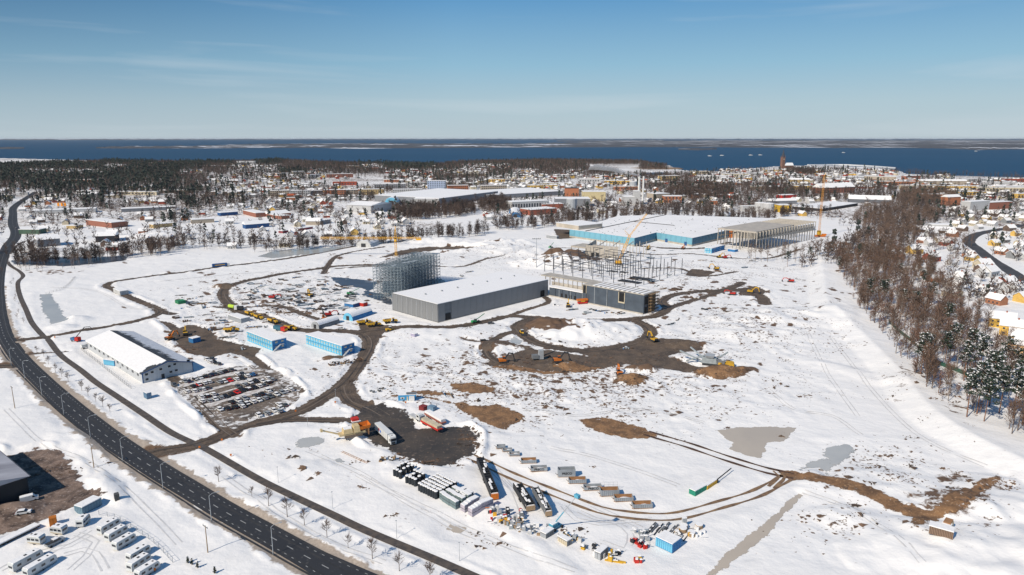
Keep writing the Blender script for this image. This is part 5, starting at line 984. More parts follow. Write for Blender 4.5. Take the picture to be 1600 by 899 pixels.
# red lifts
o = thing('scissor_lifts', 'red and yellow platform lift machine against the dark blue hall', 'lift', 910, 475, .3); bx('base', red, o, -3.6, 3.6, -1.2, 1.2, .5, 1.8); bx('platform', orange, o, -4.3, 4, -1.3, 1.3, 2.6, 3.8); bx('engine', yellow, o, -1.5, 1.6, -1.35, -.2, 1.8, 2.6); wheels(o, [(-2.8, 1), (-2.8, -1), (2.8, 1), (2.8, -1)], .45)
# lorries
def lorry(key, m, bodym, Lb=13.6, low=False):
    o = proto(key, 'articulated_lorry', 'lorry')
    bx('trailer', bodym, o, -Lb + 1.6, 1.4, -1.27, 1.27, 1.15, 4.0) if not low else None
    bx('chassis', dark, o, -Lb + 1.7, 3.2, -.5, .5, .85, 1.12)
    MB().side([(2.0, .6), (4.5, .6), (4.6, 2.0), (4.3, 3.5), (3.6, 3.9), (2.0, 3.9)], -1.22, 1.22).build('cab', white, o); bx('windscreen', glass, o, 4.42, 4.64, -1.1, 1.1, 1.9, 2.95); bx('grille', dark, o, 4.5, 4.66, -.8, .8, .8, 1.6); bx('roof_hatch', dark, o, 3.0, 3.5, -.3, .3, 3.88, 3.96)
    for s in (-1, 1): bx('mirror', dark, o, 4.2, 4.4, s * 1.45 - .1, s * 1.45 + .1, 2.0, 2.9); bx('side_window', glass, o, 3.4, 4.2, min(s * 1.2, s * 1.26), max(s * 1.2, s * 1.26), 2.0, 2.8)
    wheels(o, [(3.6, 1.05), (3.6, -1.05), (1.0, 1.05), (1.0, -1.05)] + [(-Lb + 1.6 + d, s) for d in (2.2, 3.5, 4.8) for s in (1.05, -1.05)], .5, .35); return o
ht_ = yaw((588, 668), (611, 689))
o = lorry('lorry', white, M('trailer_white', (.66, .66, .64), (.60, .60, .59), sc=.2, rough=.4)); 
for k in range(7): bx('side_rib', lgrey, o, -11.9 + k * 1.9, -11.84 + k * 1.9, -1.29, -1.27, 1.2, 3.95)
bx('logo', C('logo_red', .60, .12, .10), o, -8.0, -6.7, -1.31, -1.28, 2.3, 3.3); bx('logo', C('logo_blue', .08, .20, .60), o, -6.5, -5.3, -1.31, -1.28, 1.9, 3.0)
place('lorry', 'white articulated lorry with a red and blue mark on its trailer in the dark yard', 608, 690, ht_)
PROTO.pop('lorry')
# red flatbed with long beige load, and a white tractor unit
hf = yaw((655, 668), (692, 682)) 
def flat(label, px, py, rz, frame_m, load_m, cab=True, Ln=13):
    o = thing('flatbed_lorry', label, 'lorry', px, py, rz); bx('trailer_frame', frame_m, o, 0, Ln, -1.2, 1.2, .95, 1.35); bx('side_board', frame_m, o, 0, Ln, -1.27, -1.2, .7, 1.6)
    ld = MB().box(.5, Ln - .6, -.36, .36, 1.36, 2.6).build('load', load_m, o); repeat(ld, [(0, y, 0) for y in (-.8, 0, .8)]); wheels(o, [(d, s) for d in (1.5, 2.8, Ln - 4.2, Ln - 3) for s in (-1, 1)], .5, .3)
    if cab: bx('cab', white, o, -3.4, -1.3, -1.2, 1.2, .9, 3.2); bx('window', glass, o, -3.0, -1.7, -1.24, 1.24, 2.0, 2.8); bx('tanker_end', lgrey, o, -1.2, -.2, -1.2, 1.2, 1.2, 3.0); bx('low_loader', offw, o, -9.4, -3.6, -1.2, 1.2, .5, 1.1); wheels(o, [(-2.5, 1), (-2.5, -1)], .5, .3)
flat('red framed flatbed lorry with long cream beams and a white cab, in the yard', 661, 663, yaw((661, 663), (690, 679)), red, cream); flat('brown sided trailer with snow on its load behind the red flatbed', 667, 650, yaw((667, 650), (691, 664)), C('red_brown', .30, .10, .07), snow_m, cab=False, Ln=14)
o = thing('tank_lorry', 'lime green and white tanker lorry turning on the haul road', 'lorry', 367, 484, -.55); MB().tube((-6, 0, 2.0), (0, 0, 2.0), 1.3, n=10).build('tank', lime, o); bx('cab', white, o, .8, 3.0, -1.2, 1.2, .6, 3.3); bx('windscreen', glass, o, 2.95, 3.08, -1.1, 1.1, 1.8, 2.8); bx('chassis', dark, o, -6, 2.5, -.6, .6, .6, .8); wheels(o, [(2, 1), (2, -1), (-4, 1), (-4, -1), (-2.8, 1), (-2.8, -1)], .5)
o = thing('tank_lorry', 'dark cabbed lorry by the lime green tanker', 'lorry', 378, 485, .1); bx('body', dark, o, -3, 1, -1.2, 1.2, .9, 3.0); bx('cab', white, o, -5, -3.1, -1.2, 1.2, .7, 3.1); wheels(o, [(-4, 1), (-4, -1), (0, 1), (0, -1)], .5)
o = thing('crane_lorry', 'red and blue lorry with a folded dark loader boom beside the left hall', 'lorry', 119, 534.5, -.3); bx('body', C('lorry_blue', .05, .15, .3), o, -3, .2, -1.2, 1.2, .9, 2.4); bx('cab', red, o, .4, 2.8, -1.2, 1.2, .7, 2.8); MB().bar((0, 0, 2.4), (4.5, 3, 8.5), .35).bar((4.5, 3, 8.5), (7.5, 4, 8.8), .28).bar((7.5, 4, 8.8), (9, 4.5, 6.5), .22).build('loader_boom', dark, o); wheels(o, [(2, 1), (2, -1), (-2, 1), (-2, -1)], .5)
o = thing('mixer_lorry', 'white and orange lorry next to the left hall corner', 'lorry', 136, 544, .9); bx('body', white, o, -3, .5, -1.1, 1.1, .8, 2.6); bx('cab', C('amber', .65, .33, .05), o, .6, 2.6, -1.1, 1.1, .7, 2.6); wheels(o, [(2, 1), (2, -1), (-2, 1), (-2, -1)], .5)
o = thing('red_lorry', 'red cabbed lorry with blue box behind the left container office', 'lorry', 441, 518.5, -.5); bx('cab', red, o, 0, 3.5, -1.3, 1.3, .6, 3.1); bx('box_body', C('box_teal', .04, .14, .2), o, -6.5, -.2, -1.3, 1.3, .9, 3.0); bx('lights', yellow, o, 3.5, 3.6, -1.2, 1.2, 1, 2.2); wheels(o, [(2.4, 1.1), (2.4, -1.1), (-4, 1.1), (-4, -1.1)], .5)
# crushing machine, cream with orange hopper
o = thing('crushing_machine', 'cream crushing machine with an orange hopper and a boom reaching left', 'crusher', 553, 687, yaw((540, 692), (580, 684)))
crm = C('machine_cream', .62, .48, .26)
for s in (-1, 1): bx('track', C('track_brown', .16, .12, .09), o, -4, 3.2, s * 1.5 - .35, s * 1.5 + .35, 0, 1.0)
bx('frame', crm, o, -6, 4.5, -1.5, 1.5, 1.0, 1.8); bx('engine', crm, o, -4.4, -.6, -1.7, 1.7, 1.8, 3.6, tx=.2); bx('crusher_box', crm, o, -.4, 2.4, -1.9, 1.9, 1.8, 4.4, tx=.3, ty=.2); bx('hood_snow', snow_m, o, -4, -.9, -1.4, 1.4, 3.6, 3.8)
MB().add([(2.4, -1.6, 2.4), (6.2, -2.0, 2.8), (6.2, 2.0, 2.8), (2.4, 1.6, 2.4), (2.2, -2.0, 4.0), (6.6, -2.5, 4.3), (6.6, 2.5, 4.3), (2.2, 2.0, 4.0)], [(0, 3, 2, 1), (0, 1, 5, 4), (1, 2, 6, 5), (2, 3, 7, 6), (3, 0, 4, 7)]).build('hopper', orange, o)
for y in (-1.7, 0, 1.7): bx('hopper_leg', rust, o, 5.6, 6.0, y - .2, y + .2, 0, 3.1)
MB().bar((-5.5, 0, 1.5), (-12.5, .5, 4.4), .5).build('conveyor', crm, o); bx('conveyor_head', crm, o, -13, -12.2, -.2, 1.2, 3.9, 4.9); bx('red_cover', red, o, .4, 3.2, 2.8, 5.6, 4.6, 5.6); bx('cover_snow', snow_m, o, .2, 3.8, 2.4, 4.2, 4.4, 4.7)
# grey screening plant at the far mud
o = thing('screening_plant', 'grey crushing plant with long conveyor belts and a yellow end', 'crusher', 1108, 571, -.35)
for a, b in (((-16, 2, 5.5), (-4, 0, 1.5)), ((-12, -1, 1), (-3, -1, 5)), ((2, 2, 2), (9, 6, 6)), ((-2, 4, 1), (-11, 9, 6))): MB().bar(a, b, .7).build('conveyor', galv, o)
bx('body', galv, o, -4, 4, -1.8, 1.8, 1, 4.2, tx=.4); bx('engine', grey, o, 4, 8, -1.6, 1.6, .8, 3.2); bx('yellow_end', yellow, o, 8, 13, -1.8, 1.6, .6, 2.6, tx=.5); bx('hopper', lgrey, o, -1.6, 2, -2.2, 2.2, 4.2, 5.4, tx=-.6, ty=-.5); bx('track', dark, o, -3.6, 8, -2, 2, 0, .9)
o = thing('crushing_machine', 'pale grey upright crusher between the two dark boomed excavators', 'crusher', 845, 562, .2); bx('body', lgrey, o, -1.4, 1.4, -1.2, 1.2, .5, 5.6, tx=.2); bx('hopper', grey, o, -5, -1.4, -1.5, 1.5, 1, 3); MB().bar((1.2, 0, 2), (8, 1, 4), .5).build('conveyor', dark, o)
# belts parked in the snow
def belt(label, p, q, w, hh, m1, endm, seed, snowed=True):
    a, b_ = np.array(G(*p)), np.array(G(*q)); d = b_ - a; Ln = np.hypot(*d); r = math.atan2(d[1], d[0]); o = empty('conveyor_belt', (*a, hz(*a)), r); tag(o, label, 'conveyor', 'dark folded conveyor machines'); rd = random.Random(seed)
    bx('side_frame', m1, o, 0, Ln, -w / 2, -w / 2 + .2, .7, hh); bx('side_frame', m1, o, 0, Ln, w / 2 - .2, w / 2, .7, hh); bx('belt', black, o, .3, Ln - .3, -w / 2 + .3, w / 2 - .3, 1.0, hh - .4)
    for k in range(int(Ln / 1.8)): 
        bx('cross_brace', m1, o, .4 + k * 1.8, .6 + k * 1.8, -w / 2, w / 2, hh - .1, hh + .1)
    mb = MB(); 
    for k in range(9): x = rd.uniform(.5, Ln - 3); y = rd.uniform(-w / 3, w / 3); mb.box(x, x + rd.uniform(1, 3.2), y - .35, y + .35, hh + .1, hh + .35, tx=.1, ty=.1)
    mb.build('snow_lumps', snow_m, o)['kind'] = 'stuff'; bx('end_plate', endm, o, -.6 if False else -.4, 0, -w / 2, w / 2, .5, hh * .7); bx('snow_on_end', snow_m, o, 0, 1.2, -w / 2, w / 2, hh * .7, hh * .78)
    MB().bar((Ln * .3, 0, 0), (Ln * .3, 0, 1), .5).bar((Ln * .7, 0, 0), (Ln * .7, 0, 1), .5).build('stand', dark, o); wheels(o, [(Ln * .45, w / 2), (Ln * .45, -w / 2), (Ln * .52, w / 2), (Ln * .52, -w / 2)], .5)
belt('dark folded conveyor with an orange end, the longest and leftmost of three', (773, 784), (750, 728), 2.6, 3.4, dark, orange, 1); belt('dark folded conveyor, middle one of the three parked machines', (829, 802), (808, 768), 3.0, 2.8, dark, tan, 2); belt('narrow pale and black conveyor, right one of the three parked machines', (857, 811), (836, 774), 2.2, 2.8, grey, tan, 3)
# boom lift
o = thing('boom_lift', 'blue boom lift with its long arm raised above the wheel tracks', 'boom lift', 868, 829, .75)
bl_ = C('lift_blue', .10, .36, .50); bx('chassis', bl_, o, -1.8, 1.8, -.9, .9, .6, 1.2); bx('counterweight', bl_, o, -2.2, .2, -.9, .9, 1.3, 2.2); bx('engine_snow', snow_m, o, -2.1, .1, -.8, .8, 2.2, 2.4); wheels(o, [(1.6, 1.3), (1.6, -1.3), (-1.6, 1.3), (-1.6, -1.3)], .5, .4)
a_ = np.array(G(868, 829)); tipz = 15.5; tp = np.array(G(901, 779, tipz)); d_ = tp - a_; x1 = float(d_[0] * math.cos(.75) + d_[1] * math.sin(.75)); y1 = float(-d_[0] * math.sin(.75) + d_[1] * math.cos(.75))
MB().bar((0, 0, 2.2), (x1 * .4, y1 * .4, 2.2 + (tipz - 2.2) * .4), .32).build('lower_boom', bl_, o); MB().bar((x1 * .4, y1 * .4, 2.2 + (tipz - 2.2) * .4), (x1, y1, tipz), .2).build('upper_boom', lgrey, o); bx('basket', bl_, o, x1 - .3, x1 + .8, y1 - .8, y1 + .8, tipz - .6, tipz + .4)
# stacked chamber elements
hp_ = yaw((655, 768), (695, 783)); hq = hp_ + PI / 2
def stacks(label, name, p, q, cols, rows_, sp, m, r, hh, shape, group, skip=0, seed=1):
    rd = random.Random(seed); o0 = None; a = np.array(G(*p)); b_ = np.array(G(*q)); u = (b_ - a) / max(cols - 1, 1); n_ = np.array([-u[1], u[0]]) / np.hypot(*u) * sp
    for i_ in range(cols):
        for j_ in range(rows_):
            if rd.random() < skip: continue
            if o0 is None:
                o = o0 = empty(name, (0, 0, 0), math.atan2(u[1], u[0])); tag(o, label, 'stack', group)
                if shape == 'round':
                    for k in range(3): MB().tube((0, 0, k * hh / 3), (0, 0, (k + 1) * hh / 3 - .06), r, r * .96, n=10).build('drum_ring', m, o)
                    MB().tube((0, 0, hh), (0, 0, hh + .2), r * .95, r * .8, n=10).build('snow_cap', snow_m, o)
                else:
                    bx('crate', m, o, -r, r, -r * .8, r * .8, .1, hh); bx('crate_band', dark, o, -r - .02, r + .02, -r * .82, r * .82, hh * .48, hh * .53); bx('snow_cap', snow_m, o, -r * .95, r * .95, -r * .76, r * .76, hh, hh + .2)
            else: o = copy_tree(o0)
            c = a + u * i_ + n_ * j_ + np.array([rd.uniform(-.12, .12), rd.uniform(-.12, .12)]); o.location = (c[0], c[1], hz(*c)); o.rotation_euler.z = math.atan2(u[1], u[0]) + rd.uniform(-.05, .05)
stk_m = C('black_plastic', .022, .028, .036); blk = 'round black plastic drum stack with snow on top, one of the tight block'
stacks(blk, 'drum_stack', (656, 769), (682, 782), 8, 6, 1.75, stk_m, .72, 2.7, 'round', 'black drum stacks in the big block')
stacks('black drum stack in the loose group nearest the rusty pallet', 'drum_stack', (617, 747), (626, 751), 3, 4, 1.9, stk_m, .7, 2.6, 'round', 'black drum stacks at the left', .2, 2); stacks('black drum stack in the second loose group', 'drum_stack', (637, 757), (650, 762), 4, 3, 1.9, stk_m, .72, 2.6, 'round', 'black drum stacks in the second group', .1, 4)
stacks('grey green wrapped crate stack right of the black drums', 'crate_stack', (692, 784), (712, 797), 5, 3, 2.7, C('crate_teal', .16, .22, .23), 1.0, 2.6, 'box', 'teal crate stacks'); stacks('dark grey crate stack behind the teal crate stacks', 'crate_stack', (716, 780), (727, 787), 4, 2, 2.2, C('crate_grey', .10, .12, .14), .9, 2.3, 'box', 'dark crate stacks', .1)
pvm = C('pale_crate', .46, .42, .48); stacks('pale pinkish slatted crate stack, rear row', 'crate_stack', (727, 801), (742, 793), 4, 1, 2.0, pvm, 1.3, 2.4, 'box', 'pale crates rear row'); stacks('pale pinkish slatted crate stack, front row', 'crate_stack', (739, 808), (763, 796), 6, 1, 2.0, pvm, 1.3, 2.6, 'box', 'pale crates front row')
# small individual stores of material
def pile(label, px, py, n, ext, mats, seed, hh=1.2, name='material_stack', cat='building materials', rz=0, longi=False):
    o = thing(name, label, cat, px, py, rz); rd = random.Random(seed)
    for k in range(n):
        x, y = rd.uniform(-ext[0], ext[0]), rd.uniform(-ext[1], ext[1]); m = rd.choice(mats); t = rd.random()
        if longi: mb = MB().box(x - 2.6, x + 2.6, y - .12, y + .12, 0, .25 + rd.random() * .3)
        elif t < .4: mb = MB().box(x - .6, x + .6, y - .4, y + .4, 0, rd.uniform(.5, hh))
        elif t < .7: mb = MB().tube((x, y, 0), (x, y, rd.uniform(.6, hh)), .38, n=8)
        else: mb = MB().bar((x - 1, y, rd.uniform(.2, hh)), (x + 1, y + rd.uniform(-1, 1), rd.uniform(.2, hh)), .14)
        mb.build('long_beam' if longi else 'loose_item', m, o)
        if rd.random() < .4: MB().box(x - .4, x + .4, y - .3, y + .3, hh * .85, hh, tx=.1, ty=.1).build('snow_cap', snow_m, o)
    return o
pile('scattered orange and yellow concrete hoppers and tubs on snow by the pale crates', 788, 815, 46, (6, 5), [orange, red, grey, lgrey, C('amber2', .75, .40, .03), offw, dark], 5, 1.9)
pile('tangle of pale grey pipes right of the orange tubs', 803, 828, 22, (3.2, 2.6), [lgrey, galv, offw, tan], 6, 1.5); pile('white snow covered gear with two pale crates left of the boom lift', 838, 833, 20, (6, 3), [offw, grey, lgrey, snow_m, tan], 7, 1.4)
container('pale grey crate box just left of the boom lift', (846, 841), (853, 846.5), (866, 838), 2.4, lgrey, grey, cat='crate'); container('stack of beige planks in front of the boom lift', (869, 850), (886, 857), (893, 853), 2.2, cream, grey, cat='planks')
pile('row of white and black formwork frames with a yellow beam', 915, 857, 40, (10, 2.4), [offw, black, lgrey, yellow, dark, snow_m], 8, 1.7, rz=yaw((890, 850), (940, 868))); container('upright pale panel stack at the end of the formwork row', (930, 873), (938, 878), (950, 867), 2.6, lgrey, grey, cat='panels')
pile('long yellow hoist beam lying on snow', 964, 880, 5, (1, .6), [yellow], 9, .7, longi=True, rz=yaw((947, 879), (982, 885)), cat='beam'); pile('small red and yellow striped barrels by the yellow beam', 992, 879, 8, (1.6, 1.0), [red, yellow], 10, 1.3, cat='barrels')
pile('red machine frames beside the light blue foreground container', 1001, 853, 16, (3, 1.2), [red, red, dark, black], 11, 1.4, rz=yaw((990, 848), (1010, 858))); pile('thin wire racks behind the red frames', 1003, 840, 14, (4, 2.5), [lgrey, galv], 12, 1.6)
for k, (px, py) in enumerate([(1019, 829), (1032, 831), (1046, 829), (1056, 836), (1065, 841)]): pile(['leftmost', 'second', 'middle', 'fourth', 'rightmost'][k] + ' bundle of dark grey beams laid out on snow behind the blue container', px, py, 5, (1.5, 1.7), [grey, dark], 20 + k, .5, longi=True, rz=.95, cat='beams')
pile('round wooden cable reels and yellow drums right of the beam bundles', 1078, 834, 18, (4.5, 3.5), [tan, C('amber3', .70, .38, .05), dark, snow_m], 30, 1.3, cat='reels')
for k, (px, py) in enumerate([(1080, 838), (1067, 832), (1092, 826), (1068, 827)]):
    o = thing('cable_reel', ['large snow topped cable reel nearest the camera', 'cable reel left of the large one', 'cable reel right of the white post', 'cable reel rear left of its group'][k], 'cable reel', px, py, k); MB().tube((0, 0, 0), (0, 0, 1.1), 1.25, n=16).build('flange', tan, o); MB().tube((0, 0, 1.1), (0, 0, 1.3), 1.2, n=16).build('snow_cap', snow_m, o)
container('tall white board box at the back of the cable reels', (1065, 822.5), (1066, 824), (1073, 823), 2.9, white, lgrey, cat='box')
pile('rusty pallet and dark scrap at the lower edge of the yard', 608, 722, 16, (3, 2), [tan, dark, grey, wood], 31, 1.1); pile('brown logs and stones heap right of the container office', 541, 568, 60, (9, 2.2), [brown, C('log_brown', .16, .09, .06), dark, tan], 32, 1.1, rz=yaw((520, 570), (560, 562)), cat='rubble')
o = thing('timber_shed', 'slatted brown timber crate hut with a snow roof at the lower right', 'hut', 1467, 854, yaw((1454, 852), (1478, 859))); bx('snow_roof', snow_m, o, -3.2, 3.2, -1.6, 1.6, 2.5, 2.8); bx('core', brown, o, -3, 3, -1.4, 1.4, 0, 2.5)
s_ = MB().box(0, .28, -1.52, -1.4, 0, 2.5).build('slat', C('slat_tan', .24, .16, .11), o); repeat(s_, [(-3 + k * .42, 0, 0) for k in range(15)])
o = thing('site_lorry', 'small white backed machine with an orange top behind the timber crate hut', 'machine', 1478, 838, .8); bx('body', cream, o, -1.6, 2.2, -1.2, 1.2, .6, 2.4); bx('load', rust, o, -1.5, 2, -1, 1, 2.4, 3.0); bx('snow', snow_m, o, -1.9, -.4, -1.3, 1.3, 2.4, 2.7); bx('frame', dark, o, -1.8, 2.4, -1.3, 1.3, .3, .6)
rd = random.Random(77); words = ['dark girders', 'grey planks', 'blue wrapped pipes', 'steel sheets', 'brown boards', 'snowed crates', 'black hoses', 'galvanised tubes', 'rebar bundles', 'formwork panels']
spots = [(398,452),(412,446),(440,462),(452,457),(420,474),(436,478),(460,447),(378,452),(388,470),(402,478),(505,462),(520,458),(530,470),(556,470),(516,478),(497,474),(540,452),(480,440),(462,435),(510,446),(474,470),(300,468),(285,462),(312,465),(318,475),(290,482),(330,492),(345,497),(352,505),(338,508),(395,512),(410,512),(330,515),(440,487),(450,490),(420,490),(355,530),(378,545),
         (942,486),(952,490),(966,491),(925,484),(965,445),(1026,448),(1036,452),(1090,467),(1062,470),(870,478),(895,484),(1060,500),(1050,507),(1170,403),(1175,408),(1110,410),(1098,408),(980,545),(700,618),(590,612),(640,425),(720,432),(735,425),(1010,385),(1052,392),(620,398)]
for k, (px, py) in enumerate(spots):
    w_ = words[k % 10]; near_ = min([(abs(px - a) + abs(py - b), t) for a, b, t in [(430, 465, 'in the storage field'), (520, 462, 'in the rows left of the racking'), (300, 470, 'near the green skip'), (345, 505, 'by the left haul road'), (950, 488, 'in front of the dark hall'), (1040, 450, 'beside the steel columns'), (1100, 408, 'near the blue factory'), (640, 430, 'by the racking'), (1060, 490, 'by the right haul road'), (650, 615, 'above the lorry yard')]])[1]
    side = ['nearest the track', 'half under snow', 'lying askew', 'set apart', 'at the group edge', 'in mid group', 'beside a snow heap'][k // 10 % 7]
    pile(f'stack of {w_} {near_}, {side}', px, py, rd.randint(5, 10), (3.2, 1.8), [dark, grey, brown, galv, steel, dsteel, snow_m, wood, blue] if w_ != 'brown boards' else [wood, tan, brown], 100 + k, .9, longi=k % 2 == 0, rz=rd.choice([.5, .6, 1.9, .4]))
rd = random.Random(78)
for k in range(130):                        # the storage field is full of low stores half under snow
    if k < 85: px, py = rd.uniform(372, 560), rd.uniform(436, 486); 
    elif k < 105: px, py = rd.uniform(272, 352), rd.uniform(468, 520)
    else: px, py = rd.uniform(880, 1180), rd.uniform(398, 492)
    x, y = G(px, py); i_ = int(np.searchsorted(RAD, math.hypot(x, y))) - 1; j_ = int((math.atan2(x, y) - TH[0]) / (TH[1] - TH[0]))
    if f_all[i_ * NT + j_] > -2.5: continue
    c_ = rd.choice(['dark', 'brown', 'grey', 'blue grey']); m_ = {'dark': dsteel, 'brown': brown, 'grey': galv, 'blue grey': C('blue_grey', .12, .17, .22)}[c_]; wh_ = 'in the storage field' if k < 85 else 'by the left haul road' if k < 105 else 'east of the grey warehouse'
    o = thing('material_stack', f'low {c_} stack of building material half under snow {wh_}', 'building materials', px, py, rd.choice([.55, .6, 2.1, .45]) + rd.uniform(-.1, .1), f'{c_} stacks {wh_}'); Lg = rd.uniform(3, 8); w_ = rd.uniform(.6, 1.3); hh = rd.uniform(.4, 1.1)
    for q in range(rd.randint(2, 4)): bx('bundle', m_, o, -Lg / 2 + rd.uniform(-1, 1), Lg / 2, q * (w_ + .4), q * (w_ + .4) + w_, 0, hh)
    bx('snow_cap', snow_m, o, -Lg * .3, Lg * .45, .1, w_ + .2, hh, hh + .2)
# tower cranes
def lattice(p, q, w, m, name, parent, seg=2.5, chord=.12, tri=False):
    p, q = Vector(p), Vector(q); d = (q - p); Ln = d.length; d.normalize(); up = Vector((0, 0, 1)) if abs(d.z) < .9 else Vector((0, 1, 0)); a = d.cross(up).normalized() * w / 2; b = a.cross(d).normalized() * w / 2
    n_ = max(2, int(Ln / seg)); C4 = [a + b, -a + b, -a - b, a - b]; mb = MB()
    for c in C4: mb.bar(p + c, q + c, chord)
    for k in range(n_):
        s0, s1 = p + d * (Ln * k / n_), p + d * (Ln * (k + 1) / n_)
        for i_ in range(4):
            c0, c1 = C4[i_], C4[(i_ + 1) % 4]; mb.bar(s0 + (c0 if k % 2 else c1), s1 + (c1 if k % 2 else c0), chord * .7)
    return mb.build(name, m, parent)
ym = C('crane_yellow', .80, .42, .03)
o = thing('tower_crane', 'yellow tower crane with a long horizontal jib behind the racking', 'crane', 619, 401, 0); h1 = hgt(619, 401, 373.5); ht1 = hgt(619, 401, 354)
lattice((0, 0, 0), (0, 0, h1), 1.9, ym, 'mast', o, 2, .22); X0, Y0 = G(619, 401)
jl = np.array(G(503, 372, h1)); jr = np.array(G(660, 371.5, h1))
jl = np.array([jl[0] - X0, (jl[1] - Y0) * .4]); jr = np.array([jr[0] - X0, (jr[1] - Y0) * .4])
lattice((jl[0], 0, h1 + .6), (0, 0, h1 + .6), 1.8, ym, 'jib', o, 2, .22); lattice((0, 0, h1 + .6), (jr[0], 0, h1 + .6), 1.6, ym, 'counter_jib', o, 2, .24); MB().bar((-1, 0, h1), (0, 0, ht1), .4).bar((1, 0, h1), (0, 0, ht1), .4).build('tower_head', ym, o)
MB().bar((0, 0, ht1), (jl[0] * .6, 0, h1 + 1.5), .08).bar((0, 0, ht1), (jr[0] * .8, 0, h1 + 1.5), .08).build('tie_rods', ym, o); bx('cab', ym, o, -1, 1, -2.6, -1, h1 - 2.5, h1 - .3); bx('slewing_ring', dark, o, -1.3, 1.3, -1.3, 1.3, h1 - .6, h1); bx('counterweight', ym, o, jr[0] * .8, jr[0], -1, 1, h1 - 1.6, h1 + .2); bx('base', conc, o, -3, 3, -3, 3, 0, .6)
# crawler crane with an inclined boom
o = thing('crawler_crane', 'orange crawler crane leaning its thin lattice boom over the blue factory', 'crane', 966, 414, 0); z1 = 24; X0, Y0 = G(966, 414)
def rel(px, py, z): p = G(px, py, z); return (p[0] - X0, p[1] - Y0, z)
y1_ = rel(984, 369, 22)
k1 = (rel(984, 369, 22)); k2 = rel(1010.5, 335, 38)
k1 = (k1[0] * 1.0, min(k1[1], 14), 22)
def vis(px, py, dy): # point seen at (px,py) and dy metres behind the crane
    Y = Y0 + dy; k = (449.5 - py) / F; q = Y * (SP - k * CP) / (CP + k * SP); d = Y * CP + q * SP; return ((px - 800) * d / F - X0, dy, H - q)
k1, k2, k3 = vis(984, 369, 3), vis(1010.5, 335, 8), vis(976, 361, 2)
lattice((0, 0, 2.5), k1, 1.8, ym, 'boom', o, 2.5, .22); lattice(k1, k2, 1.0, ym, 'fly_jib', o, 2.5, .14); MB().bar(k1, k3, .35).bar(k1, vis(977, 366, 2), .3).bar(k3, k2, .08).build('back_mast', ym, o); bx('body', ym, o, -3, 3, -2, 2, 1.4, 3.6); bx('track', dark, o, -3.6, 3.6, -2.6, -1.4, 0, 1.3); bx('track', dark, o, -3.6, 3.6, 1.4, 2.6, 0, 1.3)
o = thing('tower_crane', 'thin orange crane mast standing right of the concrete frame hall', 'crane', 1279, 371, 0); h3 = hgt(1279, 371, 276); lattice((0, 0, 0), (0, 0, h3), 1.7, C('crane_orange', .75, .34, .06), 'mast', o, 2.4, .15); bx('cab', yellow, o, -2, 2, -1.5, 1.5, 3, 8); bx('carrier', orange, o, -5, 8, -1.6, 1.6, .8, 2.6); bx('engine', orange, o, 4, 9, -1.5, 1.5, 2.6, 4); MB().bar((0, 0, h3), (1.5, 0, h3 + 4), .4).build('mast_head', ym, o)
# light mast by the hill
o = thing('floodlight_mast', 'tall grey floodlight mast with a wide lamp bar beside the snowy hill', 'mast', 838, 420, 0); hm = hgt(838, 420, 376); MB().tube((0, 0, 0), (0, 0, hm), .35, .22, n=8).build('pole', lgrey, o); bx('lamp_bar', dark, o, -4, 4, -.3, .3, hm, hm + .4); q = bx('floodlight', lgrey, o, -.4, .4, -.5, .3, hm + .4, hm + 1.1); repeat(q, [(x, 0, 0) for x in (-3.4, -1.8, 0, 1.8, 3.4)])
# street lamps and power poles
def lamp_proto():
    o = proto('lamp', 'street_lamp', 'street lamp'); MB().tube((0, 0, 0), (0, 0, 9.2), .13, .08, n=8).tube((0, 0, 9.2), (1.0, 0, 9.8), .07, n=6).tube((1.0, 0, 9.8), (2.4, 0, 9.9), .07, n=6).build('pole', lgrey, o); bx('lamp_head', lgrey, o, 2.2, 3.1, -.18, .18, 9.8, 9.98); MB().tube((0, 0, 0), (0, 0, .8), .2, n=8).build('base', grey, o)
lamp_proto(); LP = [(427, 868), (331, 819), (255, 765), (192, 722), (142, 688), (100, 649), (66, 620), (39, 593), (18, 572)]
for k, (px, py) in enumerate(LP):
    place('lamp', 'grey street lamp with a curved arm on the left verge, ' + ['nearest the camera', 'second nearest', 'opposite the side road mouth', 'fourth along the verge', 'behind the tall power pole', 'above the white field', 'third from the far end', 'second from the far end', 'farthest on the bend'][k], px, py, 0 + (.5 if k < 6 else 0), 'street lamps along the main road')
def pole(px, py, yt, lb_):
    o = thing('power_pole', lb_, 'power pole', px, py, -.7); hh = hgt(px, py, yt); MB().tube((0, 0, 0), (0, 0, hh), .17, .11, n=8).build('pole', wood, o); bx('crossarm', grey, o, -1.4, 1.4, -.08, .08, hh - .5, hh - .3); q = MB().tube((0, 0, hh - .3), (0, 0, hh + .05), .09, n=6).build('insulator', lgrey, o); repeat(q, [(x, 0, 0) for x in (-1.3, 0, 1.3)])
pole(325, 865, 823, 'brown wooden power pole with a crossarm, standing on snow near the bottom'); pole(147, 732, 696, 'brown wooden power pole with a crossarm between dark hall and road'); pole(23.5, 639, 605, 'brown wooden power pole with a crossarm at the left edge'); 
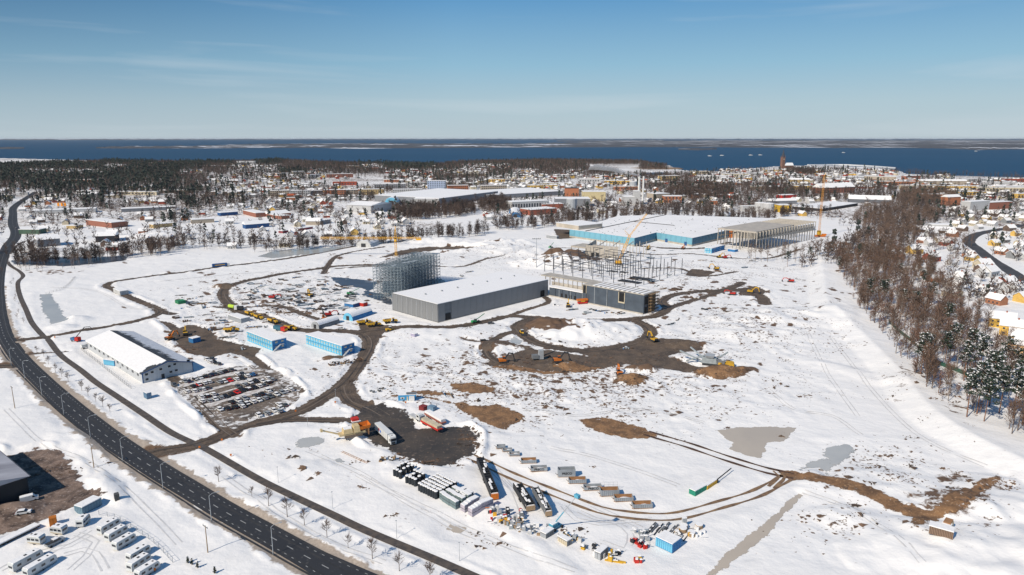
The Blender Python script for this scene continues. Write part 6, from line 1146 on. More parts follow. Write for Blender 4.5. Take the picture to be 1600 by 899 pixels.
# thin posts
o = proto('post', 'lamp_post', 'lamp post'); MB().tube((0, 0, 0), (0, 0, 6), .07, .05, n=6).build('pole', lgrey, o); bx('lamp_head', lgrey, o, -.25, .25, -.12, .12, 6, 6.15)
for k, (px, py) in enumerate([(435, 755), (520, 795), (620, 842), (718, 878), (525, 630), (616, 622), (481, 668), (302, 574), (240, 488), (264, 494), (364, 520)]): place('post', 'thin grey lamp post ' + ['beside the footpath, leftmost', 'beside the footpath, second', 'beside the footpath, third', 'beside the footpath, nearest the camera', 'at the haul road fork', 'left of the bright blue hut', 'on the snow above the crusher', 'at the corner of the gabled hall', 'at the bend of the access road', 'outside the access road bend', 'by the lone dump truck'][k], px, py, .3, 'thin lamp posts')
# orange markers
o = proto('marker', 'traffic_marker', 'marker'); bx('board', orange, o, -.35, .35, -.05, .05, .5, 1.3); bx('post', dark, o, -.05, .05, -.04, .04, 0, .5)
for k, (px, py) in enumerate([(312, 702), (361, 715), (347, 692), (462, 645), (634, 633), (524, 633), (86, 530), (242, 895)]): place('marker', 'small orange marker board ' + ['at the side road crossing', 'on snow right of the crossing', 'on the verge of the side road', 'beside the haul road bank', 'in front of the bright blue hut', 'on the haul road fork', 'at the upper crossing', 'red, beside the lowest caravans'][k], px, py, .3)
# boats on the lake
o = proto('boat', 'ship', 'ship'); MB().prism([(-22, -4), (16, -4), (24, 0), (16, 4), (-22, 4)], -2, 4).build('hull', white, o); bx('deckhouse', lgrey, o, -15, 5, -3, 3, 4, 9)
for k, (px, py) in enumerate([(1109, 244), (1128, 243.3), (1173, 242.8), (1188, 242.5), (1318, 238.8), (1525, 236.5)]): q = place('boat', ['pale ship on the lake, leftmost of the line', 'pale ship on the lake, second from left', 'pale ship on the lake near the town end', 'small pale ship right of the third one', 'white ship alone right of the church', 'tiny ship at the far right of the lake'][k], px, py, .05, None); q.scale = (.6, .6, .6)
# people-sized fence in the wood and wire fences
def fence(name, label, P, hh, m, step=3.0, group=None):
    L = W(P); Lr = resample(smooth_line(L, 3), max(3, int(sum(np.hypot(*np.diff(L, axis=0).T)) / step))); o = empty(name, (Lr[0][0], Lr[0][1], 0)); tag(o, label, 'fence', group)
    post_ = MB().box(-.06, .06, -.06, .06, 0, hh).build('post', m, o); base = Lr[0]; repeat(post_, [(*(q - base), hz(*q)) for q in Lr[:120]])
    mb = MB()
    for p, q in zip(Lr[:-1], Lr[1:]):
        for z in (.15, hh * .5, hh): mb.bar((*(p - base), hz(*p) + z), (*(q - base), hz(*q) + z), .035)
    mb.build('wires', m, o)
    return o, Lr
fence('wire_fence', 'thin wire fence along the near side of the gabled hall', [(128, 548), (150, 565), (175, 585), (205, 608)], 1.8, grey); fence('wire_fence', 'thin wire fence on the white field left of the ice pond', [(72, 460), (100, 452), (118, 435)], 1.6, grey); fence('wire_fence', 'thin wire fence around the caravan field', [(155, 806), (180, 812), (205, 828), (240, 850), (270, 880)], 1.6, lgrey)
L = resample(smooth_line(W([(1388, 508), (1405, 525), (1430, 545), (1455, 570), (1500, 588), (1560, 615)]), 3), 60); o = empty('green_fence', (*L[0], 0)); tag(o, 'dark green mesh fence winding through the bare wood on the right', 'fence')
gm = C('fence_green', .02, .10, .07)
for k in range(59):
    p, q = L[k] - L[0], L[k + 1] - L[0]; z0 = hz(*L[k]); mb = MB(); mb.add([(*p, z0), (*q, z0), (*q, z0 + 2.2), (*p, z0 + 2.2), (p[0], p[1] + .08, z0), (q[0], q[1] + .08, z0), (q[0], q[1] + .08, z0 + 2.2), (p[0], p[1] + .08, z0 + 2.2)], [(0, 1, 2, 3), (7, 6, 5, 4), (3, 2, 6, 7)]); mb.build('fence_panel', gm, o)
# a fallen sign frame and the long pipe on the near snow
o = thing('scaffold_pipe', 'long thin rusty pipe frame lying on snow left of the drum stacks', 'pipe', 557, 718, yaw((537, 707), (577, 725))); MB().bar((-9, -.4, .3), (9, -.4, .3), .12).bar((-9, .4, .3), (9, .4, .3), .12).build('pipe', rust, o); q = MB().bar((0, -.4, .3), (0, .4, .3), .08).build('rung', rust, o); repeat(q, [(-8 + k * 1.6, 0, 0) for k in range(11)])
HAZE = 7e-6
# ---------------- trees ----------------
bark = M('bark', (.17, .115, .085), (.09, .065, .05), sc=1.5); bark2 = M('pale_bark', (.33, .29, .25), (.16, .13, .11), sc=1.5); pinebark = M('pine_bark', (.26, .13, .075), (.14, .08, .055), sc=1)
twig = M('twigs', (.165, .10, .068), (.085, .056, .042), sc=.35); twig2 = M('red_twigs', (.24, .13, .085), (.13, .075, .055), sc=.35)
needle = M('needles', (.035, .058, .034), (.012, .022, .018), sc=.5); needle2 = M('blue_needles', (.025, .045, .038), (.010, .018, .017), sc=.5)
def twigs(rd, base, d, n, ln, w):
    """n thin blades that leave a limb"""
    V = []; Fc = []
    for _ in range(n):
        t = rd.uniform(.25, 1); p = base + d * t; q = Vector((rd.gauss(0, 1), rd.gauss(0, 1), rd.gauss(.7, .7))).normalized() + d.normalized() * .8; q.normalize(); l_ = ln * rd.uniform(.5, 1.2)
        s = q.orthogonal().normalized(); s.rotate(Matrix.Rotation(rd.uniform(0, 6.3), 3, q)); s *= w * rd.uniform(.6, 1.3)
        e = p + q * l_ + Vector((0, 0, l_ * .15)); m_ = p + q * l_ * .5 + Vector((rd.gauss(0, .12), rd.gauss(0, .12), 0)) * l_; o = len(V); V += [p - s, p + s, m_ + s * .7, m_ - s * .7, e]; Fc += [(o, o + 1, o + 2, o + 3), (o + 3, o + 2, o + 4)]
    return V, Fc
def bare_tree(seed, h_, lean, limbs, nt_, wd, low=.35, spread=.32, tw=.05, tl=None):
    rd = random.Random(seed); tr = MB(); cw_ = MB(); top = Vector((rd.gauss(0, lean), rd.gauss(0, lean), h_ * .8)); mid = Vector((top.x * .4, top.y * .4, h_ * .4)); tr.tube((0, 0, -.4), mid, wd, wd * .7, n=6).tube(mid, top, wd * .7, wd * .25, n=5)
    for k in range(limbs):
        z = low + (1 - low) * (k + rd.random()) / limbs * .8; base = mid * (z / .4) if z < .4 else mid + (top - mid) * min(1, (z - .4) / .4); a = rd.uniform(0, 6.3) + k * 2.4; l_ = h_ * spread * (1.15 - z * .75) * rd.uniform(.7, 1.2)
        d = Vector((math.cos(a) * l_, math.sin(a) * l_, l_ * rd.uniform(.5, 1.3))); tr.tube(base, base + d, wd * .32, wd * .1, n=3)
        V, Fc = twigs(rd, base, d, nt_, tl or h_ * .13, tw); cw_.add(V, Fc)
    V, Fc = twigs(rd, mid, top - mid + Vector((0, 0, h_ * .1)), nt_ * 2, tl or h_ * .14, tw); cw_.add(V, Fc)
    return tr, cw_
def needles(rd, c, r, n, s, snowp=.25):
    V = []; Fc = []; m = []
    for _ in range(n):
        q = Vector((rd.gauss(0, 1), rd.gauss(0, 1), rd.gauss(0, .8))); q = q.normalized() * rd.uniform(.3, 1.0); p = Vector(c) + Vector((q.x * r[0], q.y * r[1], q.z * r[2]))
        up = rd.random() < snowp and q.z > -.2; nrm = Vector((rd.gauss(0, .35), rd.gauss(0, .35), 1)) if up else Vector((rd.gauss(0, 1), rd.gauss(0, 1), rd.gauss(0, 1))); nrm.normalize(); a = nrm.orthogonal().normalized(); a.rotate(Matrix.Rotation(rd.uniform(0, 6.3), 3, nrm)); b = nrm.cross(a); l_ = s * rd.uniform(.6, 1.4)
        if up: p.z += .15
        o = len(V); V += [p - a * l_ - b * l_ * .4, p + a * l_ * .8 - b * l_ * .5, p + a * l_ + b * l_ * .4, p - a * l_ * .5 + b * l_ * .6]; Fc.append((o, o + 1, o + 2, o + 3)); m.append(1 if up else 0)
    return V, Fc, m
def pine(seed, h_, clumps, per, s, snowp, spruce=False):
    rd = random.Random(seed); tr = MB().tube((0, 0, -.4), (rd.gauss(0, .4), rd.gauss(0, .4), h_ * .95), .26, .08, n=6); cw_ = MB()
    for k in range(clumps):
        if spruce: t = (k + .5) / clumps; z = h_ * (.12 + .86 * t); rad = h_ * .17 * (1 - t) + .25; a = k * 2.4; c = (math.cos(a) * rad * .5, math.sin(a) * rad * .5, z); r = (rad * .75, rad * .75, h_ * .05)
        else: z = h_ * (.48 + .5 * (k + rd.random()) / clumps); rad = h_ * .17 * rd.uniform(.2, 1) * (1.15 - (z / h_ - .48)); a = k * 2.4 + rd.random(); c = (math.cos(a) * rad, math.sin(a) * rad, z); r = (h_ * .085 * rd.uniform(.8, 1.3), h_ * .085 * rd.uniform(.8, 1.3), h_ * .042); tr.tube((0, 0, z - h_ * .05), c, .08, .04, n=3)
        V, Fc, m = needles(rd, c, r, per, s, snowp); o = len(cw_.v); cw_.v += [tuple(p) for p in V]; cw_.f += [tuple(i_ + o for i_ in f) for f in Fc]; cw_.m += m
    return tr, cw_
def tproto(key, name, cat, tm, cms, tr, cw_):
    o = proto(key, name, cat); tr.build('trunk', tm, o); cw_.build('crown', cms, o)
for k in range(5): tproto(f'bare{k}', 'bare_tree', 'tree', bark if k % 2 else bark2, twig if k != 3 else twig2, *bare_tree(40 + k, 15 + k, .5, 13, 15, .16 + .02 * k, low=.42, spread=.20, tw=.045))
for k in range(2): tproto(f'bush{k}', 'bare_tree', 'tree', bark, twig2 if k else twig, *bare_tree(60 + k, 7, .4, 12, 16, .1, low=.1, spread=.34, tw=.045))
for k in range(2): tproto(f'young{k}', 'young_tree', 'tree', bark, twig, *bare_tree(70 + k, 6.4, .1, 16, 22, .12, low=.3, spread=.32, tw=.03, tl=1.0))
for k in range(3): tproto(f'pine{k}', 'pine_tree', 'tree', pinebark, [needle, snow_m], *pine(80 + k, 19 + k, 26, 34, .38, (.30, .42, .15)[k]))
tproto('spruce', 'spruce_tree', 'tree', bark, [needle2, snow_m], *pine(90, 13, 30, 26, .42, .12, True)); tproto('shrub', 'juniper_shrub', 'shrub', bark, [needle, snow_m], *pine(91, 3.2, 14, 16, .22, .1, True))
# young trees of the verge
YT = [(58, 552), (69, 560), (76, 571), (87, 584), (97, 590), (107, 598), (128, 611), (138, 620), (150, 628), (161, 637), (172, 645), (342, 754), (394, 780), (420, 794), (449, 809), (476, 822), (511, 840), (544, 857), (582, 875), (624, 894), (672, 912)]
for k, (px, py) in enumerate(YT):
    q = place(f'young{k % 2}', 'small bare young tree ' + ('between main road and footpath, above the side road' if k < 11 else 'between main road and footpath, below the side road'), px, py, k * 1.3, 'young trees above the side road' if k < 11 else 'young trees below the side road'); s = random.uniform(.85, 1.15) * (.65 if k in (12, 17) else 1) * (.75 if k < 11 else 1); q.scale = (s, s, s)
for k, (px, py) in enumerate([(190, 577), (196, 580), (201, 583)]): place('shrub', ['leftmost', 'middle', 'rightmost'][k] + ' evergreen shrub against the side of the gabled hall', px, py, k)
for k, (px, py) in enumerate([(300, 884), (309, 889), (294, 881), (336, 897)]): place('shrub', ['largest', 'right', 'left', 'lowest'][k] + ' small dark shrub poking from the snow near the bottom edge', px, py, k).scale = (.65,) * 3
# the wood on the right, tree by tree
def scatter_in(poly, n, mind, seed):
    rd = random.Random(seed); L = W(poly); lo, hi = L.min(0), L.max(0); out = []; t = 0
    while len(out) < n and t < n * 60:
        t += 1; p = (rd.uniform(lo[0], hi[0]), rd.uniform(lo[1], hi[1]))
        if not inside(np.array([p]), L)[0]: continue
        if any((p[0] - q[0]) ** 2 + (p[1] - q[1]) ** 2 < mind * mind for q in out): continue
        out.append(p)
    return out
WOOD = [(1302, 405), (1316, 445), (1340, 490), (1375, 530), (1400, 570), (1432, 605), (1480, 645), (1530, 672), (1600, 695), (1700, 740), (1700, 600), (1600, 575), (1572, 552), (1550, 528), (1520, 500), (1490, 465), (1462, 438), (1440, 420), (1410, 402)]
WOODN = [(1345, 505), (1375, 535), (1400, 575), (1432, 608), (1480, 648), (1530, 675), (1600, 700), (1700, 740), (1700, 600), (1600, 575), (1545, 545), (1490, 525), (1430, 490)]
def standing(key, label, x, y, rz, group, s=1.0, sz=None):
    o, used = PROTO[key]
    if used: o = copy_tree(o)
    PROTO[key][1] = True; o.location = (x, y, hz(x, y)); o.rotation_euler.z = rz; o['label'] = label; o['group'] = group; o.scale = (s, s, sz or s); return o
rd = random.Random(5); ptsw = scatter_in(WOOD, 235, 4.2, 11); 
for k, (x, y) in enumerate(ptsw): standing(f'bare{k % 5}', 'tall bare brown tree in the wood on the right', x, y, rd.uniform(0, 6.3), 'bare trees of the right hand wood', rd.uniform(.75, 1.2))
for k, (x, y) in enumerate(scatter_in(WOODN, 45, 4.5, 12)): standing(f'bush{k % 2}', 'low bushy bare tree at the near edge of the right hand wood', x, y, rd.uniform(0, 6.3), 'low bare trees of the right hand wood', rd.uniform(.7, 1.2))
PN = [(1509, 662, 1.1, 1), (1525, 655, 1.2, 1), (1545, 640, 1.25, 0), (1560, 652, 1.1, 1), (1536, 668, .95, 2), (1582, 660, 1.2, 1), (1596, 670, 1.1, 0), (1437, 594, 1.1, 1), (1448, 585, .95, 1), (1490, 560, 1.0, 0), (1515, 575, 1.1, 0), (1530, 590, 1.1, 1), (1505, 600, 1.05, 1), (1590, 610, 1.1, 0), (1570, 590, 1.0, 2), (1480, 520, .9, 2), (1430, 500, .9, 2), (1410, 490, .85, 0), (1378, 480, .9, 2), (1355, 478, .9, 2), (1455, 480, .85, 2), (1405, 440, .8, 0), (1440, 455, .8, 2), (1265, 408, .7, 2), (1230, 418, .75, 2), (1310, 432, .75, 1), (1340, 405, .7, 2), (1547, 625, 1.2, 0), (1475, 575, .9, 2)]
for k, (px, py, s, v) in enumerate(PN):
    x, y = G(px, py); lb_ = ('snow laden' if v != 2 else 'dark green') + ' pine ' + ['lowest at the wood edge, left of the trio', 'second from the wood edge corner', 'tall behind the wood edge', 'near the right corner of the wood', 'in front of the trio at the wood edge', 'beside the right edge of the photo, front', 'cut by the right edge of the photo', 'standing alone at the end of the green fence', 'just behind the lone one at the green fence', 'beside the yellow row houses', 'below the yellow row houses', 'in the middle of the lower wood', 'left of the lower middle of the wood', 'right of the fence end by the photo edge', 'behind the lower wood corner', 'above the fence in the wood', 'in the upper wood near the fence', 'at the fence top end', 'at the upper wood edge', 'leftmost at the upper wood edge', 'between wood and houses', 'in the far upper wood', 'right in the far upper wood', 'by the orange crane foot', 'below the concrete frame hall', 'at the top of the white bank', 'above the white bank', 'highest one at the lower wood', 'small one by the fence bend'][k]
    standing(f'pine{v}', lb_, x, y, k * 1.1, 'pines of the right hand wood', s)
# small groups nearer by, each tree on its own
def row(label, group, P, n, keys, s0, s1, jit, seed):
    rd = random.Random(seed); L = resample(W(P), n)
    for k, p in enumerate(L): standing(rd.choice(keys), label, p[0] + rd.gauss(0, jit), p[1] + rd.gauss(0, jit), rd.uniform(0, 6.3), group, rd.uniform(s0, s1))
row('thin bare tree in the stand by the concrete frame hall', 'trees by the concrete frame hall', [(1190, 410), (1235, 408), (1300, 398)], 34, ['bare0', 'bare1', 'bare2', 'bare4'], .8, 1.15, 9, 1)
row('bare tree beside the canal left of the picture', 'bare trees by the canal', [(18, 424), (60, 421), (110, 418), (170, 408)], 26, ['bare0', 'bare2', 'bush0', 'bush1'], .6, .95, 8, 2)
row('low bare bush on the verge of the far main road', 'bushes on the main road verge', [(22, 440), (28, 470), (34, 505)], 12, ['bush0', 'bush1'], .35, .6, 1, 3)
# tree belts that read as one mass
def mass(name, label, tr_cw, mats, P, sc_, seed=0, zfun=True):
    V0 = np.array(tr_cw.v, np.float32); rd = np.random.default_rng(seed); P = np.asarray(P, float); n = len(P); 
    quads = [f if len(f) == 4 else (f[0], f[1], f[2], f[2]) for f in tr_cw.f if len(f) in (3, 4)]
    tri = [];  mi = []
    for f, m in zip(tr_cw.f, tr_cw.m):
        for a in range(1, len(f) - 1): tri.append((f[0], f[a], f[a + 1])); mi.append(m)
    T = np.array(tri); a = rd.uniform(0, 6.28, n); s = rd.uniform(sc_[0], sc_[1], n); ca, sa = np.cos(a) * s, np.sin(a) * s
    X = V0[None, :, 0] * ca[:, None] - V0[None, :, 1] * sa[:, None] + P[:, :1]; Y = V0[None, :, 0] * sa[:, None] + V0[None, :, 1] * ca[:, None] + P[:, 1:2]
    Z0 = np.array([hz(*p) if p[0] ** 2 + p[1] ** 2 < 1.2e6 else 0 for p in P]); Z = V0[None, :, 2] * s[:, None] * rd.uniform(.85, 1.2, n)[:, None] + Z0[:, None]
    V = np.stack([X, Y, Z], 2).reshape(-1, 3); Fc = (T[None] + (np.arange(n) * len(V0))[:, None, None]).reshape(-1, 3)
    return tag(raw(name, V, Fc, mats, midx=np.tile(mi, n) if isinstance(mats, list) else None), label, kind='stuff')
def low_bare(seed, h_=14, nb=90, w=.24):
    rd = random.Random(seed); mb = MB(); mb.tube((0, 0, 0), (0, 0, h_ * .7), .2, .08, n=3)
    for k in range(nb):
        t = rd.uniform(.2, .9); a = rd.uniform(0, 6.3); r = h_ * .33 * rd.uniform(.2, 1); p = Vector((math.cos(a) * r * .3, math.sin(a) * r * .3, h_ * t)); q = Vector((math.cos(a) * r, math.sin(a) * r, h_ * (t + rd.uniform(.05, .22)))); s = Vector((rd.gauss(0, 1), rd.gauss(0, 1), .3)).normalized() * w * rd.uniform(.7, 1.4); mb.add([p - s, p + s, q], [(0, 1, 2)])
    return mb
def low_ever(seed, h_=15, n=46, s=1.3):
    rd = random.Random(seed); mb = MB(); mb.tube((0, 0, 0), (0, 0, h_ * .8), .25, .1, n=3)
    for k in range(n):
        t = rd.uniform(.25, 1); rad = h_ * .2 * (1.15 - t) * rd.uniform(.4, 1); a = rd.uniform(0, 6.3); V, Fc, m = needles(rd, (math.cos(a) * rad, math.sin(a) * rad, h_ * t), (.4, .4, .4), 1, s * rd.uniform(.6, 1.2), .1); o = len(mb.v); mb.v += [tuple(p) for p in V]; mb.f += [tuple(i_ + o for i_ in f) for f in Fc]; mb.m += m
    return mb
ftwig = M('far_twigs', (.12, .082, .065), (.055, .042, .038), sc=.02); fneedle = M('far_needles', (.042, .056, .044), (.02, .028, .025), sc=.02)
def belt_pts(P, width, step, seed):
    rd = random.Random(seed); L = W(P); n = int(sum(np.hypot(*np.diff(L, axis=0).T)) / step); L = resample(L, max(2, n)); return [(p[0] + rd.gauss(0, width), p[1] + rd.gauss(0, width)) for p in L for _ in range(1)]
def poly_pts(poly, dens, seed):
    L = W(poly); lo, hi = L.min(0), L.max(0); n = int((hi - lo).prod() / 1e4 * dens); r = np.random.default_rng(seed); P = r.uniform(lo, hi, (n, 2)); return [tuple(p) for p in P[inside(P, L)]]
belts = []; wbelt = []
for P, wd, st in [([(420, 392), (480, 388), (560, 383), (650, 376), (755, 366)], 9, 3.2), ([(0, 402), (30, 396), (60, 396)], 8, 6), ([(210, 392), (300, 388), (420, 386)], 8, 6), ([(765, 358), (820, 356), (900, 347), (960, 343)], 12, 2.8), ([(960, 341), (1040, 337), (1110, 340), (1200, 345)], 14, 3.0), ([(1010, 333), (1060, 331), (1110, 332)], 12, 4), ([(20, 414), (80, 412), (140, 407), (200, 400), (260, 396)], 7, 2.2), ([(1215, 340), (1240, 335), (1300, 333)], 6, 8), ([(600, 312), (560, 312), (470, 306)], 14, 7), ([(1140, 345), (1240, 337)], 6, 10)]: belts += belt_pts(P, wd, st * .55, len(P) + int(st * 10))
for poly, dn in [([(612, 342), (640, 345), (700, 342), (745, 335), (735, 322), (690, 326), (640, 328), (612, 330)], 130), ([(740, 322), (790, 332), (800, 320), (780, 312), (740, 318)], 90), ([(735, 335), (760, 330), (800, 330), (800, 318), (760, 320)], 90), ([(1320, 400), (1420, 405), (1440, 360), (1460, 350), (1470, 335), (1400, 322), (1350, 325), (1330, 345), (1345, 365)], 70), ([(1400, 320), (1470, 325), (1500, 310), (1470, 298), (1405, 300)], 80), ([(1450, 395), (1520, 392), (1515, 375), (1460, 375)], 50), ([(1540, 410), (1480, 425), (1440, 425), (1440, 400)], 22), ([(1040, 312), (1130, 316), (1150, 300), (1100, 288), (1045, 292)], 60), ([(1190, 300), (1290, 318), (1400, 310), (1400, 296), (1200, 288)], 22), ([(1230, 272), (1275, 275), (1270, 266), (1228, 266)], 60)]: (wbelt if poly[0][0] in (1320, 1400, 1450, 1540) else belts).extend(poly_pts(poly, dn * 1.5, int(dn)))
mass('tree_belt', 'belts of bare brown trees between the site, the factories and the town', low_bare(1), ftwig, belts[::2], (.75, 1.25), 1); mass('tree_belt', 'further bare brown trees standing among the belts and the wood behind the bank', low_bare(2, 13, 95), ftwig, belts[1::2], (.75, 1.3), 2)
mass('tree_belt', 'upper part of the brown bare wood on the right', low_bare(12, 14, 80, .15), M('warm_twigs', (.17, .11, .078), (.09, .062, .048), sc=.05), wbelt, (.75, 1.2), 4)
more = poly_pts(WOOD, 150, 5); mass('undergrowth', 'dense thin brown undergrowth and saplings of the right hand wood', low_bare(3, 9, 110, .14), twig2, more[::2], (.5, 1.2), 3); mass('undergrowth', 'dense brown twigs among the tall trees of the right hand wood', low_bare(9, 15, 170, .14), twig, more[1::2], (.6, 1.3), 9)
# ---------------- the town as a plan: one letter for each 40 by 8 pixel patch of the photograph ----------------
ROWS = {242: "bb......................................",250: "eeebeebeebebbbeebbbbbbbbbbb~~~~~~~~~~~~~", 258: "eeeemeeebmmbbbmeebmmbbb..b.~~~~~~~~~~~~~", 266: "emmmeeembmmembbmmmhbhbmb...mhhhmmhh~~~~~", 274: "eeeeeeebmmmmmhmmmbbmhhhhmbbmhhhhhhhmm~~~", 282: "eeeeeeebhhhmhhhmhmmhhhhhhhbhhhmhhhmhhhhh", 290: "beeeemebmhhhhhmmmbmhhhhhmbmmbbmhhhmhhhhh", 298: "meemeeeemhhhhhssssbm.hh.sssmbbbbmhhmmhhh",
 306: "mmmmmmmbmmmhhhsssss..mss.ssmmbbmmssbmmmh", 314: "emmemmmebbmhhmmbb.s.ssssssssbbmmts.bbmmm", 322: "smmbbbmetmmmhmsbbbb.sbssssbbmmsss..bbhhh", 330: "sshhmmsthmhmstssbbsbbbbsss.b.sss..bbbmhm", 338: "stmstttshmhmstts...tbbbb...bb...t.bbbmhh", 346: "sthmttettmmsttts.................bbbbmhh", 354: "st.mttt.ttttttt...................bbbmhh", 362: "ttsttttstttttt....................bbmhhh", 370: "ttstttsttttttt...................bbbtmhh", 378: "tttttttttttt.....................bbbttmh",
 386: "tbbttbbtbt......................bbbtthhh", 394: "bb..............................bbbttmhh", 402: "b...............................bbbttmhh", 410: "...............................bbbbttmhh", 418: "....................................mhhh", 426: "....................................mhhh", 434: "....................................mmhh", 442: "....................................tmhh", 450: ".....................................mhh", 458: ".....................................mmh", 474: ".....................................tmh", 482: ".....................................ttm", 466: ".....................................tmh"}
keys = sorted(ROWS)
def cell(px, py):
    if px < 0 or px >= 1600: px = min(1599, max(0, px))
    k = [q for q in keys if q <= py]
    if not k or py > k[-1] + 8: return '.'
    return ROWS[k[-1]][min(39, int(px // 40))]
BX = []                                     # footprints of the named buildings, so that nothing grows through them
for o_ in list(COL.objects):
    if o_.parent is None and o_.get('category') and o_.type == 'EMPTY' and o_.location.y > 700:
        for c in o_.children:
            if c.type == 'MESH' and c.name.split('.')[0] in ('wall', 'shell', 'cover', 'tower', 'nave') and o_.name.split('.')[0] not in ('bare_tree', 'pine_tree'):
                m_ = Matrix.LocRotScale(o_.location, o_.rotation_euler, None) @ Matrix.Translation(c.location); vs = [m_ @ v.co for v in c.data.vertices]; BX.append((min(v.x for v in vs) - 5, max(v.x for v in vs) + 5, min(v.y for v in vs) - 5, max(v.y for v in vs) + 5))
BXa = np.array(BX)
def clear(x, y, m=4):
    if ((x > BXa[:, 0] - m) & (x < BXa[:, 1] + m) & (y > BXa[:, 2] - m) & (y < BXa[:, 3] + m)).any(): return False
    px, py = PX(x, y); return py > np.interp(px, SHX, SHY) + .8 and far_free(x, y) and (y > 900 or px < 1450 or all(far_free(x * q, y * q) for q in (1.012, 1.025, 1.038)))
def far_free(x, y):
    r = math.hypot(x, y); t = math.atan2(x, y); i_ = int(np.searchsorted(RAD, r)) - 1; j_ = int((t - TH[0]) / (TH[1] - TH[0]))
    if not (0 < i_ < NR - 1 and 0 < j_ < NT - 1): return True
    return f_all[i_ * NT + j_] < -5
rd = random.Random(21); houses = []; bt = []; et = []
ca, sa = math.cos(.35), math.sin(.35); cellm = 25.0
for i_ in range(-120, 190):
    for j_ in range(20, 190):
        u, v = i_ * cellm + rd.uniform(-7, 7), j_ * cellm + rd.uniform(-7, 7)
        if i_ % 7 == 0 or j_ % 5 == 0: street = True
        else: street = False
        x, y = u * ca - v * sa * .0 + v * .0 - 0, v; x = u + .35 * v - 350; 
        if y < 500 or abs(math.degrees(math.atan2(x, y))) > 40: continue
        px, py = PX(x, y); px, py = float(px), float(py); c = cell(px, py)
        if c in '.~' or not clear(x, y): continue
        if vnoise(np.array([x]), np.array([y]), 120, 31)[0] < .30 and c in 'mh': continue     # gardens, fields and open squares
        if c == 'h' and not street and rd.random() < .88: houses.append((x, y, py))
        elif (c == 'm' and not street and rd.random() < .5) or (c in 'ts' and rd.random() < .22): houses.append((x, y, py))
        nb_, ne_ = {'h': (1.5, .12), 'm': (3.0, .5), 'b': (7, .3), 'e': (4.5, 2.5), 't': (1.6, .1), 's': (3.2, .15)}[c]
        if px > 1440 and py > 345: nb_ *= .6
        for L_t, q in ((bt, nb_), (et, ne_)):
            for _ in range(int(q) + (rd.random() < q % 1)):
                X_, Y_ = x + rd.uniform(-13, 13), y + rd.uniform(-13, 13)
                if clear(X_, Y_, 0): L_t.append((X_, Y_))
clm = {'white': lw, 'cream': C('house_cream', .56, .49, .36), 'yellow': C('house_yellow', .68, .44, .12), 'red': C('house_red', .36, .08, .05), 'brown': C('house_brown', .16, .11, .085), 'grey': C('house_grey', .26, .27, .28), 'brick': C('house_brick', .40, .17, .09)}
rt = C('roof_tile', .42, .10, .04); rdk = C('roof_dark', .05, .05, .055)
def house_proto(key, wm, detail=True, Lh=11, Wh=8, hw=4.2, hr_=3.2, roofc=None):
    o = proto(key, 'house', 'house'); bx('wall', wm, o, -Lh / 2, Lh / 2, -Wh / 2, Wh / 2, -.3, hw); mm = MB(); mm.T = Matrix.Rotation(PI / 2, 4, 'Z'); mm.side([(-Wh / 2, hw), (Wh / 2, hw), (0, hw + hr_ - .3)], -Lh / 2 + .1, Lh / 2 - .1); mm.build('gable', wm, o)
    for s in (-1, 1):
        mm = MB(); mm.add([(-Lh / 2 - .5, s * (Wh / 2 + .6), hw - .4), (Lh / 2 + .5, s * (Wh / 2 + .6), hw - .4), (Lh / 2 + .5, 0, hw + hr_), (-Lh / 2 - .5, 0, hw + hr_), (-Lh / 2 - .5, s * (Wh / 2 + .6), hw), (Lh / 2 + .5, s * (Wh / 2 + .6), hw), (Lh / 2 + .5, 0, hw + hr_ + .4), (-Lh / 2 - .5, 0, hw + hr_ + .4)], [(0, 1, 2, 3), (4, 7, 6, 5), (0, 4, 5, 1), (0, 3, 7, 4), (1, 5, 6, 2)]); rf = mm.build('roof', roofc or snow_m, o)
    if detail:
        bx('chimney', brick, rf, 1.5, 2.3, -.4, .4, hw + hr_ - .6, hw + hr_ + 1.2); w_ = MB().box(-.6, .6, -.06, .06, 0, 1.2).build('window', WINS, o); n_ = int(Lh / 3)
        repeat(w_, [(-Lh / 2 + (k + .7) * 3, s * (Wh / 2 + .03), z) for k in range(n_) for s in (-1, 1) for z in ((1,) if hw < 5 else (1, 3.8))])
        bx('door', dark, o, -.5, .5, -Wh / 2 - .08, -Wh / 2, 0, 2.1)
for k, m in clm.items(): house_proto('near_' + k, m); house_proto('far_' + k, m, False)
house_proto('near_tile', clm['yellow'], roofc=rt); house_proto('row', C('row_yellow', .80, .50, .10), Lh=14, Wh=9, hw=6.4, hr_=3.4); house_proto('rowp', C('row_peach', .70, .44, .22), Lh=14, Wh=9, hw=6.4, hr_=3.4)
for k, (px, py, a) in enumerate([(1564, 512, -.62), (1582, 525, -.62), (1597, 541, -.62), (1606, 555, -.62)]): place('row' if k < 2 else 'rowp', ['bright yellow row house with a snow roof at the right edge, highest', 'bright yellow row house, second from the top, with dark roof windows', 'peach coloured row house below the yellow ones', 'peach coloured row house cut by the right edge of the photo'][k], px, py, a, 'row houses at the right edge')
for k, (px, py, a, key, lb_) in enumerate([(1398, 404, .2, 'near_brick', 'orange red villa with snow roof at the edge of the wood'), (1455, 408, .4, 'near_red', 'bright red barn house with snow roof right of the orange red villa'), (1428, 396, .2, 'near_yellow', 'small yellow house hidden behind bare trees above the wood'), (1545, 432, .5, 'near_white', 'big white villa right of the wood'), (1560, 455, 1.2, 'near_white', 'white long house by the street above the yellow row houses'), (1535, 420, .3, 'near_cream', 'pale pinkish villa left of the street')]): q = place(key, lb_, px, py, a, None); q.scale = (1.25,) * 3
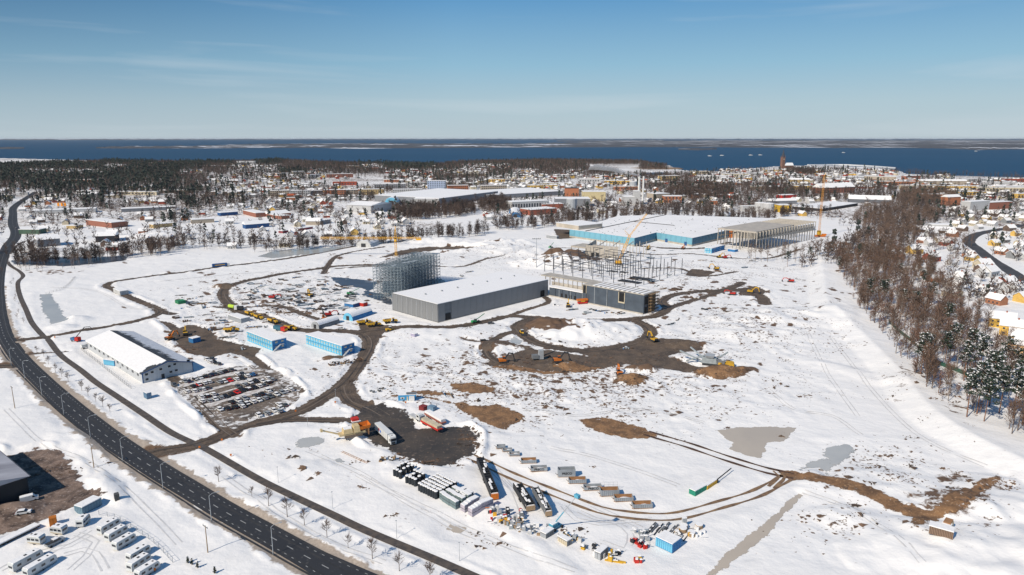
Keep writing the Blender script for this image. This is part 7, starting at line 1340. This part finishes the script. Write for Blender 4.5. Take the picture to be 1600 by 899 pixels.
for _ in range(900):
    px, py = rd.uniform(1440, 1600), rd.uniform(335, 480); c = cell(px, py)
    if c not in 'hm': continue
    x, y = G(px, py)
    if not clear(x, y): continue
    if all((x - q[0]) ** 2 + (y - q[1]) ** 2 > 22 ** 2 for q in houses) and rd.random() < .4: houses.append((x, y, py))
    if rd.random() < .12: bt.append((x + rd.uniform(-14, 14), y + rd.uniform(-14, 14)))
houses.sort(key=lambda t: -t[2]); ck = ['white', 'cream', 'white', 'red', 'brown', 'grey', 'white', 'yellow', 'cream', 'brick', 'grey', 'white']; used = set()
for k, (x, y, py) in enumerate(houses[:285]):
    c = rd.choice(ck); px = float(PX(x, y)[0]); r_ = .35 + rd.choice([0, PI / 2]) + rd.uniform(-.1, .1); s = rd.uniform(.8, 1.15)
    where = 'by the street at the right edge' if px > 1480 and py > 380 else 'on the right behind the wood' if px > 1360 and py > 330 else 'in the right part of the town' if px > 1250 else 'in the left part of the town' if px < 420 else 'behind the factories'
    standing(('near_' if py > 345 else 'far_') + c, f'{c} walled house with a snowy roof {where}', x, y, r_, f'{c} houses {where}', s)
# the rest of the town: too many and too small to tell apart
hv = {}
for k, (x, y, py) in enumerate(houses[285:]):
    c = rd.choice(ck); mb = hv.setdefault(c, MB()); Lh, Wh, hw, hh_ = rd.uniform(9, 20), rd.uniform(8, 10), rd.uniform(3.2, 6.5), rd.uniform(1.8, 3.5); flat_ = rd.random() < .2
    mb.T = Matrix.Translation((x, y, 0)) @ Matrix.Rotation(.35 + rd.choice([0, PI / 2]), 4, 'Z'); mb.box(-Lh / 2, Lh / 2, -Wh / 2, Wh / 2, 0, hw)
    rm = 2 if rd.random() < .07 else 3 if rd.random() < .06 else 1
    if flat_: mb.box(-Lh / 2 - .3, Lh / 2 + .3, -Wh / 2 - .3, Wh / 2 + .3, hw + .02, hw + .6, rm)
    else: mb.add([(-Lh / 2 - .4, -Wh / 2 - .5, hw), (Lh / 2 + .4, -Wh / 2 - .5, hw), (Lh / 2 + .4, Wh / 2 + .5, hw), (-Lh / 2 - .4, Wh / 2 + .5, hw), (-Lh / 2 - .4, 0, hw + hh_), (Lh / 2 + .4, 0, hw + hh_)], [(0, 1, 5, 4), (2, 3, 4, 5)], rm); mb.add([(-Lh / 2, -Wh / 2, hw), (-Lh / 2, Wh / 2, hw), (-Lh / 2, 0, hw + hh_), (Lh / 2, -Wh / 2, hw), (Lh / 2, Wh / 2, hw), (Lh / 2, 0, hw + hh_)], [(0, 2, 1), (3, 4, 5)], 0)
for c, mb in hv.items():
    if mb.v: tag(mb.build('distant_houses', [clm[c], snow_m, rt, rdk]), f'mass of small distant {c} houses of the town with snowy roofs', kind='stuff')
# long blocks in the town, each its own
rd = random.Random(33); nblk = 0
for k, (px, py, Ln, hh_, c) in enumerate([(60, 262, 80, 8, 'white'), (120, 268, 90, 6, 'grey'), (230, 258, 70, 9, 'cream'), (180, 305, 90, 7, 'cream'), (250, 302, 70, 6, 'brown'), (120, 303, 60, 6, 'white'), (30, 268, 60, 7, 'white'), (300, 262, 110, 8, 'white'), (370, 258, 80, 16, 'white'), (345, 262, 60, 7, 'cream'), (100, 285, 120, 7, 'brick'), (60, 275, 50, 7, 'grey'), (330, 305, 60, 7, 'brown'), (395, 300, 60, 7, 'grey'), (820, 296, 80, 9, 'yellow'), (850, 292, 60, 9, 'cream'), (905, 285, 60, 9, 'white'), (945, 288, 70, 9, 'yellow'), (960, 297, 60, 8, 'brick'),
    (1090, 280, 90, 10, 'white'), (1130, 277, 80, 10, 'cream'), (1160, 275, 70, 9, 'white'), (1080, 272, 60, 9, 'cream'), (1285, 270, 60, 8, 'white'), (1320, 282, 110, 9, 'white'), (1370, 290, 100, 10, 'brick'), (1410, 296, 90, 9, 'cream'), (1465, 297, 120, 9, 'yellow'), (1530, 300, 110, 10, 'cream'), (1500, 284, 130, 8, 'white'), (1570, 285, 120, 8, 'red'), (1560, 298, 100, 10, 'white'), (1590, 310, 80, 9, 'yellow'), (1500, 306, 60, 8, 'yellow'), (720, 275, 80, 8, 'cream'), (760, 285, 70, 8, 'yellow'), (640, 290, 60, 8, 'grey'), (600, 285, 70, 7, 'brick'), (660, 262, 60, 8, 'cream'), (1240, 296, 60, 8, 'yellow'), (1175, 296, 50, 7, 'cream'), (1440, 311, 50, 9, 'brick'), (1210, 268, 50, 8, 'cream'), (580, 265, 60, 7, 'white'), (540, 262, 60, 7, 'cream'), (520, 290, 60, 8, 'red')]):
    x, y = G(px, py)
    o = empty('town_block', (x, y, 0), rd.uniform(-.12, .2)); tag(o, f'long {c} walled town block with snow roof, ' + ('left' if px < 500 else 'middle' if px < 1000 else 'right') + f' of town ' + ['by the woods', 'by the lake', 'near the factories', 'among small houses'][k % 4], 'building', 'long blocks of the town')
    bx('wall', clm[c], o, 0, Ln, 0, 14, 0, hh_); bx('roof', snow_m if c != 'red' else rt, o, -.5, Ln + .5, -.5, 14.5, hh_, hh_ + .8)
    n_ = int(Ln / 7); w_ = MB().box(1.5, 5, -.2, 0, hh_ * .3, hh_ * .65).build('window', WINS, o); repeat(w_, [(q * 7, 0, 0) for q in range(n_)])
rd.shuffle(bt); rd.shuffle(et)
mass('distant_trees', 'countless bare brown trees between the houses of the far town', low_bare(5, 12, 22, .50), ftwig, bt, (.7, 1.3), 5)
mass('distant_evergreens', 'dark evergreen woods left of and behind the far town', low_ever(6, 14, 18, 1.9), [fneedle, snow_m], et, (.7, 1.35), 6)
# reeds along the far shore on the right, reed spit in the bay
rp = belt_pts([(1395, 270), (1440, 273.5), (1500, 275), (1600, 279), (1700, 281)], 12, 3.2, 8); mass('reeds', 'brown reeds and thin trees along the shore at the right', low_bare(7, 15, 24, .3), ftwig, rp, (.7, 1.4), 8)
sp = MB(); P = W([(985, 262.5), (1000, 262), (1030, 261.2), (1060, 262.5), (1068, 264), (1050, 265), (1010, 264.5)]); sp.prism([tuple(p) for p in P], -3, .6); tag(sp.build('reed_spit', C('reed_brown', .28, .18, .10)), 'brown reed spit reaching into the bay', kind='structure')
sp = MB(); P = W([(975, 266), (1010, 265.6), (1050, 266.4), (1040, 268.6), (1000, 268.2)]); sp.prism([tuple(p) for p in P], -3, .3); 
wi = M('inlet_water', (.03, .09, .17), (.02, .07, .14), sc=.01, rough=.5); wp = W([(1000, 271), (1030, 269.5), (1045, 270), (1040, 272.5), (1010, 273.5)]); tag(MB().prism([tuple(p) for p in wp], -1, .5).build('river_mouth', wi), 'blue strip of river water behind the chimneys', kind='structure')
bk_ = M('breakwater', (.75, .76, .78)); wp = smooth_line(W([(1262, 258.5), (1310, 258), (1350, 259.5), (1398, 263)]), 30); ml = MB()
for a, b in zip(wp[:-1], wp[1:]): ml.bar((*a, 0), (*b, 0), 7)
tag(ml.build('breakwater', bk_), 'snow covered harbour mole curving out by the church', kind='structure')
# clods and stones lying in the snow
r = np.random.default_rng(9); CV = []; CF = []; 
cl = [(870, 590, 320, 55, 2600), (1150, 540, 170, 60, 900), (1370, 735, 90, 40, 500), (720, 560, 120, 50, 900), (430, 470, 170, 45, 900), (1060, 450, 200, 45, 700), (1325, 815, 60, 30, 260), (900, 650, 260, 50, 700), (1500, 770, 60, 40, 600), (1450, 610, 60, 50, 500), (620, 440, 120, 35, 300), (1250, 480, 60, 60, 250), (735, 690, 25, 18, 500), (660, 722, 60, 10, 400), (770, 830, 160, 40, 220), (490, 735, 110, 40, 220), (880, 570, 90, 12, 900), (1128, 584, 40, 9, 500), (985, 594, 26, 7, 300), (340, 530, 70, 35, 500), (1555, 760, 40, 20, 200), (800, 395, 120, 15, 250), (90, 745, 60, 25, 300)]
for cx, cy, a, b, n in cl:
    n = int(n * .62); ctr = np.column_stack([r.normal(cx, a * .55, max(3, n // 16)), r.normal(cy, b * .55, max(3, n // 16))]); spr = np.exp(r.normal(0, .9, len(ctr))) * 2.2
    for k in range(n):
        kk = r.integers(len(ctr)); c0 = ctr[kk] + r.normal(0, 1, 2) * np.array([spr[kk] * 2.4, spr[kk] * .8]); 
        if c0[1] < 360 or c0[0] > 1640: continue
        x, y = G(*c0); s = min(.13 * np.exp(abs(r.normal(0, .75))), 1.2); z = hz(x, y)
        if f_pad[min(NR * NT - 1, (int(np.searchsorted(RAD, math.hypot(x, y))) - 1) * NT + int((math.atan2(x, y) - TH[0]) / (TH[1] - TH[0])))] > -1: continue
        v = r.normal(0, 1, (5, 3)) * .25 + np.array([[1, 0, 0], [-.5, .9, 0], [-.5, -.9, 0], [0, 0, .8], [.2, .1, -.5]]); o = len(CV)
        CV += list(v * s * np.array([1.4, 1.2, .8]) + np.array([x, y, z + s * .15])); CF += [(o, o + 1, o + 3), (o + 1, o + 2, o + 3), (o + 2, o, o + 3), (o, o + 4, o + 1), (o + 1, o + 4, o + 2), (o + 2, o + 4, o)]
tag(raw('clods_and_stones', np.array(CV), np.array(CF), M('clod_soil', (.18, .11, .07), (.05, .038, .03), sc=.15)), 'scattered brown clods and stones lying in the snow of the site', kind='stuff')
# smoke
def smoke():
    m = bpy.data.materials.new('smoke'); m.use_nodes = True; n = m.node_tree; n.nodes.remove(n.nodes['Principled BSDF']); v = n.nodes.new('ShaderNodeVolumePrincipled'); v.inputs['Color'].default_value = (.95, .95, .97, 1); t = n.nodes.new('ShaderNodeTexCoord').outputs['Object']
    n.links.new(math_node(n, 'MULTIPLY', math_node(n, 'SUBTRACT', noise(n, .05, 4, t), .30), .9, False), v.inputs['Density']); n.links.new(v.outputs[0], n.nodes['Material Output'].inputs['Volume']); return m
sm = MB(); x0, y0 = G(1000, 319); z0 = hgt(1000, 319, 275)
for k in range(12):
    t = k / 11; sm.blob((x0 - 4 - t * 78, y0 - 10 * t, z0 - 1 + 13 * math.sin(t * 1.4)), (4 + 11 * t, 5 + 9 * t, 2.5 + 7 * t), seed=k, n=8, k=5)
s_o = sm.build('smoke_plume', smoke()); tag(s_o, 'white smoke plume drifting left from the factory chimneys', kind='stuff')

# thin air haze over land and lake
hm_ = bpy.data.materials.new('haze'); hm_.use_nodes = True; n = hm_.node_tree; n.nodes.remove(n.nodes['Principled BSDF']); v = n.nodes.new('ShaderNodeVolumePrincipled'); v.inputs['Color'].default_value = (.86, .92, 1, 1); v.inputs['Density'].default_value = HAZE; n.links.new(v.outputs[0], n.nodes['Material Output'].inputs['Volume'])
if HAZE: tag(MB().box(-63000, 63000, -3000, 63000, -8, 124).build('haze', hm_), 'thin cold air haze', kind='stuff')
for o in [q for q in COL.objects if q.parent is None and q.location.z < -40]:      # kinds the plan did not call for
    for c in list(o.children_recursive)[::-1]: bpy.data.objects.remove(c)
    bpy.data.objects.remove(o)
